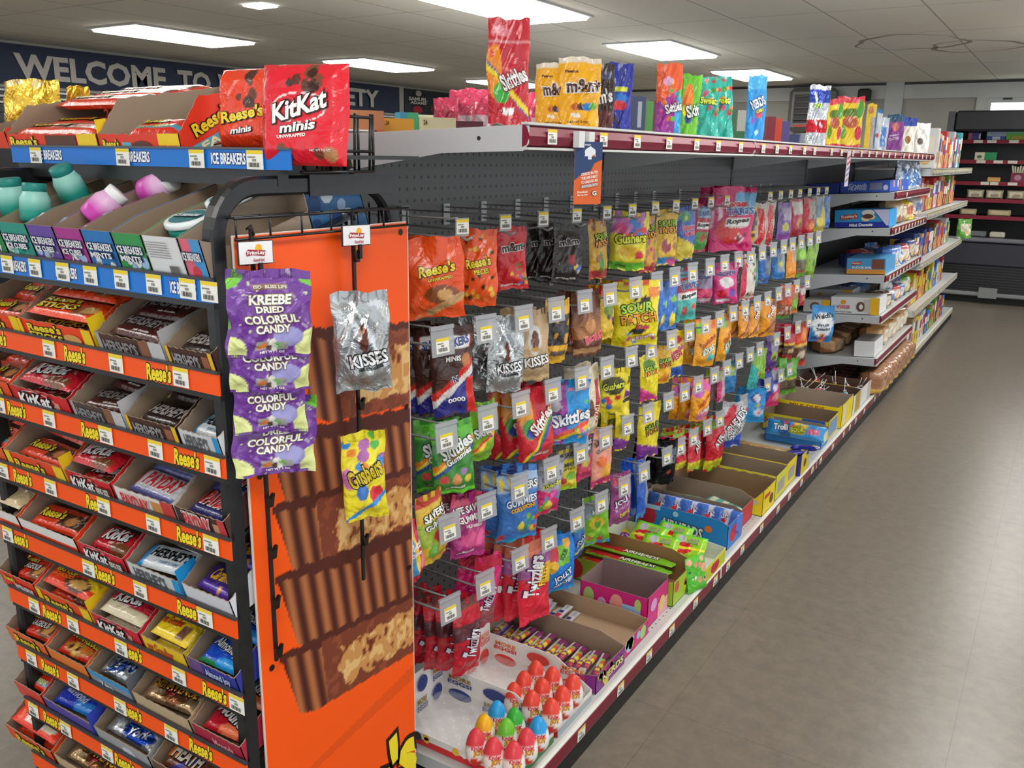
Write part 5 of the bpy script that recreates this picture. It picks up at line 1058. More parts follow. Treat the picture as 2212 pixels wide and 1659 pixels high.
STAG = {1: [25, 85, 145, 205, 272, 342, 415, 462], 2: [115, 260, 400], 3: [8, 115, 238, 345, 468], 4: [15, 118, 233, 340, 465], 5: [25, 200, 312, 452], 6: [82, 166, 270, 395, 520], 7: [76, 166, 268, 378], 8: [80, 150, 240], 9: []}
STXT = {1: [20, 125, 372], 2: [0, 168, 350], 3: [42, 205, 410], 4: [55, 215, 415], 5: [48, 232, 415], 6: [118, 290, 470], 7: [114, 290, 440], 8: [118, 275], 9: []}
for k in range(1, 10):
    z = H0+SK[k]
    sh = MB(); M = T(0, RYF, z-.006)@R(ANG, 'X')
    box(sh, -1.565, -.952, .0, .33, -.006, -.002, '3a3a3c', mat=M); box(sh, -1.57, -.945, -.004, .004, -.032, .004, '3c3c3c', mat=T(0, RYF, z-.006))
    s_ = rp('rack_shelf', sh, 'black_steel')
    mb = MB(); c = '1173cf' if k == 1 else 'f9560f'
    box(mb, -1.572, -.943, -.0065, -.0042, -.0295, .0005, c, mat=T(0, RYF, z)); box(mb, -1.572, -.943, -.008, -.003, .0006, .0045, '3c3c40', mat=T(0, RYF, z))
    su = plane_surf((-1.572, RYF-.0065, z-.0295), (.629, 0, 0), (0, 0, .03), (0, -1, 0))
    for px in STXT[k]:
        if k == 1: put_text(mb, su, 'ICE BREAKERS', (xk(px, k)+.03+1.572)/.629, .5, .085, .5, 'f2f4f8', '10206c', 0, 0, .629, .03, .0003)
        else: put_text(mb, su, "Reese's", (xk(px, k)+1.572)/.629, .5, .085, .78, 'f4dc2c', '2a120c', 2, .12, .629, .03, .0003, 0, .04)
    ch = rp('shelf_strip', mb, 'gloss_plastic', s_)
    for px in STAG[k]: price_tag(T(xk(px, k), RYF-.0085, z-.0135)@Matrix.Diagonal((.98, 1, 1.05, 1)), ch)
# top shelf
ZT = H0+.004; YT = .885
mb = MB(); box(mb, -1.6, -.915, YT+.004, 1.17, ZT-.012, ZT-.006, '2c2c2e'); box(mb, -1.6, -.95, YT+.01, YT+.03, ZT-.05, ZT-.012, '161616'); s_ = rp('top_shelf', mb, 'black_steel')
mb = MB(); box(mb, -1.6, -.913, YT, YT+.002, ZT-.027, ZT, '1173cf'); box(mb, -1.6, -.913, YT-.002, YT+.003, ZT, ZT+.003, '55585c')
su = plane_surf((-1.6, YT, ZT-.027), (.687, 0, 0), (0, 0, .027), (0, -1, 0))
def xt(px): return xk(px, 1, YT, ZT)
for px in (105, 290, 492): put_text(mb, su, 'ICE BREAKERS', (xt(px)+1.6)/.687, .52, .105, .55, 'f2f4f8', '10206c', 0, 0, .687, .027, .0003)
ch = rp('shelf_strip', mb, 'gloss_plastic', s_)
for px in (79, 267, 427, 553): price_tag(T(xt(px), YT-.003, ZT-.014), ch)
mb = MB()
for k in range(5): tube(mb, [(-.93, .93+.034*k, ZT-.03), (-.93, .93+.035*k, ZT+.055)], .0022, '141414', 6)
for z in (-.03, .0, .05): tube(mb, [(-.93, .92, ZT+z), (-.93, 1.075, ZT+z)], .0026, '141414', 6)
for k in range(7): tube(mb, [(-.93-.03*k, 1.075, ZT-.03), (-.93-.03*k, 1.075, ZT+.055)], .0022, '141414', 6)

rp('wire_end_rail', mb, 'black_steel', s_)

def ree(cv=.55, tw=.5, th=.5, cu=.35): return tx("Reese's", cu, cv, tw, th, 'f4dc2c', '3a1810', 2, .1)
FT = {
 'sticks': [ree(.68, .46, .36), tx('STICKS', .36, .3, .46, .3, 'f2dc2c', K), ('e', .72, .4, .12, .24, 'd8a25c'), ('r', .88, 1, 0, 1, 'f5cf1c'), ('r', 0, .05, 0, 1, 'f5cf1c')],
 'hersh': [('r', 0, .06, 0, 1, 'a8a8ac'), ('r', .8, 1, 0, 1, 'c8c8cc'), ('r', .66, .8, 0, 1, '8c5c44'), tx("HERSHEY'S", .36, .5, .5, .5, '8c8c90')],
 'hershy': [('r', 0, .06, 0, 1, 'f0c020'), ('r', .76, .9, .1, .8, '9c6044'), ('r', .92, 1, 0, 1, 'f0c020'), tx("HERSHEY'S", .42, .5, .56, .5, '9c9c9e')],
 'kit': [('e', .42, .5, .34, .42, 'e8d0d0'), ('e', .42, .5, .32, .37, 'd8202c'), ('r', .74, .82, .15, .6, 'd89c84'), tx('KitKat', .42, .52, .56, .6, 'f4f4f2', '3a0c0c', 4, .25)],
 'kitk': [('e', .38, .5, .32, .42, 'e8d0d0'), ('e', .38, .5, .3, .37, 'd8202c'), tx('KitKat', .38, .52, .5, .6, 'f4f4f2', '3a0c0c', 4, .25), tx('KING SIZE', .82, .5, .26, .3, 'e8e4dc', '5a2c20')],
 'cook': [('r', .72, 1, 0, 1, 'd0d4d6'), tx("HERSHEY'S", .42, .52, .6, .6, '55585c'), ('r', .88, 1, .0, 1, '1f9ce0')],
 'pay': [('r', .62, .8, .1, .8, 'd09050'), ('r', .8, 1, 0, 1, 'd03c3c'), tx('PAYDAY', .36, .5, .46, .6, 'd82c3c', 'f6f0e8'), ('r', .1, .6, 0, .12, '3c3c8c')],
 'payc': [('r', .74, .86, .0, .7, 'c89478'), ('r', .86, 1, 0, 1, 'd03c3c'), tx('PAYDAY', .44, .55, .5, .6, 'd82c3c', 'f6f0e8'), tx('CHOCOLATEY', .3, .9, .3, .14, 'f0ece4')],
 'white': [('b', .45, 1, 'eceae6')], 'ree': [ree(.5, .6, .6, .5)], 'reey': [ree(.45, .5, .5, .4), ('r', 0, .1, 0, 1, 'f5cf1c'), ('r', .84, 1, 0, 1, 'f5cf1c')],
 'nut': [ree(.7, .3, .3, .3), tx('NUTRAGEOUS', .7, .4, .5, .36, 'f0f0ee', 'a8281c')],
 'good': [tx('mr.Goodbar', .4, .5, .6, .6, 'c85028')], 'joy': [('r', 0, .3, 0, 1, '6c4c8c'), tx('Almond Joy', .6, .5, .5, .5, 'c8d0f0')], 'zero': [('b', .7, 1, '2c9ce0'), tx('Zero', .4, .4, .3, .4, 'd8e0e8')],
 'mnd': [tx('Mounds', .6, .4, .4, .5, 'e89ca0')], 'tan': [('b', .0, .3, 'e8d0b0')], 'york': [('e', .6, .4, .12, .3, 'd8dce4'), ('b', 0, .3, 'c8ccd0')], 'x': []}
BL, BR_, BT_ = 'e8401c', 'd8202c', None
TRAYS = [
 # shelf, left px, right px, outer, front, right-side layers, bar design, rows, words, options
 (2, -45, 50, 'f0481a', 'reey', [], 'b_reese', 4, 'red orange tray with yellow edge, leftmost', {}),
 (2, 52, 210, 'f4481a', 'sticks', [('r', 0, .12, 0, 1, 'f5cf1c')], 'b_sticks', 4, 'orange tray of wafer stick bars with yellow corners', {'full': 1}),
 (2, 218, 362, '50342c', 'hersh', [('b', 0, 1, 'b4b4b6')], 'b_hershey', 4, 'brown and silver tray of milk chocolate bars', {'full': .6}),
 (2, 368, 476, '4a2c26', 'hershy', [], 'b_hershey2', 1, 'brown tray with yellow edges and one bar left', {}),
 (3, -60, 30, 'f0501a', 'ree', [], 'b_reese', 3, 'orange tray cut off by the left edge', {}),
 (3, 36, 158, 'd8202c', 'kit', [], 'b_kitkat', 4, 'bright red wafer bar tray with white logo', {'full': 1}),
 (3, 164, 276, '50403c', 'hersh', [('b', 0, 1, 'c0c0c2')], 'b_hershey', 3, 'grey lettered brown tray of milk chocolate bars', {}),
 (3, 282, 392, '4a2c26', 'hershy', [], 'b_hershey2', 2, 'dark chocolate tray with gold ended bars', {}),
 (3, 396, 482, 'd8dcde', 'cook', [], 'b_cookies', 3, 'white and blue tray beside the rack post', {}),
 (4, -70, 18, 'f06030', 'ree', [], 'b_fast', 2, 'small orange tray cut off by the left edge', {}),
 (4, 22, 148, 'f0481a', 'reey', [('r', 0, .1, 0, 1, 'f5cf1c')], 'b_reese', 2, 'orange tray with wide yellow corners and white band', {'white': 1}),
 (4, 152, 250, 'd8202c', 'kitk', [tx('24', .2, .5, .12, .5, '8c1018')], 'b_kitkat', 3, 'full red king size wafer bar tray', {'full': 1.2}),
 (4, 256, 384, 'e8e4e0', 'pay', [], 'b_payday', 3, 'white peanut bar tray with torn front', {}),
 (4, 388, 506, '4a2c28', 'payc', [], 'b_payday2', 3, 'brown chocolate peanut bar tray', {}),
 (5, -60, 48, 'ec4a20', 'white', [], 'b_gold', 3, 'orange tray of pale gold wrapped bars', {'full': 1}),
 (5, 52, 172, 'f0481a', 'white', [tx("Reese's", .5, .5, .5, .7, 'f4dc2c', K)], 'b_reese', 2, 'orange tray with white inner flap', {}),
 (5, 180, 278, 'e0263a', 'kitk', [], 'b_kitkat', 2, 'crimson wafer bar tray with few bars left', {}),
 (5, 284, 398, 'd4dade', 'cook', [('r', 0, .16, 0, 1, '1f9ce0')], 'b_cookies', 3, 'white and blue cookie bar tray', {'full': .5}),
 (5, 404, 518, 'dcdce4', 'x', [], 'b_caramello', 2, 'white fronted tray of purple caramel bars', {}),
 (6, 8, 84, 'ec3c1a', 'nut', [], 'b_nutra', 3, 'red tray with tall torn header flap', {'header': 1}),
 (6, 88, 204, 'f0501a', 'reey', [('b', 0, 1, 'f5cf1c')], 'b_bigcup', 2, 'yellow sided tray of big cup bars', {'full': 1}),
 (6, 208, 310, 'd8203c', 'kit', [], 'b_kitwhite', 2, 'red tray of white wafer bars', {'full': .8}),
 (6, 316, 408, 'f0c81c', 'good', [], 'b_goodbar', 2, 'yellow peanut bar tray', {'full': .8}),
 (6, 414, 534, '30389c', 'joy', [], 'b_almondjoy', 2, 'indigo coconut almond bar tray', {}),
 (7, 24, 108, 'f06a30', 'ree', [], 'b_nutra', 2, 'orange tray with a pointed yellow corner', {}),
 (7, 112, 196, 'f08030', 'x', [], 'b_take5', 2, 'orange tray of caramel nut bars', {}),
 (7, 200, 290, '8c98a8', 'zero', [('b', 0, 1, '6c7078')], 'b_zero', 2, 'grey and blue tray of silver bars', {}),
 (7, 296, 418, 'c8b08c', 'tan', [], 'b_5th', 2, 'tan tray of crinkled brown bars', {}),
 (7, 424, 542, 'b02040', 'mnd', [], 'b_mounds', 2, 'crimson coconut bar tray by the post', {}),
 (8, 42, 100, 'e84a3c', 'x', [], 'b_fast', 2, 'small coral red tray', {}),
 (8, 104, 206, '5a4ca8', 'x', [('b', 0, 1, '3c50c8')], 'b_blue', 2, 'violet tray of blue bars', {}),
 (8, 214, 330, 'a8aaac', 'york', [], 'b_york', 2, 'silver tray of peppermint patties', {}),
 (8, 338, 455, '6c4c34', 'x', [], 'b_heath', 2, 'brown toffee bar tray', {}),
 (8, 462, 560, 'a02038', 'mnd', [], 'b_mounds', 1, 'crimson tray low beside the post', {}),
 (9, -10, 122, 'f0501a', 'ree', [], 'b_whiteree', 3, 'orange tray of white labelled cups', {'full': 1}),
 (9, 128, 250, 'd0b48c', 'tan', [], 'b_5th', 2, 'sand coloured tray of crinkled bars', {}),
 (9, 258, 400, '6c4c34', 'x', [], 'b_heath', 1, 'dark brown tray at the bottom', {}),
]
for ti, (k, pl, pr, col, ft, rl, bd, nb, words, op) in enumerate(TRAYS):
    nb += 1 if nb > 1 else 0
    x0, x1 = xk(pl, k), xk(pr, k); x0 = max(x0, -1.66); x1 = min(x1, -.953); w = x1-x0; L = .235
    M = T(x0+.0005, RYF+.002, H0+SK[k]-.0058)@R(ANG, 'X')
    D = {'front': FT[ft], 'right': rl}
    hf = .036; hs = .056
    if k == 9: M = T(0, 0, 0)@M
    o = carton(w-.001, L, hf, hs, hs, hs, col, D, M=M, tear=.0016, seed=ti, cut=(.055, .05), name='display_tray')
    if op.get('header'):
        mb = MB(); wall_panel(mb, [(0, 0), (w-.001, 0), (w-.001, .062), (w*.95, .09), (w*.85, .055), (w*.2, .06), (w*.12, .115), (0, .11)], (0, 0, 0), (1, 0, 0), (0, 0, 1), (0, -1, 0), .0016, 'f04a20', BROWN, [tx("Reese's", .4, .62, .62, .22, 'f4dc2c', K), ('e', .86, .42, .2, .3, '7cc8d8'), ('e', .86, .34, .16, .16, 'c88c50'), tx('NUTRAGEOUS', .4, .34, .7, .16, 'f0f0ee', '7a1c10')], w, .08)
        h_ = mb.obj('header_flap', 'printed_carton', o); h_.matrix_basis = T(0, .06, .04)@R(-8, 'X')
    tag(o, f'{words}, on the {SN[k]}', 'tray')
    full = op.get('full', .35)
    bw = w-.012; bl = .05 if bw > .085 else .046; t_ = .015
    for j in range(nb):
        f = j/max(nb-1, 1)
        yy2 = .012+j*(.058 if nb < 4 else .05); zz = .0035+full*.03+(.006 if j % 2 else 0)+j*.004*full
        rnd = random.Random(ti*9+j); tw = rnd.uniform(-5, 5)*(1 if full < .8 else .25)
        B = M@T(w/2, yy2, zz+t_/2)@R(tw, 'Z')@R(rnd.uniform(3, 11), 'X')
        b_ = bar_obj('candy_bar', bd, bw*(1 if full > .8 else .96), bl, t_, B, j % 3)
        tag(b_, (f'{ORD[j]} bar from the front in ' if nb > 1 else 'only bar left in ')+words.replace(', leftmost', '').replace(' with few bars left', '').replace(' and one bar left', ''), 'candy bar', f'bars in tray, {words}')
    if full >= .8:   # the layer beneath
        b2 = bar_obj('candy_bar', bd, bw, bl, t_, M@T(w/2, .012, .0035+t_/2), 1); b2['kindnote'] = 1; del b2['kindnote']
        tag(b2, 'lower bar lying under the others in '+words.replace(', leftmost', ''), 'candy bar')
# gum trays on the blue edged shelf
GUM = [(-60, 20, '2c8c50', 'green gum tray cut off at the left'), (22, 82, '2c9c8c', 'teal gum tray'), (84, 140, '6c50a8', 'purple gum tray'), (142, 200, 'b03c94', 'magenta gum tray'), (202, 265, '2c7cc4', 'blue mint tray'), (267, 330, '3c9c58', 'green mint tray'), (332, 408, 'e4e6e8', 'white papered mint tray with teal side'), (410, 466, 'e86c84', 'pink and blue candy tray')]
for i, (pl, pr, c, words) in enumerate(GUM):
    x0, x1 = xk(pl, 1), min(xk(pr, 1), -.953); w = x1-x0
    M = T(x0+.0005, RYF+.002, H0+SK[1]-.0058)@R(ANG, 'X')
    fl = [('s', 7, i, .12, ['f0f4f4', '8cd8d0' if i < 2 else 'a8c8f0', c], (.1, .9, .1, .4)), tx('ICE BREAKERS', .5, .62, .86, .17, 'f2f4f8', '1c2c5c'), tx('ICE CUBES' if i < 4 else 'MINTS', .5, .42, .7, .13, 'f2f4f8', '1c2c5c')]
    if i == 6: fl = [('r', .08, .7, .5+.06*j, .52+.06*j, '9c9c9c') for j in range(7)]+[('r', .6, .85, .1, .35, '6c6c6c')]
    if i == 7: fl = [('r', .5, 1, 0, 1, '4c9cd8'), ('e', .5, .25, .2, .15, 'd83c50'), tx('ICE BREAKERS', .5, .62, .86, .17, 'f2f4f8', '1c2c5c')]
    o = carton(w-.001, .2, .062, .078, .07, .07 if i < 7 else .035, c, {'front': fl, 'cr': '2c8c80' if i == 6 else '8c7a68' if i == 7 else c, 'right': [('s', 8, i, .06, ['f0f4f4', 'a8c8f0'])] if i < 7 else []}, M=M, cut=(.05, .058), seed=i, name='gum_tray')
    tag(o, f'{words}, on the {SN[1]}', 'tray')
# gum bottles and mint tins
def gum_bottle(M, c, lab, lid='f0f0f2', lidtxt=None):
    t_ = empty('gum_bottle', M=M)
    mb = MB(); cc = hx(c); c2 = hx('e8b8e0' if c != '2c9c8c' else '9cd8cc')
    prof = [(.008, 0), (.022, .0), (.026, .004), (.027, .02), (.026, .042), (.021, .052), (.0195, .056)]
    def cf(t, z): return cc if z < .03 else c2
    lathe(mb, prof, 20, cf); 
    v = mb.v[0]; v[:, :2] = np.sign(v[:, :2])*np.abs(v[:, :2])**.9*(.027**.1); mb.obj('body', 'gloss_plastic', t_)
    mb = MB(); lathe(mb, [(.02, .0), (.021, .001), (.021, .014), (.019, .016)], 24, lambda t, z: hx(lid), mat=T(0, 0, .056)); mb.obj('lid', 'gloss_plastic', t_)
    t_.scale = (.84, .84, .84); tag(t_, lab, 'gum bottle'); return t_
def inTray(i, y, z): 
    x0, x1 = xk(GUM[i][0], 1), xk(GUM[i][1], 1); return T((x0+x1)/2, RYF+.002, H0+SK[1]-.0058)@R(ANG, 'X')@T(0, y, z)
gum_bottle(inTray(3, .055, .035)@T(-.02, 0, .02)@R(-55, 'X')@R(28, 'Y'), 'd048b4', 'pink gum bottle lying nearest the front in the magenta tray')
gum_bottle(inTray(3, .15, .035)@T(-.008, 0, .03)@R(-50, 'X')@R(60, 'Y'), 'd048b4', 'pink gum bottle tipped at the back of the magenta tray')
gum_bottle(inTray(1, .04, .03)@T(0, 0, .02)@R(-20, 'X'), '2c9c8c', 'teal gum bottle at the front of the teal tray', '2c8c84')
gum_bottle(inTray(1, .12, .03)@T(0, 0, .03)@R(10, 'X'), '2c9c8c', 'teal gum bottle standing behind another in the teal tray', '2c8c84')
gum_bottle(inTray(0, .06, .03)@T(.01, 0, .02)@R(-10, 'X'), '2c9c8c', 'teal lidded gum bottle in the leftmost green tray', '2c8c84')
for j, (yy2, zz) in enumerate(((.055, .062), (.13, .066))):
    t_ = empty('mint_tin', M=inTray(6, yy2, zz)@R(6, 'Z'))
    mb = MB(); lathe(mb, [(.028, -.014), (.031, -.012), (.031, 0)], 28, lambda t, z: hx('1c9c8c')); mb.obj('base', 'gloss_plastic', t_)
    mb = MB(); lathe(mb, [(.033, 0), (.034, .001), (.034, .007), (.032, .009), (.028, .0095)], 28, lambda t, z: hx('e4ecec')); 
    su = plane_surf((-.028, -.028, .0095), (.056, 0, 0), (0, .056, 0), (0, 0, 1)); do_layers(mb, su, [('e', .5, .5, .48, .48, '3c7c80'), tx('ICE BREAKERS', .5, .5, .8, .16, 'e8f0f0', '1c3c4c')], .056, .056, .0004); mb.obj('lid', 'gloss_plastic', t_)
    tag(t_, f'{"nearer" if j == 0 else "farther"} round white rimmed mint tin in the papered tray', 'mint tin')
# small snack box seen through the frame, behind the top of the side panel
P = PX(590, 480, -1.12)
M = T(P[0]-.05, 1.02, H0-.2)@R(24, 'X')
o = carton(.07, .12, .07, .12, .1, .1, '3c78b0', {'right': [('s', 10, 2, .12, ['a8c8e8', '1c4c88', 'e8f0f4'])], 'front': [('s', 8, 2, .1, ['a8c8e8', '1c4c88'])]}, M=T(-1.045, 1.0, H0-.155)@R(20, 'X'), cin='c8a888', name='mint_tray', seed=3)
tag(o, 'blue penguin patterned mint tray behind the rail of the rack', 'tray')
# ---------------------------------------------------------------- top shelf of the rack
def topbox(pl, pr, L, hf, hb, col, D, words, ang=9, n=0, bd=None, y=YT+.006):
    x0, x1 = xt(pl), xt(pr); w = x1-x0; M = T(x0, y, ZT-.004)@R(ang, 'X')
    o = carton(w, L, hf, hb, hb, hb, col, D, M=M, tear=.002, seed=int(abs(pl)), cut=(.05, hb*.7), name='display_tray'); tag(o, words, 'tray'); return M, w
Mt, w = topbox(14, 208, .26, .026, .068, 'e83a18', {'front': [('r', .0, .25, .1, .9, 'e83a18'), tx("Reese's", .2, .5, .3, .6, 'f4dc2c', K), ('r', .45, .78, .1, .9, '5c3424'), ('r', .8, 1, 0, 1, 'f6d01c')], 'right': [tx('24', .12, .8, .06, .2, '8c1a10'), tx("Reese's", .45, .5, .3, .4, 'f4dc2c', K), ('r', .86, 1, 0, 1, 'f6d01c'), tx('SUPER', .93, .75, .12, .2, 'd87c1c'), ('r', 0, .08, 0, .7, 'f6d01c')]}, 'full red super size cup tray on the top shelf of the rack')
for j, (yy2, zz) in enumerate(((.01, .012), (.06, .016), (.1, .05), (.155, .054), (.205, .056))):
    b_ = bar_obj('candy_bar', 'b_reese', w-.012, .055, .018, Mt@T(w/2, yy2, zz+.012)@R(5, 'X'), 1); tag(b_, f'{ORD[j]} cup pack from the front in the full super size tray', 'candy bar', 'cup packs in the super size tray')
Mt, w = topbox(212, 384, .26, .026, .075, 'e83a20', {'front': [('r', .75, 1, 0, 1, 'f6d01c'), tx("Reese's", .16, .4, .2, .5, 'f4dc2c', K), ('r', .3, .42, .1, .5, '5cb0c4'), ('e', .55, .3, .12, .3, '5c3020'), tx('SUPER KING', .87, .25, .22, .2, 'd8501c')], 'right': [('d', .5, .38, .75, .0, 'ffffff'), tx("Reese's", .25, .52, .3, .26, 'f4dc2c', K, 20), ('p', [(.02, .0), (.2, .0), (.95, .62), (.85, .78)], '5cb4d0'), tx('FAST BREAK', .5, .36, .72, .15, 'f4ecb0', None, 16), ('e', .62, .14, .12, .12, '5c3020'), ('e', .64, .15, .07, .08, 'd8a25c'), ('e', .85, .3, .1, .13, '5c3020'), ('e', .86, .31, .06, .08, 'd8a25c'), ('r', .93, 1, .5, 1, 'f6d01c')], 'cinb': 'b0a498'}, 'nearly empty red nougat bar tray on the top shelf of the rack')
b_ = bar_obj('candy_bar', 'b_fast', .1, .05, .02, Mt@T(w*.55, .02, .02)@R(12, 'Z')@R(14, 'X'), 2); tag(b_, 'last red nougat bar lying in the nearly empty top tray', 'candy bar')
o = carton(.09, .24, .03, .035, .035, .035, 'e04020', {}, M=T(xt(14)-.0905, YT+.006, ZT-.004)@R(14, 'X'), name='display_tray'); tag(o, 'red tray end cut off at the left on the top rack shelf', 'tray')
YB = 1.12
DES['gold_bag'] = ('e8bc3c', [('n', 1.5, .3, 'd8a42c', 3), ('n', 2.6, .9, 'f0d48c', 5)])
for (px, yt, wp, lb, dy) in ((62, 170, 150, 'large shiny yellow bag behind the top trays at the left', 0), (165, 184, 60, 'smaller yellow bag peeking above the red super size tray', .05)):
    P = PY(px, yt, YB+dy); x = P[0]; h = P[2]-ZT-.004; wd = wp/FPX*depth(P)/.85
    o = bag_obj('candy_bag', 'gold_bag', wd, h, .05, T(x, YB+dy, ZT+.002)@R(8, 'Z'), 4, 'stand', 'foil_film'); tag(o, lb, 'candy bag')
# two stand-up bags at the right end of the top shelf
for key, cx_, yt, yb, wd, Y_, lb, yaw, s in (('reese_m', 535, 157, 322, 140, .985, 'orange bag of mini peanut butter cups behind the red one', 4, 2), ('kitkat_m', 657, 146, 358, 188, .935, 'large red bag of mini wafers leaning on the rack top', 14, 5)):
    P = PY(cx_, yt, Y_); Q = PY(cx_, yb, Y_-.03); h = math.hypot(P[2]-Q[2], .03)
    W_ = wd/FPX*depth(P)/.9
    o = bag_obj('candy_bag', key, W_, h, .035, T(*Q)@R(yaw, 'Z')@R(-7, 'X'), s, 'bar', nx=50, ny=56); tag(o, lb, 'candy bag')

# ---------------------------------------------------------------- clip strips with cards
def strip(px, pyc, ztop, zbot, name_lab, n0, gap):
    P = PX(px, pyc, -.928); y = P[1]
    t_ = empty('clip_strip', (-.928, y, ztop)); tag(t_, name_lab, 'clip strip'); inv = t_.matrix_world.inverted()
    def pp(nm, mb, mat):
        o = mb.obj(nm, mat); o.parent = t_; o.matrix_parent_inverse = inv; return o
    mb = MB(); box(mb, -.93, -.926, y-.0028, y+.0028, zbot, ztop+.03, '241f1e'); tube(mb, [(-.934, y-.003, ztop+.028), (-.928, y, ztop+.034), (-.925, y+.002, ztop+.02)], .0018, '1c1c1c', 6); pp('strip', mb, 'gloss_plastic')
    z = ztop-.032; k = 0
    while z > zbot:
        mb = MB(); M = T(-.922, y, z)
        prism(mb, [(-.005, .007), (0, .001), (.005, .007), (.008, .008), (.004, -.011), (-.003, -.011), (-.008, .006)], -.003, .003, '1a1614', mat=M@Matrix(((0, 0, 1, 0), (1, 0, 0, 0), (0, 1, 0, 0), (0, 0, 0, 1))))
        if k < 2: box(mb, .002, .006, .001, .007, -.006, .016, '1a1614', mat=M)
        pp('clip', mb, 'gloss_plastic'); z -= gap; k += 1
    # card
    M = T(-.921, y-.001, ztop-.002)@R(90, 'Z')@R(-14, 'Z')
    mb = MB(); bbox(mb, -.026, .026, -.0015, .0015, -.016, .016, .001, '2c2c30', mat=M)
    MM = np.array(M)
    def su(u, v, off=0):
        q = np.stack([-.025+.05*np.atleast_1d(u), np.full(np.atleast_1d(u).shape, -.0016)-off, -.015+.03*np.atleast_1d(v)], -1); return q@MM[:3, :3].T+MM[:3, 3]
    do_layers(mb, su, [('r', .01, .99, .01, .99, 'eeeef0'), ('e', .58, .68, .1, .2, 'f2b024'), ('p', [(.22, .36), (.4, .4), (.74, .32), (.78, .58), (.5, .62), (.26, .66), (.2, .5)], 'a82838'), tx('FritoLay', .49, .48, .5, .2, 'f2f2f0'), tx('Good fun!', .56, .18, .32, .13, 'a82838')], .05, .03, .0003)
    pp('logo_card', mb, 'matte_print')
    return y
ys1 = strip(545, 545, H0-.128, H0-.75, 'black clip strip nearer the front holding purple pouches', 0, .0815)
ys2 = strip(763, 520, H0-.118, H0-.7, 'black clip strip nearer the gondola holding two bags', 0, .079)
def clipbag(key, cx_, yt, yb, wpx, X, lab, roll, seed, t=.012, res=(44, 60)):
    P = PX(cx_, yt, X); Q = PX(cx_, yb, X); h = P[2]-Q[2]; z = depth(PX(cx_, (yt+yb)/2, X))
    ac = math.degrees(math.atan2(-P[1], -P[0])); w = wpx*z/FPX
    o = bag_obj('candy_bag', key, w*1.02, h, t, T(*Q)@R(ac+90+(8 if key == 'bliss' else 14), 'Z')@R(roll, 'Y'), seed, 'hang', nx=res[0], ny=res[1]); tag(o, lab, 'candy bag'); return o
clipbag('bliss', 597, 854, 1024, 170, -.902, 'lowest of the four purple freeze dried candy pouches', 2, 4)
clipbag('bliss', 585, 760, 936, 150, -.894, 'third purple freeze dried candy pouch from the top', 3, 3)
clipbag('bliss', 583, 668, 848, 168, -.884, 'second purple freeze dried candy pouch from the top', 3, 2)
clipbag('bliss', 584, 580, 772, 172, -.872, 'topmost purple freeze dried candy pouch with green corners', 3, 1)
clipbag('kiss_silver', 788, 628, 842, 120, -.885, 'silver chocolate drop bag on the farther clip strip', -2, 6, .03)
clipbag('gushers', 794, 928, 1122, 92, -.885, 'yellow splashed fruit candy bag on the farther clip strip', -2, 3, .03)
# ================================================================= cartons on the base deck
DZ = DECK+.001
def dframe(xa, y, rot=0): return T(xa, y, DZ)@R(90+rot, 'Z')   # local x -> +Y, local y -> -X ; front faces the aisle
def dk(px, py): p = PZ(px, py, DECK); return p[0], p[1]
def deckbox(xa, y0, wy, L, hf, hb, hl, hr, col, D, lab, rot=0, cin=BROWN, cut=None, tear=0, name='display_carton', cside=None, seed=0):
    o = carton(wy, L, hf, hb, hl, hr, col, D, M=dframe(xa, y0, rot), cin=cin, cut=cut, tear=tear, name=name, cside=cside, seed=seed)
    tag(o, lab, 'carton'); return dframe(xa, y0, rot)
# toy egg trays
def egg(M, top, lab, red_base=False):
    mb = MB(); ct, cw, cr = hx(top), hx('eeeae6'), hx('d83828'); prof = []
    for i in range(17):
        t = i/16*math.pi; r = math.sin(t)*.0225; z = -math.cos(t)*.037; r *= (1-.18*z/.037); prof.append((max(r, .0004), z+.037))
    def cf(a, z):
        if z < .014+.004*math.sin(3*a+1) : return cr if (math.sin(5*a)+math.sin(3*a) > -.6) else cw
        if z > .046+.009*math.sin(a+.6): return ct
        return cw
    lathe(mb, prof, 26, cf); P = np.array(prof)
    def su(u, v, off=0):
        u = np.atleast_1d(u); v = np.atleast_1d(v); z = v*.074; r = np.interp(z, P[:, 1], P[:, 0])+off; a = (u-.5)*2.6-math.pi/2
        return np.stack([r*np.cos(a), r*np.sin(a), z], -1)
    put_text(mb, su, 'Kinder', .5, .52, .42, .1, 'c8202c', None, 0, 0, .06, .074, .0006)
    put_text(mb, su, 'JOY', .54, .38, .34, .15, 'f0a020', '8c4a10', 0, 0, .06, .074, .0006)
    M2 = M; o = mb.obj('toy_egg', 'gloss_plastic', None, M2); tag(o, lab, 'toy egg', 'toy eggs in the carton trays'); return o
OV = lambda c, g: [x for i in range(3) for j in range(2) for x in ([('e', .17+.33*i, .28+.44*j, .11, .17, c)] if (i+j) % 2 == 0 else [tx('MORE', .17+.33*i, .34+.44*j, .2, .11, g), tx('EGGS!', .17+.33*i, .2+.44*j, .22, .11, c)])]
RD = [('b', 0, .5, 'd8282c'), ('s', 8, 3, .03, ['f0c040', 'f2f2f0', '3c3c3c'], (.05, .95, .3, .8))]
EX = -.790
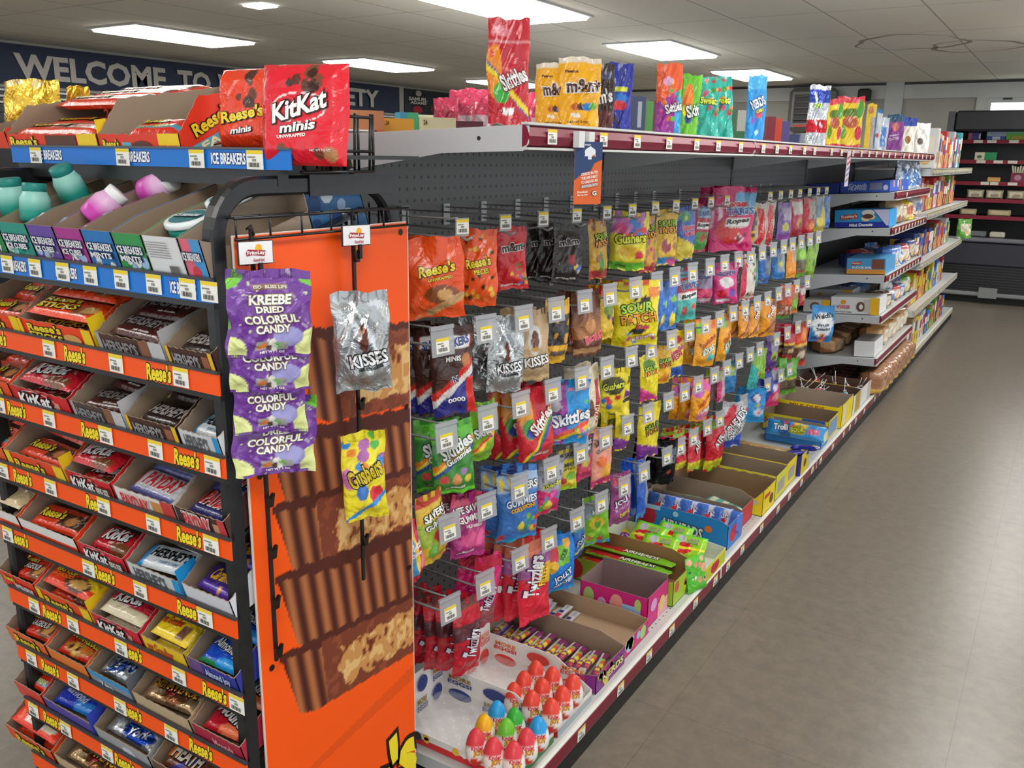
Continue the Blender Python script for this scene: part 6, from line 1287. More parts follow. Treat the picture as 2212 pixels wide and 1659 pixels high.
for t, (y0, wy, c, inner, L) in enumerate(((1.296, .165, 'ece8e4', OV('2c3c84', '9c7c20'), .30), (1.478, .165, 'eee4dc', OV('d83c30', 'e07828'), .29))):
    D = {'left': RD, 'front': [('b', 0, .6, '3c7c3c' if t == 0 else 'a8b0b8')], 'inback': inner, 'inright': inner, 'cinb': 'ece8e6'}
    M = deckbox(EX, y0, wy, L, .028, .118, .03, .085, c, D, ('nearer white egg tray with blue ovals' if t == 0 else 'farther cream egg tray with red ovals')+' at the near end of the deck', cin='e6e0dc', cut=(.10, .03), name='egg_tray')
    mb = MB()     # moulded clear insert
    nx, ny = 48, 84; V, U = np.meshgrid(np.linspace(0, 1, ny+1), np.linspace(0, 1, nx+1), indexing='ij')
    zz = .030+.006*np.sin(U*math.pi*2*4)*np.sin(V*math.pi*2*6.5); P = np.stack([.003+U*(wy-.006), .003+V*(L-.006), zz], -1).reshape(-1, 3)
    mb.add(P, [(j*(nx+1)+i, j*(nx+1)+i+1, (j+1)*(nx+1)+i+1, (j+1)*(nx+1)+i) for j in range(ny) for i in range(nx)], hx('e8eaec'), True)
    o = mb.obj('plastic_insert', 'clear_film', None, M); tag(o, f'clear moulded insert lining the {"nearer" if t == 0 else "farther"} egg tray', 'tray insert')
    if t == 0: cols = [('d8404c', 0, 0), ('d8404c', 0, 1), ('d8404c', 0, 2), ('f0b020', 1, 3), ('6cc038', 1, 2), ('d8404c', 1, 1), ('2c9cdc', 2, 3), ('3cac3c', 2, 2), ('2c9cdc', 2, 0)]
    else: cols = [('e04838', i, j) for i in range(3) for j in range(3)]
    # lay eggs at positions read from the photograph
    pts = ([(1030, 1635, 'd8404c'), (1068, 1655, 'd8404c'), (1112, 1664, 'd8404c'), (1048, 1602, 'f0b020'), (1096, 1612, '6cc038'), (1140, 1634, 'd8404c'), (1076, 1572, '2c9cdc'), (1114, 1588, '3cac3c'), (1165, 1608, '2c9cdc')] if t == 0 else
           [(1112, 1530, 'e04838'), (1151, 1548, 'e04838'), (1194, 1566, 'e04838'), (1134, 1504, 'e04838'), (1174, 1520, 'e04838'), (1218, 1538, 'e04838'), (1160, 1480, 'e04838'), (1196, 1494, 'e04838'), (1240, 1512, 'e04838')])
    mods = ['nearest row left', 'nearest row middle', 'nearest row right', 'middle row left', 'middle row middle', 'middle row right', 'back row left', 'back row middle', 'back row right']
    for q, (px, py, c) in enumerate(pts):
        p = PZ(px, py, DZ+.045); cn = {'d8404c': 'red', 'f0b020': 'yellow', '6cc038': 'light green', '2c9cdc': 'blue', '3cac3c': 'dark green', 'e04838': 'orange-red'}[c]
        egg(T(p[0], p[1], DZ+.026)@R(40, 'Z')@R(-20, 'X'), c, f'{cn} topped toy egg, {mods[q]}, in the {"nearer" if t == 0 else "farther"} egg tray')
def sticks(M, W_, L, n, key, lab, y0=.02, y1=None, jx=.004, ln=.14, sd=0, z=.006, wd=.02, grp='stick packs'):
    rnd = random.Random(sd)
    for i in range(n):
        y = y0+(y1-y0)*i/max(n-1, 1)
        B = M@T(W_/2+rnd.uniform(-jx, jx), y, z+.008+(.012 if i % 3 == 1 else 0))@R(rnd.uniform(-9, 9), 'Z')@R(rnd.uniform(-6, 6), 'Y')
        o = bar_obj('candy_stick', key, ln, wd, .015, B, i % 3); tag(o, f'{ORD[i]} {lab} from the aisle end', 'candy stick', grp)
# purple stick carton
M = deckbox(-.792, 1.668, .16, .345, .05, .075, .035, .07, '8c2c8c', {'left': [('s', 14, 3, .025, ['8cb83c', 'e8d0a0', 'c84878', 'b890d0'], (.02, .98, .3, .95)), tx('Original', .45, .4, .3, .3, 'e8d8ec')], 'front': [('s', 10, 3, .07, ['c8385c', '5cac3c', 'e8c83c'], (.1, .9, .2, .9)), tx('NERDS', .55, .5, .7, .35, 'e8e08c', '5c1c5c')]}, 'purple carton of patterned candy sticks behind the egg trays', cut=(.07, .045))
sticks(M, .16, .345, 14, 'b_stick', 'purple patterned candy stick', .025, .32, ln=.135, sd=2, grp='purple candy sticks')
M = deckbox(-.800, 1.838, .155, .33, .045, .06, .045, .052, 'cf2470', {'left': [('s', 9, 5, .05, ['a8d080', '9cc8ec'], (.05, .95, .3, .95))], 'front': [('s', 6, 3, .12, ['a8d080', '9cc8ec'], (.1, .9, .2, .9))]}, 'pink edged carton half empty of chalky candy rolls', cut=(.08, .045), cin='b09478')
sticks(M, .155, .33, 6, 'b_heart', 'white wrapped candy roll', .19, .31, ln=.12, sd=5, grp='white candy rolls')
PK = [('e', .13, .55, .08, .3, 'a8cc70'), ('e', .33, .35, .08, .28, 'd8a8d8'), ('r', .45, .9, 0, .62, '9cd0f0'), ('e', .55, .62, .09, .25, 'f0a090'), ('e', .86, .7, .05, .2, 'b8d870'), tx('Cherry Chewy', .24, .1, .4, .13, 'f2e8f0'), tx('SO CHEWY!', .8, .12, .24, .12, '1c2c6c')]
deckbox(-.812, 2.012, .14, .205, .092, .095, .09, .105, 'd4247c', {'left': PK, 'front': [('e', .3, .6, .15, .2, 'd8a8d8'), ('r', .5, 1, 0, .5, 'f0a0b0'), ('e', .7, .4, .15, .25, 'e8c878')], 'inright': [], 'cr': 'd4247c'}, 'bright pink carton with coloured candy discs, empty', cin='8c7474')
M = deckbox(-.800, 2.165, .16, .355, .075, .1, .07, .1, 'a8c830', {'left': [('e', .1, .5, .09, .48, 'd02838'), tx('AIRHEADS', .5, .3, .4, .3, Wt, K)], 'front': [('s', 4, 2, .1, ['e8d83c', 'd84c4c'], (.1, .9, .2, .8))]}, 'lime carton of long green strips behind the pink one', cut=(.07, .055), cin='a07c50')
for j in range(4):
    o = bar_obj('candy_bar', 'b_airstrip', .28, .034, .012, M@T(.03+.028*j, .19, .02+.014*j)@R(-90, 'Z'), 0); tag(o, f'{ORD[j]} long green candy strip in the lime carton', 'candy bar', 'long strips in the lime carton')
M = deckbox(-.772, 2.345, .185, .345, .05, .09, .035, .06, 'a8cc28', {'left': [('b', .5, 1, 'c8d83c')], 'front': [('e', .5, .5, .2, .4, 'c8203c'), ('b', .8, 1, 'e8e03c')], 'cinb': 'dfe2d4', 'cf': 'c8d020'}, 'white lined lime carton with green gummy bags', cut=(.09, .05), cin='dde0d2')
for j, (xx, yy2, rz) in enumerate(((.1, .10, 4), (.1, .24, -6), (.05, .17, 8), (.14, .17, -3))):
    o = bag_obj('candy_bag', 'b_airgreen', .115, .09, .02, M@T(xx-.02, yy2, .028+.008*(j % 2))@R(-90+rz, 'Z')@R(-58, 'X'), j, 'bar', nx=34, ny=28); tag(o, f'{ORD[j]} green gummy bag with red balloon shape in white lined carton', 'candy bag', 'green gummy bags in the carton')
P = PX(1527, 1262, -.775); mb = MB()
P = dk(1492, 1262)
o = bag_obj('candy_bag', 'b_airlime', .085, .105, .014, T(-.775, 2.30, DZ+.001)@R(70, 'Z')@R(-12, 'X'), 2, 'bar', nx=30, ny=34); tag(o, 'bright green bag leaning on the front of the lime carton by the aisle', 'candy bag')
M = deckbox(-.794, 2.615, .15, .33, .085, .105, .1, .1, '2484d4', {'left': [('e', .12, .6, .12, .42, 'c82440'), ('r', .0, .28, .85, 1, 'a8d0f0'), tx('AIRHEADS', .52, .42, .44, .34, 'f0f0f2', '34404c', -4), ('e', .8, .6, .04, .12, 'e87830'), ('e', .45, .85, .03, .1, 'a8d8f0'), tx('bites', .5, .16, .2, .18, 'e8a02c')], 'front': [('e', .4, .5, .25, .35, 'd0243c'), ('r', .75, 1, .1, .9, '5c78c0')]}, 'bright blue carton of blue candy packs with red balloon logo', cut=(.03, .1))
for j in range(9):
    o = bag_obj('candy_bag', 'b_airblue', .12, .07, .018, M@T(.085, .05+.03*j, .035)@R(-90+(8 if j % 2 else -6), 'Z')@R(-28, 'X'), j % 3, 'bar', nx=24, ny=16); tag(o, f'{ORD[j]} small blue candy pack from the aisle end of blue carton', 'candy bag', 'blue candy packs')
M = deckbox(-.812, 2.79, .15, .33, .07, .095, .07, .095, 'a8c4bc', {'left': [('s', 8, 2, .05, ['3ca498', 'dce0c0'], (.05, .95, .5, .95))], 'front': [('e', .5, .6, .2, .3, 'c82c3c')], 'cf': 'c42c40'}, 'tall brown lined carton with two teal packs', cut=(.05, .065))
for j, (xx, yy2, zz, rr) in enumerate(((.06, .24, .035, 30), (.075, .1, .03, -80))):
    o = bar_obj('candy_bar', 'b_teal', .15, .045, .018, M@T(xx, yy2, zz+.01*j)@R(-90+rr*.3, 'Z')@R(10, 'X'), j); tag(o, ('teal and white pack propped at the far end' if j == 0 else 'teal and white pack lying by the aisle')+' in the brown lined carton', 'candy bar')
YEL = 'f0d61c'
for j, (y0, xa, lab, hh) in enumerate(((2.96, -.782, 'nearest empty yellow carton on the deck, with torn edge', .1), (3.13, -.786, 'middle empty yellow carton of the three together', .1), (3.29, -.79, 'farthest empty yellow carton of the three together', .1))):
    deckbox(xa, y0, .15, .34, hh*.98, hh, hh*.62 if j == 0 else hh, hh, YEL if j != 1 else 'dcd83c', {'left': [tx('MILK CHOCOLATE', .5, .86, .4, .1, '4c3410'), ('e', .9, .8, .06, .16, 'c8c4a0')], 'front': [('r', .1, .55, .6, .75, 'c8402c'), ('e', .7, .4, .15, .2, '6c4020')] if j == 0 else [('r', .2, .8, .2, .7, 'a8a89c')]}, lab, cut=(.03, hh*.98), tear=.003 if j == 0 else 0, cin='92816c' if j else '8f7456')
deckbox(-.775, 3.455, .12, .40, .09, .05, .05, .07, 'e8cc1c', {'cf': 'e8cc1c', 'front': [('e', .5, .5, .18, .2, '5c3c14')], 'left': [('r', .7, 1, 0, 1, '30309c')]}, 'yellow and blue carton of foil wrapped bars', cut=(.05, .05), cin='c8b8a0', cside='2c3098')
M = dframe(-.775, 3.455)
for j in range(3):
    o = bar_obj('candy_bar', 'b_butter', .3, .04, .02, M@T(.025+.034*j, .2+.01*j, .045+.012*(j == 1))@R(-90, 'Z'), j); tag(o, f'{ORD[j]} yellow wrapped bar with red dots in yellow and blue carton', 'candy bar', 'yellow wrapped bars')
DES['b_indigo'] = ('242c98', [('n', 2, .9, '5c64c8', 3), ('r', .8, .95, .3, .7, 'e8d83c')])
for j, (xx, yy2, rr) in enumerate(((.05, .04, -60), (.09, .02, -100))):
    o = bar_obj('candy_bar', 'b_indigo', .12, .04, .02, M@T(xx, yy2, .07+.02*j)@R(rr, 'Z')@R(-10, 'Y'), j); tag(o, ('lower' if j == 0 else 'upper')+' dark blue foil bar sticking out toward the aisle', 'candy bar')
o = bar_obj('candy_bar', 'b_trolli', .25, .07, .05, T(-.895, 3.80, DZ+.05)@R(0, 'Z')@R(62, 'X'), 3); 
TRL = [tx('Trolli', .22, .5, .26, .5, 'f2f2f4', '24305c', 4), ('e', .55, .5, .12, .3, '9ca024'), tx('SOUR', .55, .5, .18, .28, 'd8e03c', K, 6), ('r', .74, .94, .3, .75, 'e0708c')]
tag(o, 'blue shiny gummy pack leaning on the cardboard carton front', 'candy bag')
deckbox(-.79, 3.86, .13, .25, .07, .085, .06, .08, '3c8ccc', {'front': [('r', .2, .9, .2, .9, 'e8e4c0')]}, 'empty carton behind the blue gummy pack', cut=(.04, .06), cin='94857a')
deckbox(-.796, 4.01, .2, .30, .09, .09, .085, .09, 'ecd41c', {'left': [tx('Sweetart', .14, .62, .22, .3, 'c83c34', 'f0d0b0'), ('r', .0, 1, 0, .1, '2c6cc0'), ('r', .6, .95, .7, 1, '2c5cb4')], 'front': [('r', .1, .9, .1, .9, '7c9cc8')]}, 'deep yellow and blue carton, empty and brown inside', cin='86705a')
deckbox(-.786, 4.235, .24, .33, .12, .12, .1, .115, 'f2da18', {'left': [tx('MILK DUDS', .5, .85, .5, .14, 'a85c1c')], 'front': [('r', .1, .35, .1, .9, 'e8e0c8')]}, 'tall bright yellow carton with torn wavy edge', tear=.006, cin='a89888', cut=(.02, .115), seed=5)
for t, (y0, c, lab) in enumerate(((4.50, 'd8d8dc', 'white edged carton of wrapped lollipops, nearer of two'), (4.70, 'e8c41c', 'yellow fronted carton of lollipops, farther of two'))):
    M = deckbox(-.788, y0, .17, .34, .1, .105, .1, .105, 'e8e6e4' if t == 0 else 'f0cc1c', {'left': [] if t == 0 else [('r', .1, .86, .0, 1, 'f0cc1c'), ('r', 0, .1, 0, 1, 'e8e8ea'), ('r', .86, 1, 0, 1, 'e8e8ea')], 'front': [('r', 0, .3, 0, 1, 'e8e6e4')], 'cf': 'b89c28' if t == 0 else 'e8e6e4'}, lab, cin='5c4438', cut=(.03, .1))
    rnd = random.Random(t+3)
    for j in range(12):
        c2 = rnd.choice(['e03c78', '3c8cd0', 'f07828', '8cc83c', 'd83030'] if t == 0 else ['f06c28', 'e8882c', 'd83c2c'])
        l = empty('lollipop', M=M@T(.03+rnd.random()*.11, .03+rnd.random()*.28, .06+rnd.random()*.02)@R(rnd.uniform(-60, 60), 'X')@R(rnd.uniform(-60, 60), 'Y'))
        mb = MB(); lathe(mb, [(.002, -.013), (.009, -.011), (.013, -.004), (.013, .004), (.009, .011), (.004, .013), (.006, .018), (.008, .022)], 12, lambda a, z: hx(c2) if z < .014 else hx('e8e8ee')); mb.obj('candy_head', 'wrapper_film', l)
        mb = MB(); tube(mb, [(0, 0, .012), (0, 0, .085)], .0019, 'f0f0ee', 6); mb.obj('stick', 'matte_print', l)
        tag(l, f'wrapped lollipop {("in the nearer white edged" if t == 0 else "in the farther yellow fronted")} lollipop carton', 'lollipop', 'lollipops in the '+('nearer' if t == 0 else 'farther')+' carton')
M = deckbox(-.79, 4.885, .6, .38, .095, .1, .085, .09, 'd4cec8', {'cf': 'd0c8c4'}, 'large pale tray of dark snack packs with torn top edge', cin='9c928c', tear=.003, cut=(.05, .088))
DES['dark_snack'] = ('4c2a24', [('r', .2, .8, .2, .8, '7c2c34'), ('n', 2, 1, '8c7c5c', 3)]); DES['red_snack'] = ('b83040', [('r', .1, .9, .4, .6, 'd8a8a8')])
for j in range(18):
    a, b = j % 6, j//6
    o = bar_obj('snack_pack', 'red_snack' if b == 0 and a < 4 else 'dark_snack', .09, .07, .035, M@T(.06+.095*a, .06+.12*b, .045)@R(90, 'Z'), j % 3); tag(o, ('red' if b == 0 and a < 4 else 'dark brown')+f' snack pack, {ORD[a]} in the {ORD[b]} row of the pale tray', 'snack', 'snack packs in the pale tray')
# fallen packs on the deck
for px, py, key, w, l, rz, lab in ((1322, 1172, 'sp_purp', .13, .09, 30, 'crumpled purple and yellow pack lying on the deck'), (1492, 1028, 'air_red', .17, .09, -10, 'red and green bag lying flat on the deck'), (1050, 1400, 'purp_film', .06, .1, 10, 'small purple bag standing behind the licorice bags')):
    x, y = dk(px, py); o = bar_obj('candy_bag', key, w, l, .03, T(x, y, DZ+.016)@R(rz, 'Z'), 2); tag(o, lab, 'candy bag')

# ================================================================= goods on the top shelf
def surfz(x): return TOPZ-(GX-x)*math.tan(math.radians(2))+.0045
def topbag(key, px, yt, wpx, asp, lab, X=-.83, t=.06, yaw=0, kind='stand', seed=0, lean=0, mat='wrapper_film'):
    zb = surfz(X)+.001; P = PX(px, yt, X); h = P[2]-zb; z = depth(P); w = wpx*z/FPX
    ac = math.degrees(math.atan2(-P[1], -P[0]))
    o = bag_obj('snack_bag', key, w, h, min(t, w*.5), T(P[0], P[1], zb)@R(ac+90+yaw, 'Z')@R(lean, 'Y'), seed, kind, mat, nx=36, ny=46); tag(o, lab, 'candy bag'); return o
topbag('skit_tall', 1100, 40, 92, .4, 'tall crinkled red pouch standing at the near end of the top shelf', -.86, .05, 6, seed=2)
topbag('mm_yellow', 1196, 137, 76, .5, 'yellow candy bag half hidden behind its twin on the top shelf', -.87, .05, 12, seed=3)
topbag('mm_yellow', 1252, 124, 96, .6, 'front yellow candy bag with white top strip on the top shelf', -.83, .05, 12, seed=4)
topbag('mm_dark', 1308, 138, 44, .4, 'dark brown candy bag beside the yellow ones', -.84, .05, 10, seed=5)
topbag('oreo_blue', 1340, 136, 58, .5, 'deep blue cookie bag with lime band on the top shelf', -.88, .05, 14, seed=6)
topbag('skit_wild', 1450, 137, 58, .4, 'purple and blue rainbow pouch on the top shelf', -.82, .05, 20, seed=1)
topbag('skit_grn_s', 1490, 161, 46, .4, 'lime green rainbow pouch on the top shelf', -.83, .05, 24, seed=2, lean=4)
topbag('sweet_teal', 1530, 168, 60, .6, 'teal fruit print pouch standing behind the front teal pouch', -.84, .05, 20, seed=3)
topbag('sweet_teal', 1562, 166, 66, .6, 'front teal pouch covered in little fruit prints', -.82, .05, 22, seed=4, lean=-6)
topbag('nerds_blue', 1639, 163, 44, .35, 'slim bright blue pouch standing alone on the top shelf', -.81, .05, 24, seed=5)
topbag('silver_blue', 1773, 184, 46, .4, 'tall silver and blue foil bag before the wall heater', -.81, .05, 22, seed=6, mat='foil_film')
topbag('yel_straw', 1806, 214, 36, .6, 'yellow fruit bag with red top, left of the pair', -.82, .06, 12, seed=1)
topbag('yel_straw', 1840, 209, 58, .8, 'wider yellow fruit bag with red top, right of the pair', -.81, .06, 12, seed=2)
topbag('yel_slim', 1885, 224, 20, .4, 'narrow yellow bag beside the fruit bags', -.8, .04, 20, seed=3)
topbag('blue_slim', 1898, 236, 20, .4, 'narrow blue and white bag on the far top shelf', -.8, .04, 20, seed=4)
topbag('clear_white', 1912, 254, 20, .5, 'small clear bag between blue and purple pouches', -.81, .04, 20, seed=4)
topbag('purple_pouch', 1937, 247, 36, .6, 'purple pouch with blue peak on the far top shelf', -.8, .06, 10, seed=5)
topbag('white_pouch', 1966, 254, 30, .6, 'white pouch with blue top beside the purple pouch', -.8, .06, 10, seed=6)
topbag('white_pouch2', 1996, 266, 30, .6, 'white pouch with pale peak at the end of the maroon strip', -.79, .06, 10, seed=7)
# rear of the top shelf, beyond the pegboard
RZ = TOPZ-.015
def rearbox(px, yt, wpx, col, lay, lab, X=-1.40, d=.1, name='snack_box'):
    P = PX(px, yt, X); h = P[2]-RZ-.001; z = depth(P); w = wpx*z/FPX
    mb = MB(); box(mb, -w/2, w/2, 0, d, 0, h, col); do_layers(mb, plane_surf((-w/2, 0, 0), (w, 0, 0), (0, 0, h), (0, -1, 0)), lay, w, h, .0008)
    ac = math.degrees(math.atan2(-P[1], -P[0])); o = mb.obj(name, 'printed_carton', None, T(P[0], P[1], RZ+.001)@R(ac+90+18, 'Z')); tag(o, lab, 'box')
for a in ((1382, 208, 30, '3c4468', [('r', .4, .7, .4, .9, 'a8b0b8')], 'navy box behind the deep blue cookie bag'), (1402, 218, 22, '5c9c4c', [('b', 0, .3, 'e8e8e0')], 'green topped box behind the top shelf bags'), (1418, 216, 16, '7c2c54', [], 'plum box beside the green topped box'), (1605, 238, 22, '3c7c54', [('b', .5, 1, 'c8c4bc')], 'dark green and white box left of the slim blue pouch'), (1618, 240, 16, 'c8385c', [], 'rose box left of the slim blue pouch'), (1668, 252, 18, '8c3040', [('b', 0, .3, '3c8c4c')], 'dark red box right of the slim blue pouch'), (1684, 256, 14, 'e0503c', [], 'bright red edged box on the rear top shelf'), (1700, 262, 16, '5c5494', [], 'violet box on the rear top shelf'), (1722, 290, 12, '3c4078', [], 'small indigo box on the rear top shelf'), (1738, 288, 14, '9c9ca8', [], 'small grey box on the rear top shelf')): rearbox(*a)
# second gondola behind, seen over the first
XG = -3.0
t_ = empty('rear_gondola', (XG-.4, 4.5, 0)); tag(t_, 'second gondola behind the first, only its laden top visible', 'shelving'); inv = t_.matrix_world.inverted()
mb = MB(); box(mb, XG-.9, XG-.04, 2.3, 9, .1, H0+.03, '48484a'); o = mb.obj('body', 'dark_steel'); o.parent = t_; o.matrix_parent_inverse = inv
mb = MB(); box(mb, XG-.9, XG, 2.3, 9, H0+.03, H0+.05, 'b8bcbe'); o = mb.obj('top_board', 'painted_steel'); o.parent = t_; o.matrix_parent_inverse = inv
mb = MB(); box(mb, XG-.9, XG-.1, 2.35, 8.95, 0.002, .1, '141414'); o = mb.obj('base', 'kick_black'); o.parent = t_; o.matrix_parent_inverse = inv
SNK = lambda c: [('r', .1, .68, .04, .42, 'e8e8ea'), tx('SNICKERS', .39, .23, .54, .26, '24408c', Wt, 0, .1), ('r', .7, .84, .04, .42, '7c4028'), ('r', .86, 1, .08, .42, 'c83c30'), tx('24', .1, .82, .1, .16, '5c3418')]
for px, yt, wpx, c, lay, lab, dd in ((782, 238, 96, 'b8744c', SNK(0), 'orange brown chocolate bar carton at the left on the rear gondola', 0), (862, 256, 66, 'd8982c', SNK(0), 'mustard yellow chocolate bar carton on the rear gondola', .0), (948, 254, 76, 'd4cca8', SNK(0), 'cream chocolate bar carton on the rear gondola', 0), (884, 243, 40, '3c90b0', [('r', .4, 1, 0, 1, '4ca878')], 'teal and blue box behind the chocolate bar cartons', -.12), (912, 248, 50, 'd0d0b4', [], 'pale box behind the cream chocolate carton', -.12), (1015, 262, 60, '5c2430', [], 'dark maroon box right of the cream chocolate carton', 0)):
    X = XG-.13+dd; P = PX(px, yt, X); h = P[2]-(H0+.051); z = depth(P); w = wpx*z/FPX*1.05; mb = MB(); box(mb, -w/2, w/2, 0, .14 if dd == 0 else .08, 0, h, c, fc=None)
    do_layers(mb, plane_surf((-w/2, 0, 0), (w, 0, 0), (0, 0, h), (0, -1, 0)), lay, w, h, .001)
    ac = math.degrees(math.atan2(-P[1], -P[0])); tag(mb.obj('bar_carton', 'printed_carton', None, T(P[0], P[1], H0+.0515)@R(ac+90+22, 'Z')), lab, 'box')
for j, (px, yt, wpx) in enumerate(((962, 212, 50), (1000, 194, 52), (1036, 192, 60), (1160, 200, 40))):
    X = XG-.42; P = PX(px, yt, X); z = depth(P); w = wpx*z/FPX*1.1; h = P[2]-(H0+.0515)
    ac = math.degrees(math.atan2(-P[1], -P[0])); o = bag_obj('snack_bag', 'maroon_bag', w, h, .1, T(P[0], P[1], H0+.052)@R(ac+90+20, 'Z'), j, 'stand'); tag(o, f'{ORD[j]} maroon bag from the left on the rear gondola', 'candy bag', 'maroon bags on the rear gondola')
# flyer hanging from the price strip
P = PX(1268, 306, GX+.012); y = P[1]
t_ = empty('hanging_flyer', (GX+.012, y, P[2])); tag(t_, 'navy and orange app flyer hanging from the maroon price strip', 'sign'); inv = t_.matrix_world.inverted()
za, zb = PX(1268, 306, GX+.015)[2], PX(1268, 441, GX+.015)[2]; hh = za-zb; ww = .06
M = T(GX+.016, y, zb)@R(90-28, 'Z')
mb = MB(); box(mb, -ww/2, ww/2, -.0006, .0006, 0, hh, 'e0662c'); MM = np.array(M)
pl = plane_surf((-ww/2, -.0006, 0), (ww, 0, 0), (0, 0, hh), (0, -1, 0))
do_layers(mb, pl, [('p', [(0, .38), (0, 1), (1, 1), (1, .72), (.72, .66), (.6, .54), (.3, .5)], '2c4470'), ('e', .55, .84, .2, .07, 'e8ecf0'), ('p', [(.35, .77), (.75, .77), (.72, .88), (.55, .93), (.38, .88)], 'e8ecf0'), ('r', .47, .6, .72, .78, 'e8ecf0'), ('e', .68, .78, .05, .015, 'e0662c'), tx('FREE', .45, .95, .2, .02, 'e8ecf0')], ww, hh, .0002)
for k, s in enumerate(('CHECK IN TO', 'THE APP DAILY', 'TO UNLOCK AN', 'ADDITIONAL ENTRY')): put_text(mb, pl, s, .54, .5-.065*k, .6, .042, 'f4f0ec', '2c4470' if k == 3 else None, 8, 0, ww, hh, .0016)
for k, s in enumerate(('Download', 'Sign up, Join')): put_text(mb, pl, s, .3, .2-.05*k, .36, .03, 'f4f0ec', None, 3, 0, ww, hh, .0016)
put_text(mb, pl, 'G', .72, .18, .14, .07, 'f4f0ec', '6c3c2c', 0, 0, ww, hh, .0016)
o = mb.obj('card', 'matte_print'); o.matrix_basis = M; o.parent = t_; o.matrix_parent_inverse = inv
mb = MB()
for d in (-.03, .008): box(mb, GX+.0, GX+.012, y+d, y+d+.022, TOPZ-.034, TOPZ-.006, 'dcdfdf'); 
o = mb.obj('strip_clip', 'gloss_plastic'); o.parent = t_; o.matrix_parent_inverse = inv
# barber striped hanger at the fourth bay
x, y = GX+.01, PX(1829, 330, GX)[1]; mb = MB(); za, zb = TOPZ-.01, PX(1826, 402, GX)[2]
box(mb, x-.001, x+.001, y-.028, y+.028, zb, za, 'd8c8d0'); su = plane_surf((x+.001, y-.028, zb), (0, .056, 0), (0, 0, za-zb), (1, 0, 0))
do_layers(mb, su, [('p', [(0, .1+.16*k), (1, .2+.16*k), (1, .26+.16*k), (0, .16+.16*k)], 'a83848' if k > 2 else '6c78a8') for k in range(5)], .056, za-zb, .0003)
mb2 = mb.obj('hanging_strip', 'matte_print'); tag(mb2, 'narrow striped hanger drooping from the far maroon price strip', 'sign')
# ================================================================= bread bay goods and beige shelves
YP = YE[3]+.03
def yend(px0, px1, yt, yb, zs, d, col, lay, lab, name='snack_carton', Y=YP, top=None):
    """carton whose printed end faces down the aisle towards -Y, resting on the shelf at height zs"""
    x0, x1 = PY(px0, (yt+yb)/2, Y)[0], PY(px1, (yt+yb)/2, Y)[0]; x0 = max(x0, GB+.006); a, b = PY((px0+px1)/2, yt, Y)[2], PY((px0+px1)/2, yb, Y)[2]; h = a-b
    z = zs
    mb = MB(); w = x1-x0; box(mb, 0, w, 0, d, 0, h, col, fc={1: top} if top else None)
    do_layers(mb, plane_surf((0, 0, 0), (w, 0, 0), (0, 0, h), (0, -1, 0)), lay, w, h, .001)
    do_layers(mb, plane_surf((w, 0, 0), (0, d, 0), (0, 0, h), (1, 0, 0)), [('s', 9, int(px0), .04, ['e8e8ec', '5c6cb8', 'c88c5c'], (.05, .95, .1, .8))] if d > .3 else [], d, h, .001)
    o = mb.obj(name, 'printed_carton', None, T(x0, Y, z)@R(-TI, 'Y')); tag(o, lab, 'carton'); return o
TI = 3.5; tt = math.tan(math.radians(TI))
def sz(k, x): return SHZ[k]-(GX-x)*tt+.0045
def xat(px, py, Y=YP): return PY(px, py, Y)[0]
OB = [('r', .2, .45, .2, .8, 'c8cce0'), ('r', .55, .8, .25, .8, '5c5c84')]
yend(1705, 1816, 379, 403, sz(4, xat(1705, 390)), .5, '1c3484', [tx('Blueberry', .5, .64, .4, .3, '8494c8'), tx('MUFFINS', .5, .34, .4, .26, '8494c8')], 'dark blue muffin carton at the left of the topmost bread shelf', Y=YP)
yend(1818, 1925, 378, 402, sz(4, xat(1818, 390)), .6, '3458c0', [tx('Crunch', .35, .66, .36, .3, 'c0ccf0'), tx('MUFFINS', .35, .34, .36, .26, 'c0ccf0'), ('r', .6, .85, .2, .85, '7c80a4'), ('e', .92, .4, .05, .25, 'c8d0f0')], 'lighter blue muffin carton at the right of the topmost bread shelf')
yend(1805, 1923, 447, 485, sz(3, xat(1805, 470)), .22, '2c9cdc', [('b', 0, .3, '1c2ca0'), ('p', [(.1, .42), (.42, .5), (.43, .78), (.12, .68)], 'b84038'), tx("Freshley's", .27, .6, .28, .2, 'f0d8c8', None, 5), ('e', .62, .82, .12, .18, 'd8dcdc'), ('e', .58, .5, .08, .16, 'f0dca8'), ('e', .68, .58, .07, .14, 'f0dca8'), ('e', .62, .62, .1, .14, '5c3428'), ('p', [(.72, 1), (1, 1), (1, .1), (.96, .1)], 'c8ccf0'), tx('Mini Donuts', .5, .14, .42, .16, 'f0f0f4', None, 2, .1)], 'blue mini donuts carton on the fourth bread shelf')
yend(1832, 1916, 544, 578, sz(2, xat(1835, 560)), .3, '4c9cd4', [('b', 0, .3, 'd8943c'), ('p', [(.12, .55), (.38, .6), (.38, .82), (.12, .76)], 'b84038'), tx("Freshley's", .25, .68, .22, .13, 'f0d8c8'), ('r', .66, .97, .35, .95, '7c4830'), tx('FUDGE BAR', .4, .42, .5, .14, 'e8f0f4')], 'blue and orange fudge bar carton on the middle bread shelf')
yend(1752, 1846, 598, 632, sz(1, -1.1), .2, 'd8d8da', [tx('WONDER', .25, .36, .3, .2, 'c83c58'), ('e', .25, .68, .06, .14, 'e8a03c'), ('e', .62, .45, .1, .3, '6c4c40'), ('e', .63, .45, .045, .15, 'eceae6'), ('r', .77, 1, 0, 1, 'f0b820')], 'white and yellow banana cake carton at the back of second bread shelf', Y=YP+.25)
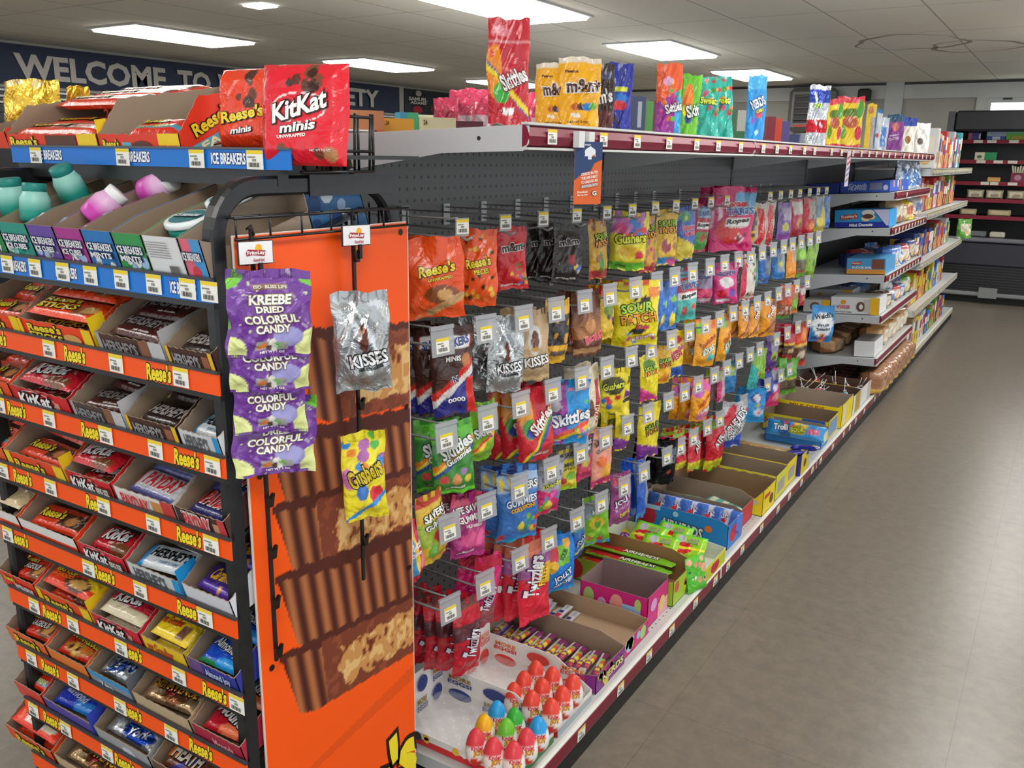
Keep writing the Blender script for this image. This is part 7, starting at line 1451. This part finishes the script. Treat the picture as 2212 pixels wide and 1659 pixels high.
yend(1738, 1795, 630, 657, sz(1, -1.16), .2, 'c8c4c0', [('e', .45, .45, .2, .35, '6c5448'), ('e', .46, .45, .1, .18, 'e8e4e0'), ('r', .72, 1, 0, 1, 'e8b020')], 'white and yellow cake carton half hidden by the hanging bags', Y=YP)
yend(1797, 1903, 632, 668, sz(1, xat(1797, 650)), .2, 'e4e4e6', [tx('WONDER', .26, .4, .28, .2, 'c83c58'), ('e', .26, .7, .06, .14, 'e8a03c'), tx('Banana Creme Cakes', .24, .12, .4, .08, '50505c'), ('e', .62, .45, .09, .3, '6c4c40'), ('e', .63, .45, .04, .15, 'eceae6'), ('p', [(.7, .2), (.84, .05), (.84, .95), (.7, .9)], 'c8c0b8'), ('r', .82, 1, 0, 1, 'f2bc1c')], 'front white and yellow banana cake carton on the second bread shelf')
yend(1848, 1892, 721, 755, sz(0, xat(1848, 740)), .25, 'e8e8ea', [], 'plain white pastry box on the lowest bread shelf', top='8c8c8c')
# loaves and packs standing along the shelf fronts
def pack(key, x, y, z, w, h, d, yaw, lab, seed, kind='bar', grp=None, cat='snack', name='snack_pack', res=(18, 14)):
    o = bag_obj(name, key, w, h, d, T(x, y, z)@R(yaw, 'Z'), seed, kind, nx=res[0], ny=res[1]); tag(o, lab, cat, grp); return o
CW = ['blue', 'white', 'red', 'tan', 'navy', 'yellow', 'orange', 'teal', 'purple', 'green', 'brown', 'silver']
CC = ['3c78c8', 'dcdcdc', 'c03438', 'c8a478', '24387c', 'e8c828', 'e08030', '3c9ca0', '6c4490', '5ca03c', '5c3a2c', 'b0b4bc']
for c, h_ in zip(CW, CC): DES['pk_'+c] = (h_, [('r', .15, .85, .35, .75, {'white': '5c78b8', 'blue': 'd8dce8', 'red': 'ecdcc8', 'yellow': 'c04030'}.get(c, 'd8ccb4')), ('e', .6, .25, .2, .12, {'tan': '8c5430'}.get(c, 'e0c890')), ('n', 2, 1.2, 'e8e8e8', 4)])
def rowof(k, seq, y0, dy, w, h, d, where, hj=.2, x=-.85, z=None, sd=0):
    rnd = random.Random(sd)
    for j, c in enumerate(seq):
        hh = h*(1+rnd.uniform(-hj, hj)); y = y0+dy*j
        pack('pk_'+c, x, y, z+.001, w, hh, min(d, dy*.8), 72+rnd.uniform(-8, 8), f'{c} pack, {ORD[j]} from the near end on the {where}', j % 4, 'bar' if rnd.random() < .6 else 'stand')
for j in range(3): pack('clear_white', -.86, YE[3]+.70+.16*j, sz(4, -.86), .16, .17, .1, 70, f'{ORD[j]} clear bag beside the muffin cartons on topmost bread shelf', j, 'stand', cat='snack')
rowof(3, ['tan', 'tan', 'yellow', 'yellow', 'yellow', 'tan', 'white'], YE[3]+.36, .12, .15, .11, .1, SHN[3], z=sz(3, -.85))
rowof(2, ['blue', 'white', 'blue', 'red', 'white', 'navy', 'red'], YE[3]+.42, .12, .15, .1, .1, SHN[2], z=sz(2, -.85), sd=2)
rowof(2, ['navy', 'red', 'white', 'navy', 'blue', 'red'], YE[3]+.40, .13, .15, .09, .1, SHN[2]+', rear row', x=-1.03, z=sz(2, -1.03), sd=3)
rowof(1, ['brown', 'white', 'white', 'red', 'blue', 'navy', 'green', 'brown'], YE[3]+.32, .11, .15, .1, .09, SHN[1], z=sz(1, -.85), sd=4)
rowof(1, ['navy', 'blue', 'blue', 'navy'], YE[3]+.46, .18, .16, .11, .1, SHN[1]+', rear row', x=-1.05, z=sz(1, -1.05), sd=7)
for j in range(6): pack('bun_bag', -.87, YE[3]+.42+.135*j, sz(0, -.87), .2, .11+.02*(j % 2), .11, 75, f'{ORD[j]} bag of golden buns on the lowest bread shelf', j % 4, 'bar', 'bun bags on the lowest bread shelf', 'bread', 'bun_bag')
for j in range(5): pack('pastry', -1.06, YE[3]+.14+.2*j, sz(0, -1.06), .2, .09, .14, 80, f'{ORD[j]} pastry pack at the back of the lowest bread shelf', j % 4, 'bar', 'pastry packs', 'bread', 'pastry_pack')
for j in range(7): pack('bread_loaf', -.79, YE[3]+.13+.155*j, DZ, .18, .13, .12, 82, f'{ORD[j]} wrapped brown loaf from the near end along the deck', j % 4, 'bar', 'wrapped loaves on the deck', 'bread', 'bread_loaf', (22, 16))
# beige shelves
def boxrow(z, y0, seq, where, h, w=.11, sd=0, x=-.83, d=.16, dy=None):
    rnd = random.Random(sd); y = y0
    for j, c in enumerate(seq):
        ww = (dy or w)*rnd.uniform(.8, 1.1); hh = h*rnd.uniform(.75, 1.1); col = CC[CW.index(c)]
        mb = MB(); bbox(mb, x-d, x, y, y+ww, z+.001, z+hh, .003, col)
        acc = rnd.choice(['ece4d0', 'c83c34', 'e8c840', '3c5ca8', 'f0f0ec']); 
        do_layers(mb, plane_surf((x, y, z), (0, ww, 0), (0, 0, hh), (1, 0, 0)), [('r', .1, .9, .5, .85, acc), ('e', .5, .28, .25, .15, 'd8b078')], ww, hh, .0012)
        do_layers(mb, plane_surf((x-d, y, z), (d, 0, 0), (0, 0, hh), (0, -1, 0)), [('r', .1, .9, .4, .8, acc), ('e', .6, .2, .2, .12, 'd8b078')], d, hh, .0012)
        tag(mb.obj('food_box', 'printed_carton'), f'{c} food box, {ORD[j]} from the near end on the {where}', 'box'); y += ww+.012
bt_ = math.tan(math.radians(1))
def bz(k, x=-.83): return BZS[k]-(GX-x)*bt_+.0045
ya = YE[4]+.03; n = 17
boxrow(bz(0), ya+.5, ['white', 'tan', 'white', 'orange', 'red', 'tan', 'red', 'white', 'silver', 'brown', 'blue', 'white', 'teal'], 'topmost beige-edged shelf', .25, sd=1)
boxrow(bz(1), ya, ['red', 'tan', 'red', 'tan', 'yellow', 'red', 'white', 'red', 'tan', 'orange', 'brown', 'red', 'green', 'red', 'tan', 'orange'], 'second beige-edged shelf', .2, sd=2)
boxrow(bz(2), ya, ['navy', 'navy', 'navy', 'tan', 'navy', 'orange', 'navy', 'white', 'brown', 'tan', 'red', 'tan', 'red', 'tan', 'white', 'green'], 'third beige-edged shelf', .19, sd=3)
boxrow(bz(3), ya, ['brown', 'orange', 'yellow', 'yellow', 'red', 'yellow', 'orange', 'brown', 'yellow', 'green', 'yellow', 'blue', 'blue', 'white', 'silver', 'red'], 'lowest beige-edged shelf', .19, sd=4)
boxrow(DZ, ya, ['tan', 'blue', 'tan', 'yellow', 'yellow', 'white', 'white', 'navy', 'blue', 'green', 'tan', 'green', 'brown', 'tan', 'red', 'blue'], 'deck below the beige-edged shelves', .2, sd=5, x=-.80)
# pale card holders and a wooden easel at the end of the second beige shelf
o = bag_obj('snack_pack', 'pk_green', .13, .16, .08, T(-.76, YE[6]-.06, BZS[2]+.006)@R(40, 'Z'), 2, 'stand'); tag(o, 'bright green and teal pack at the far end of the third beige shelf', 'snack')
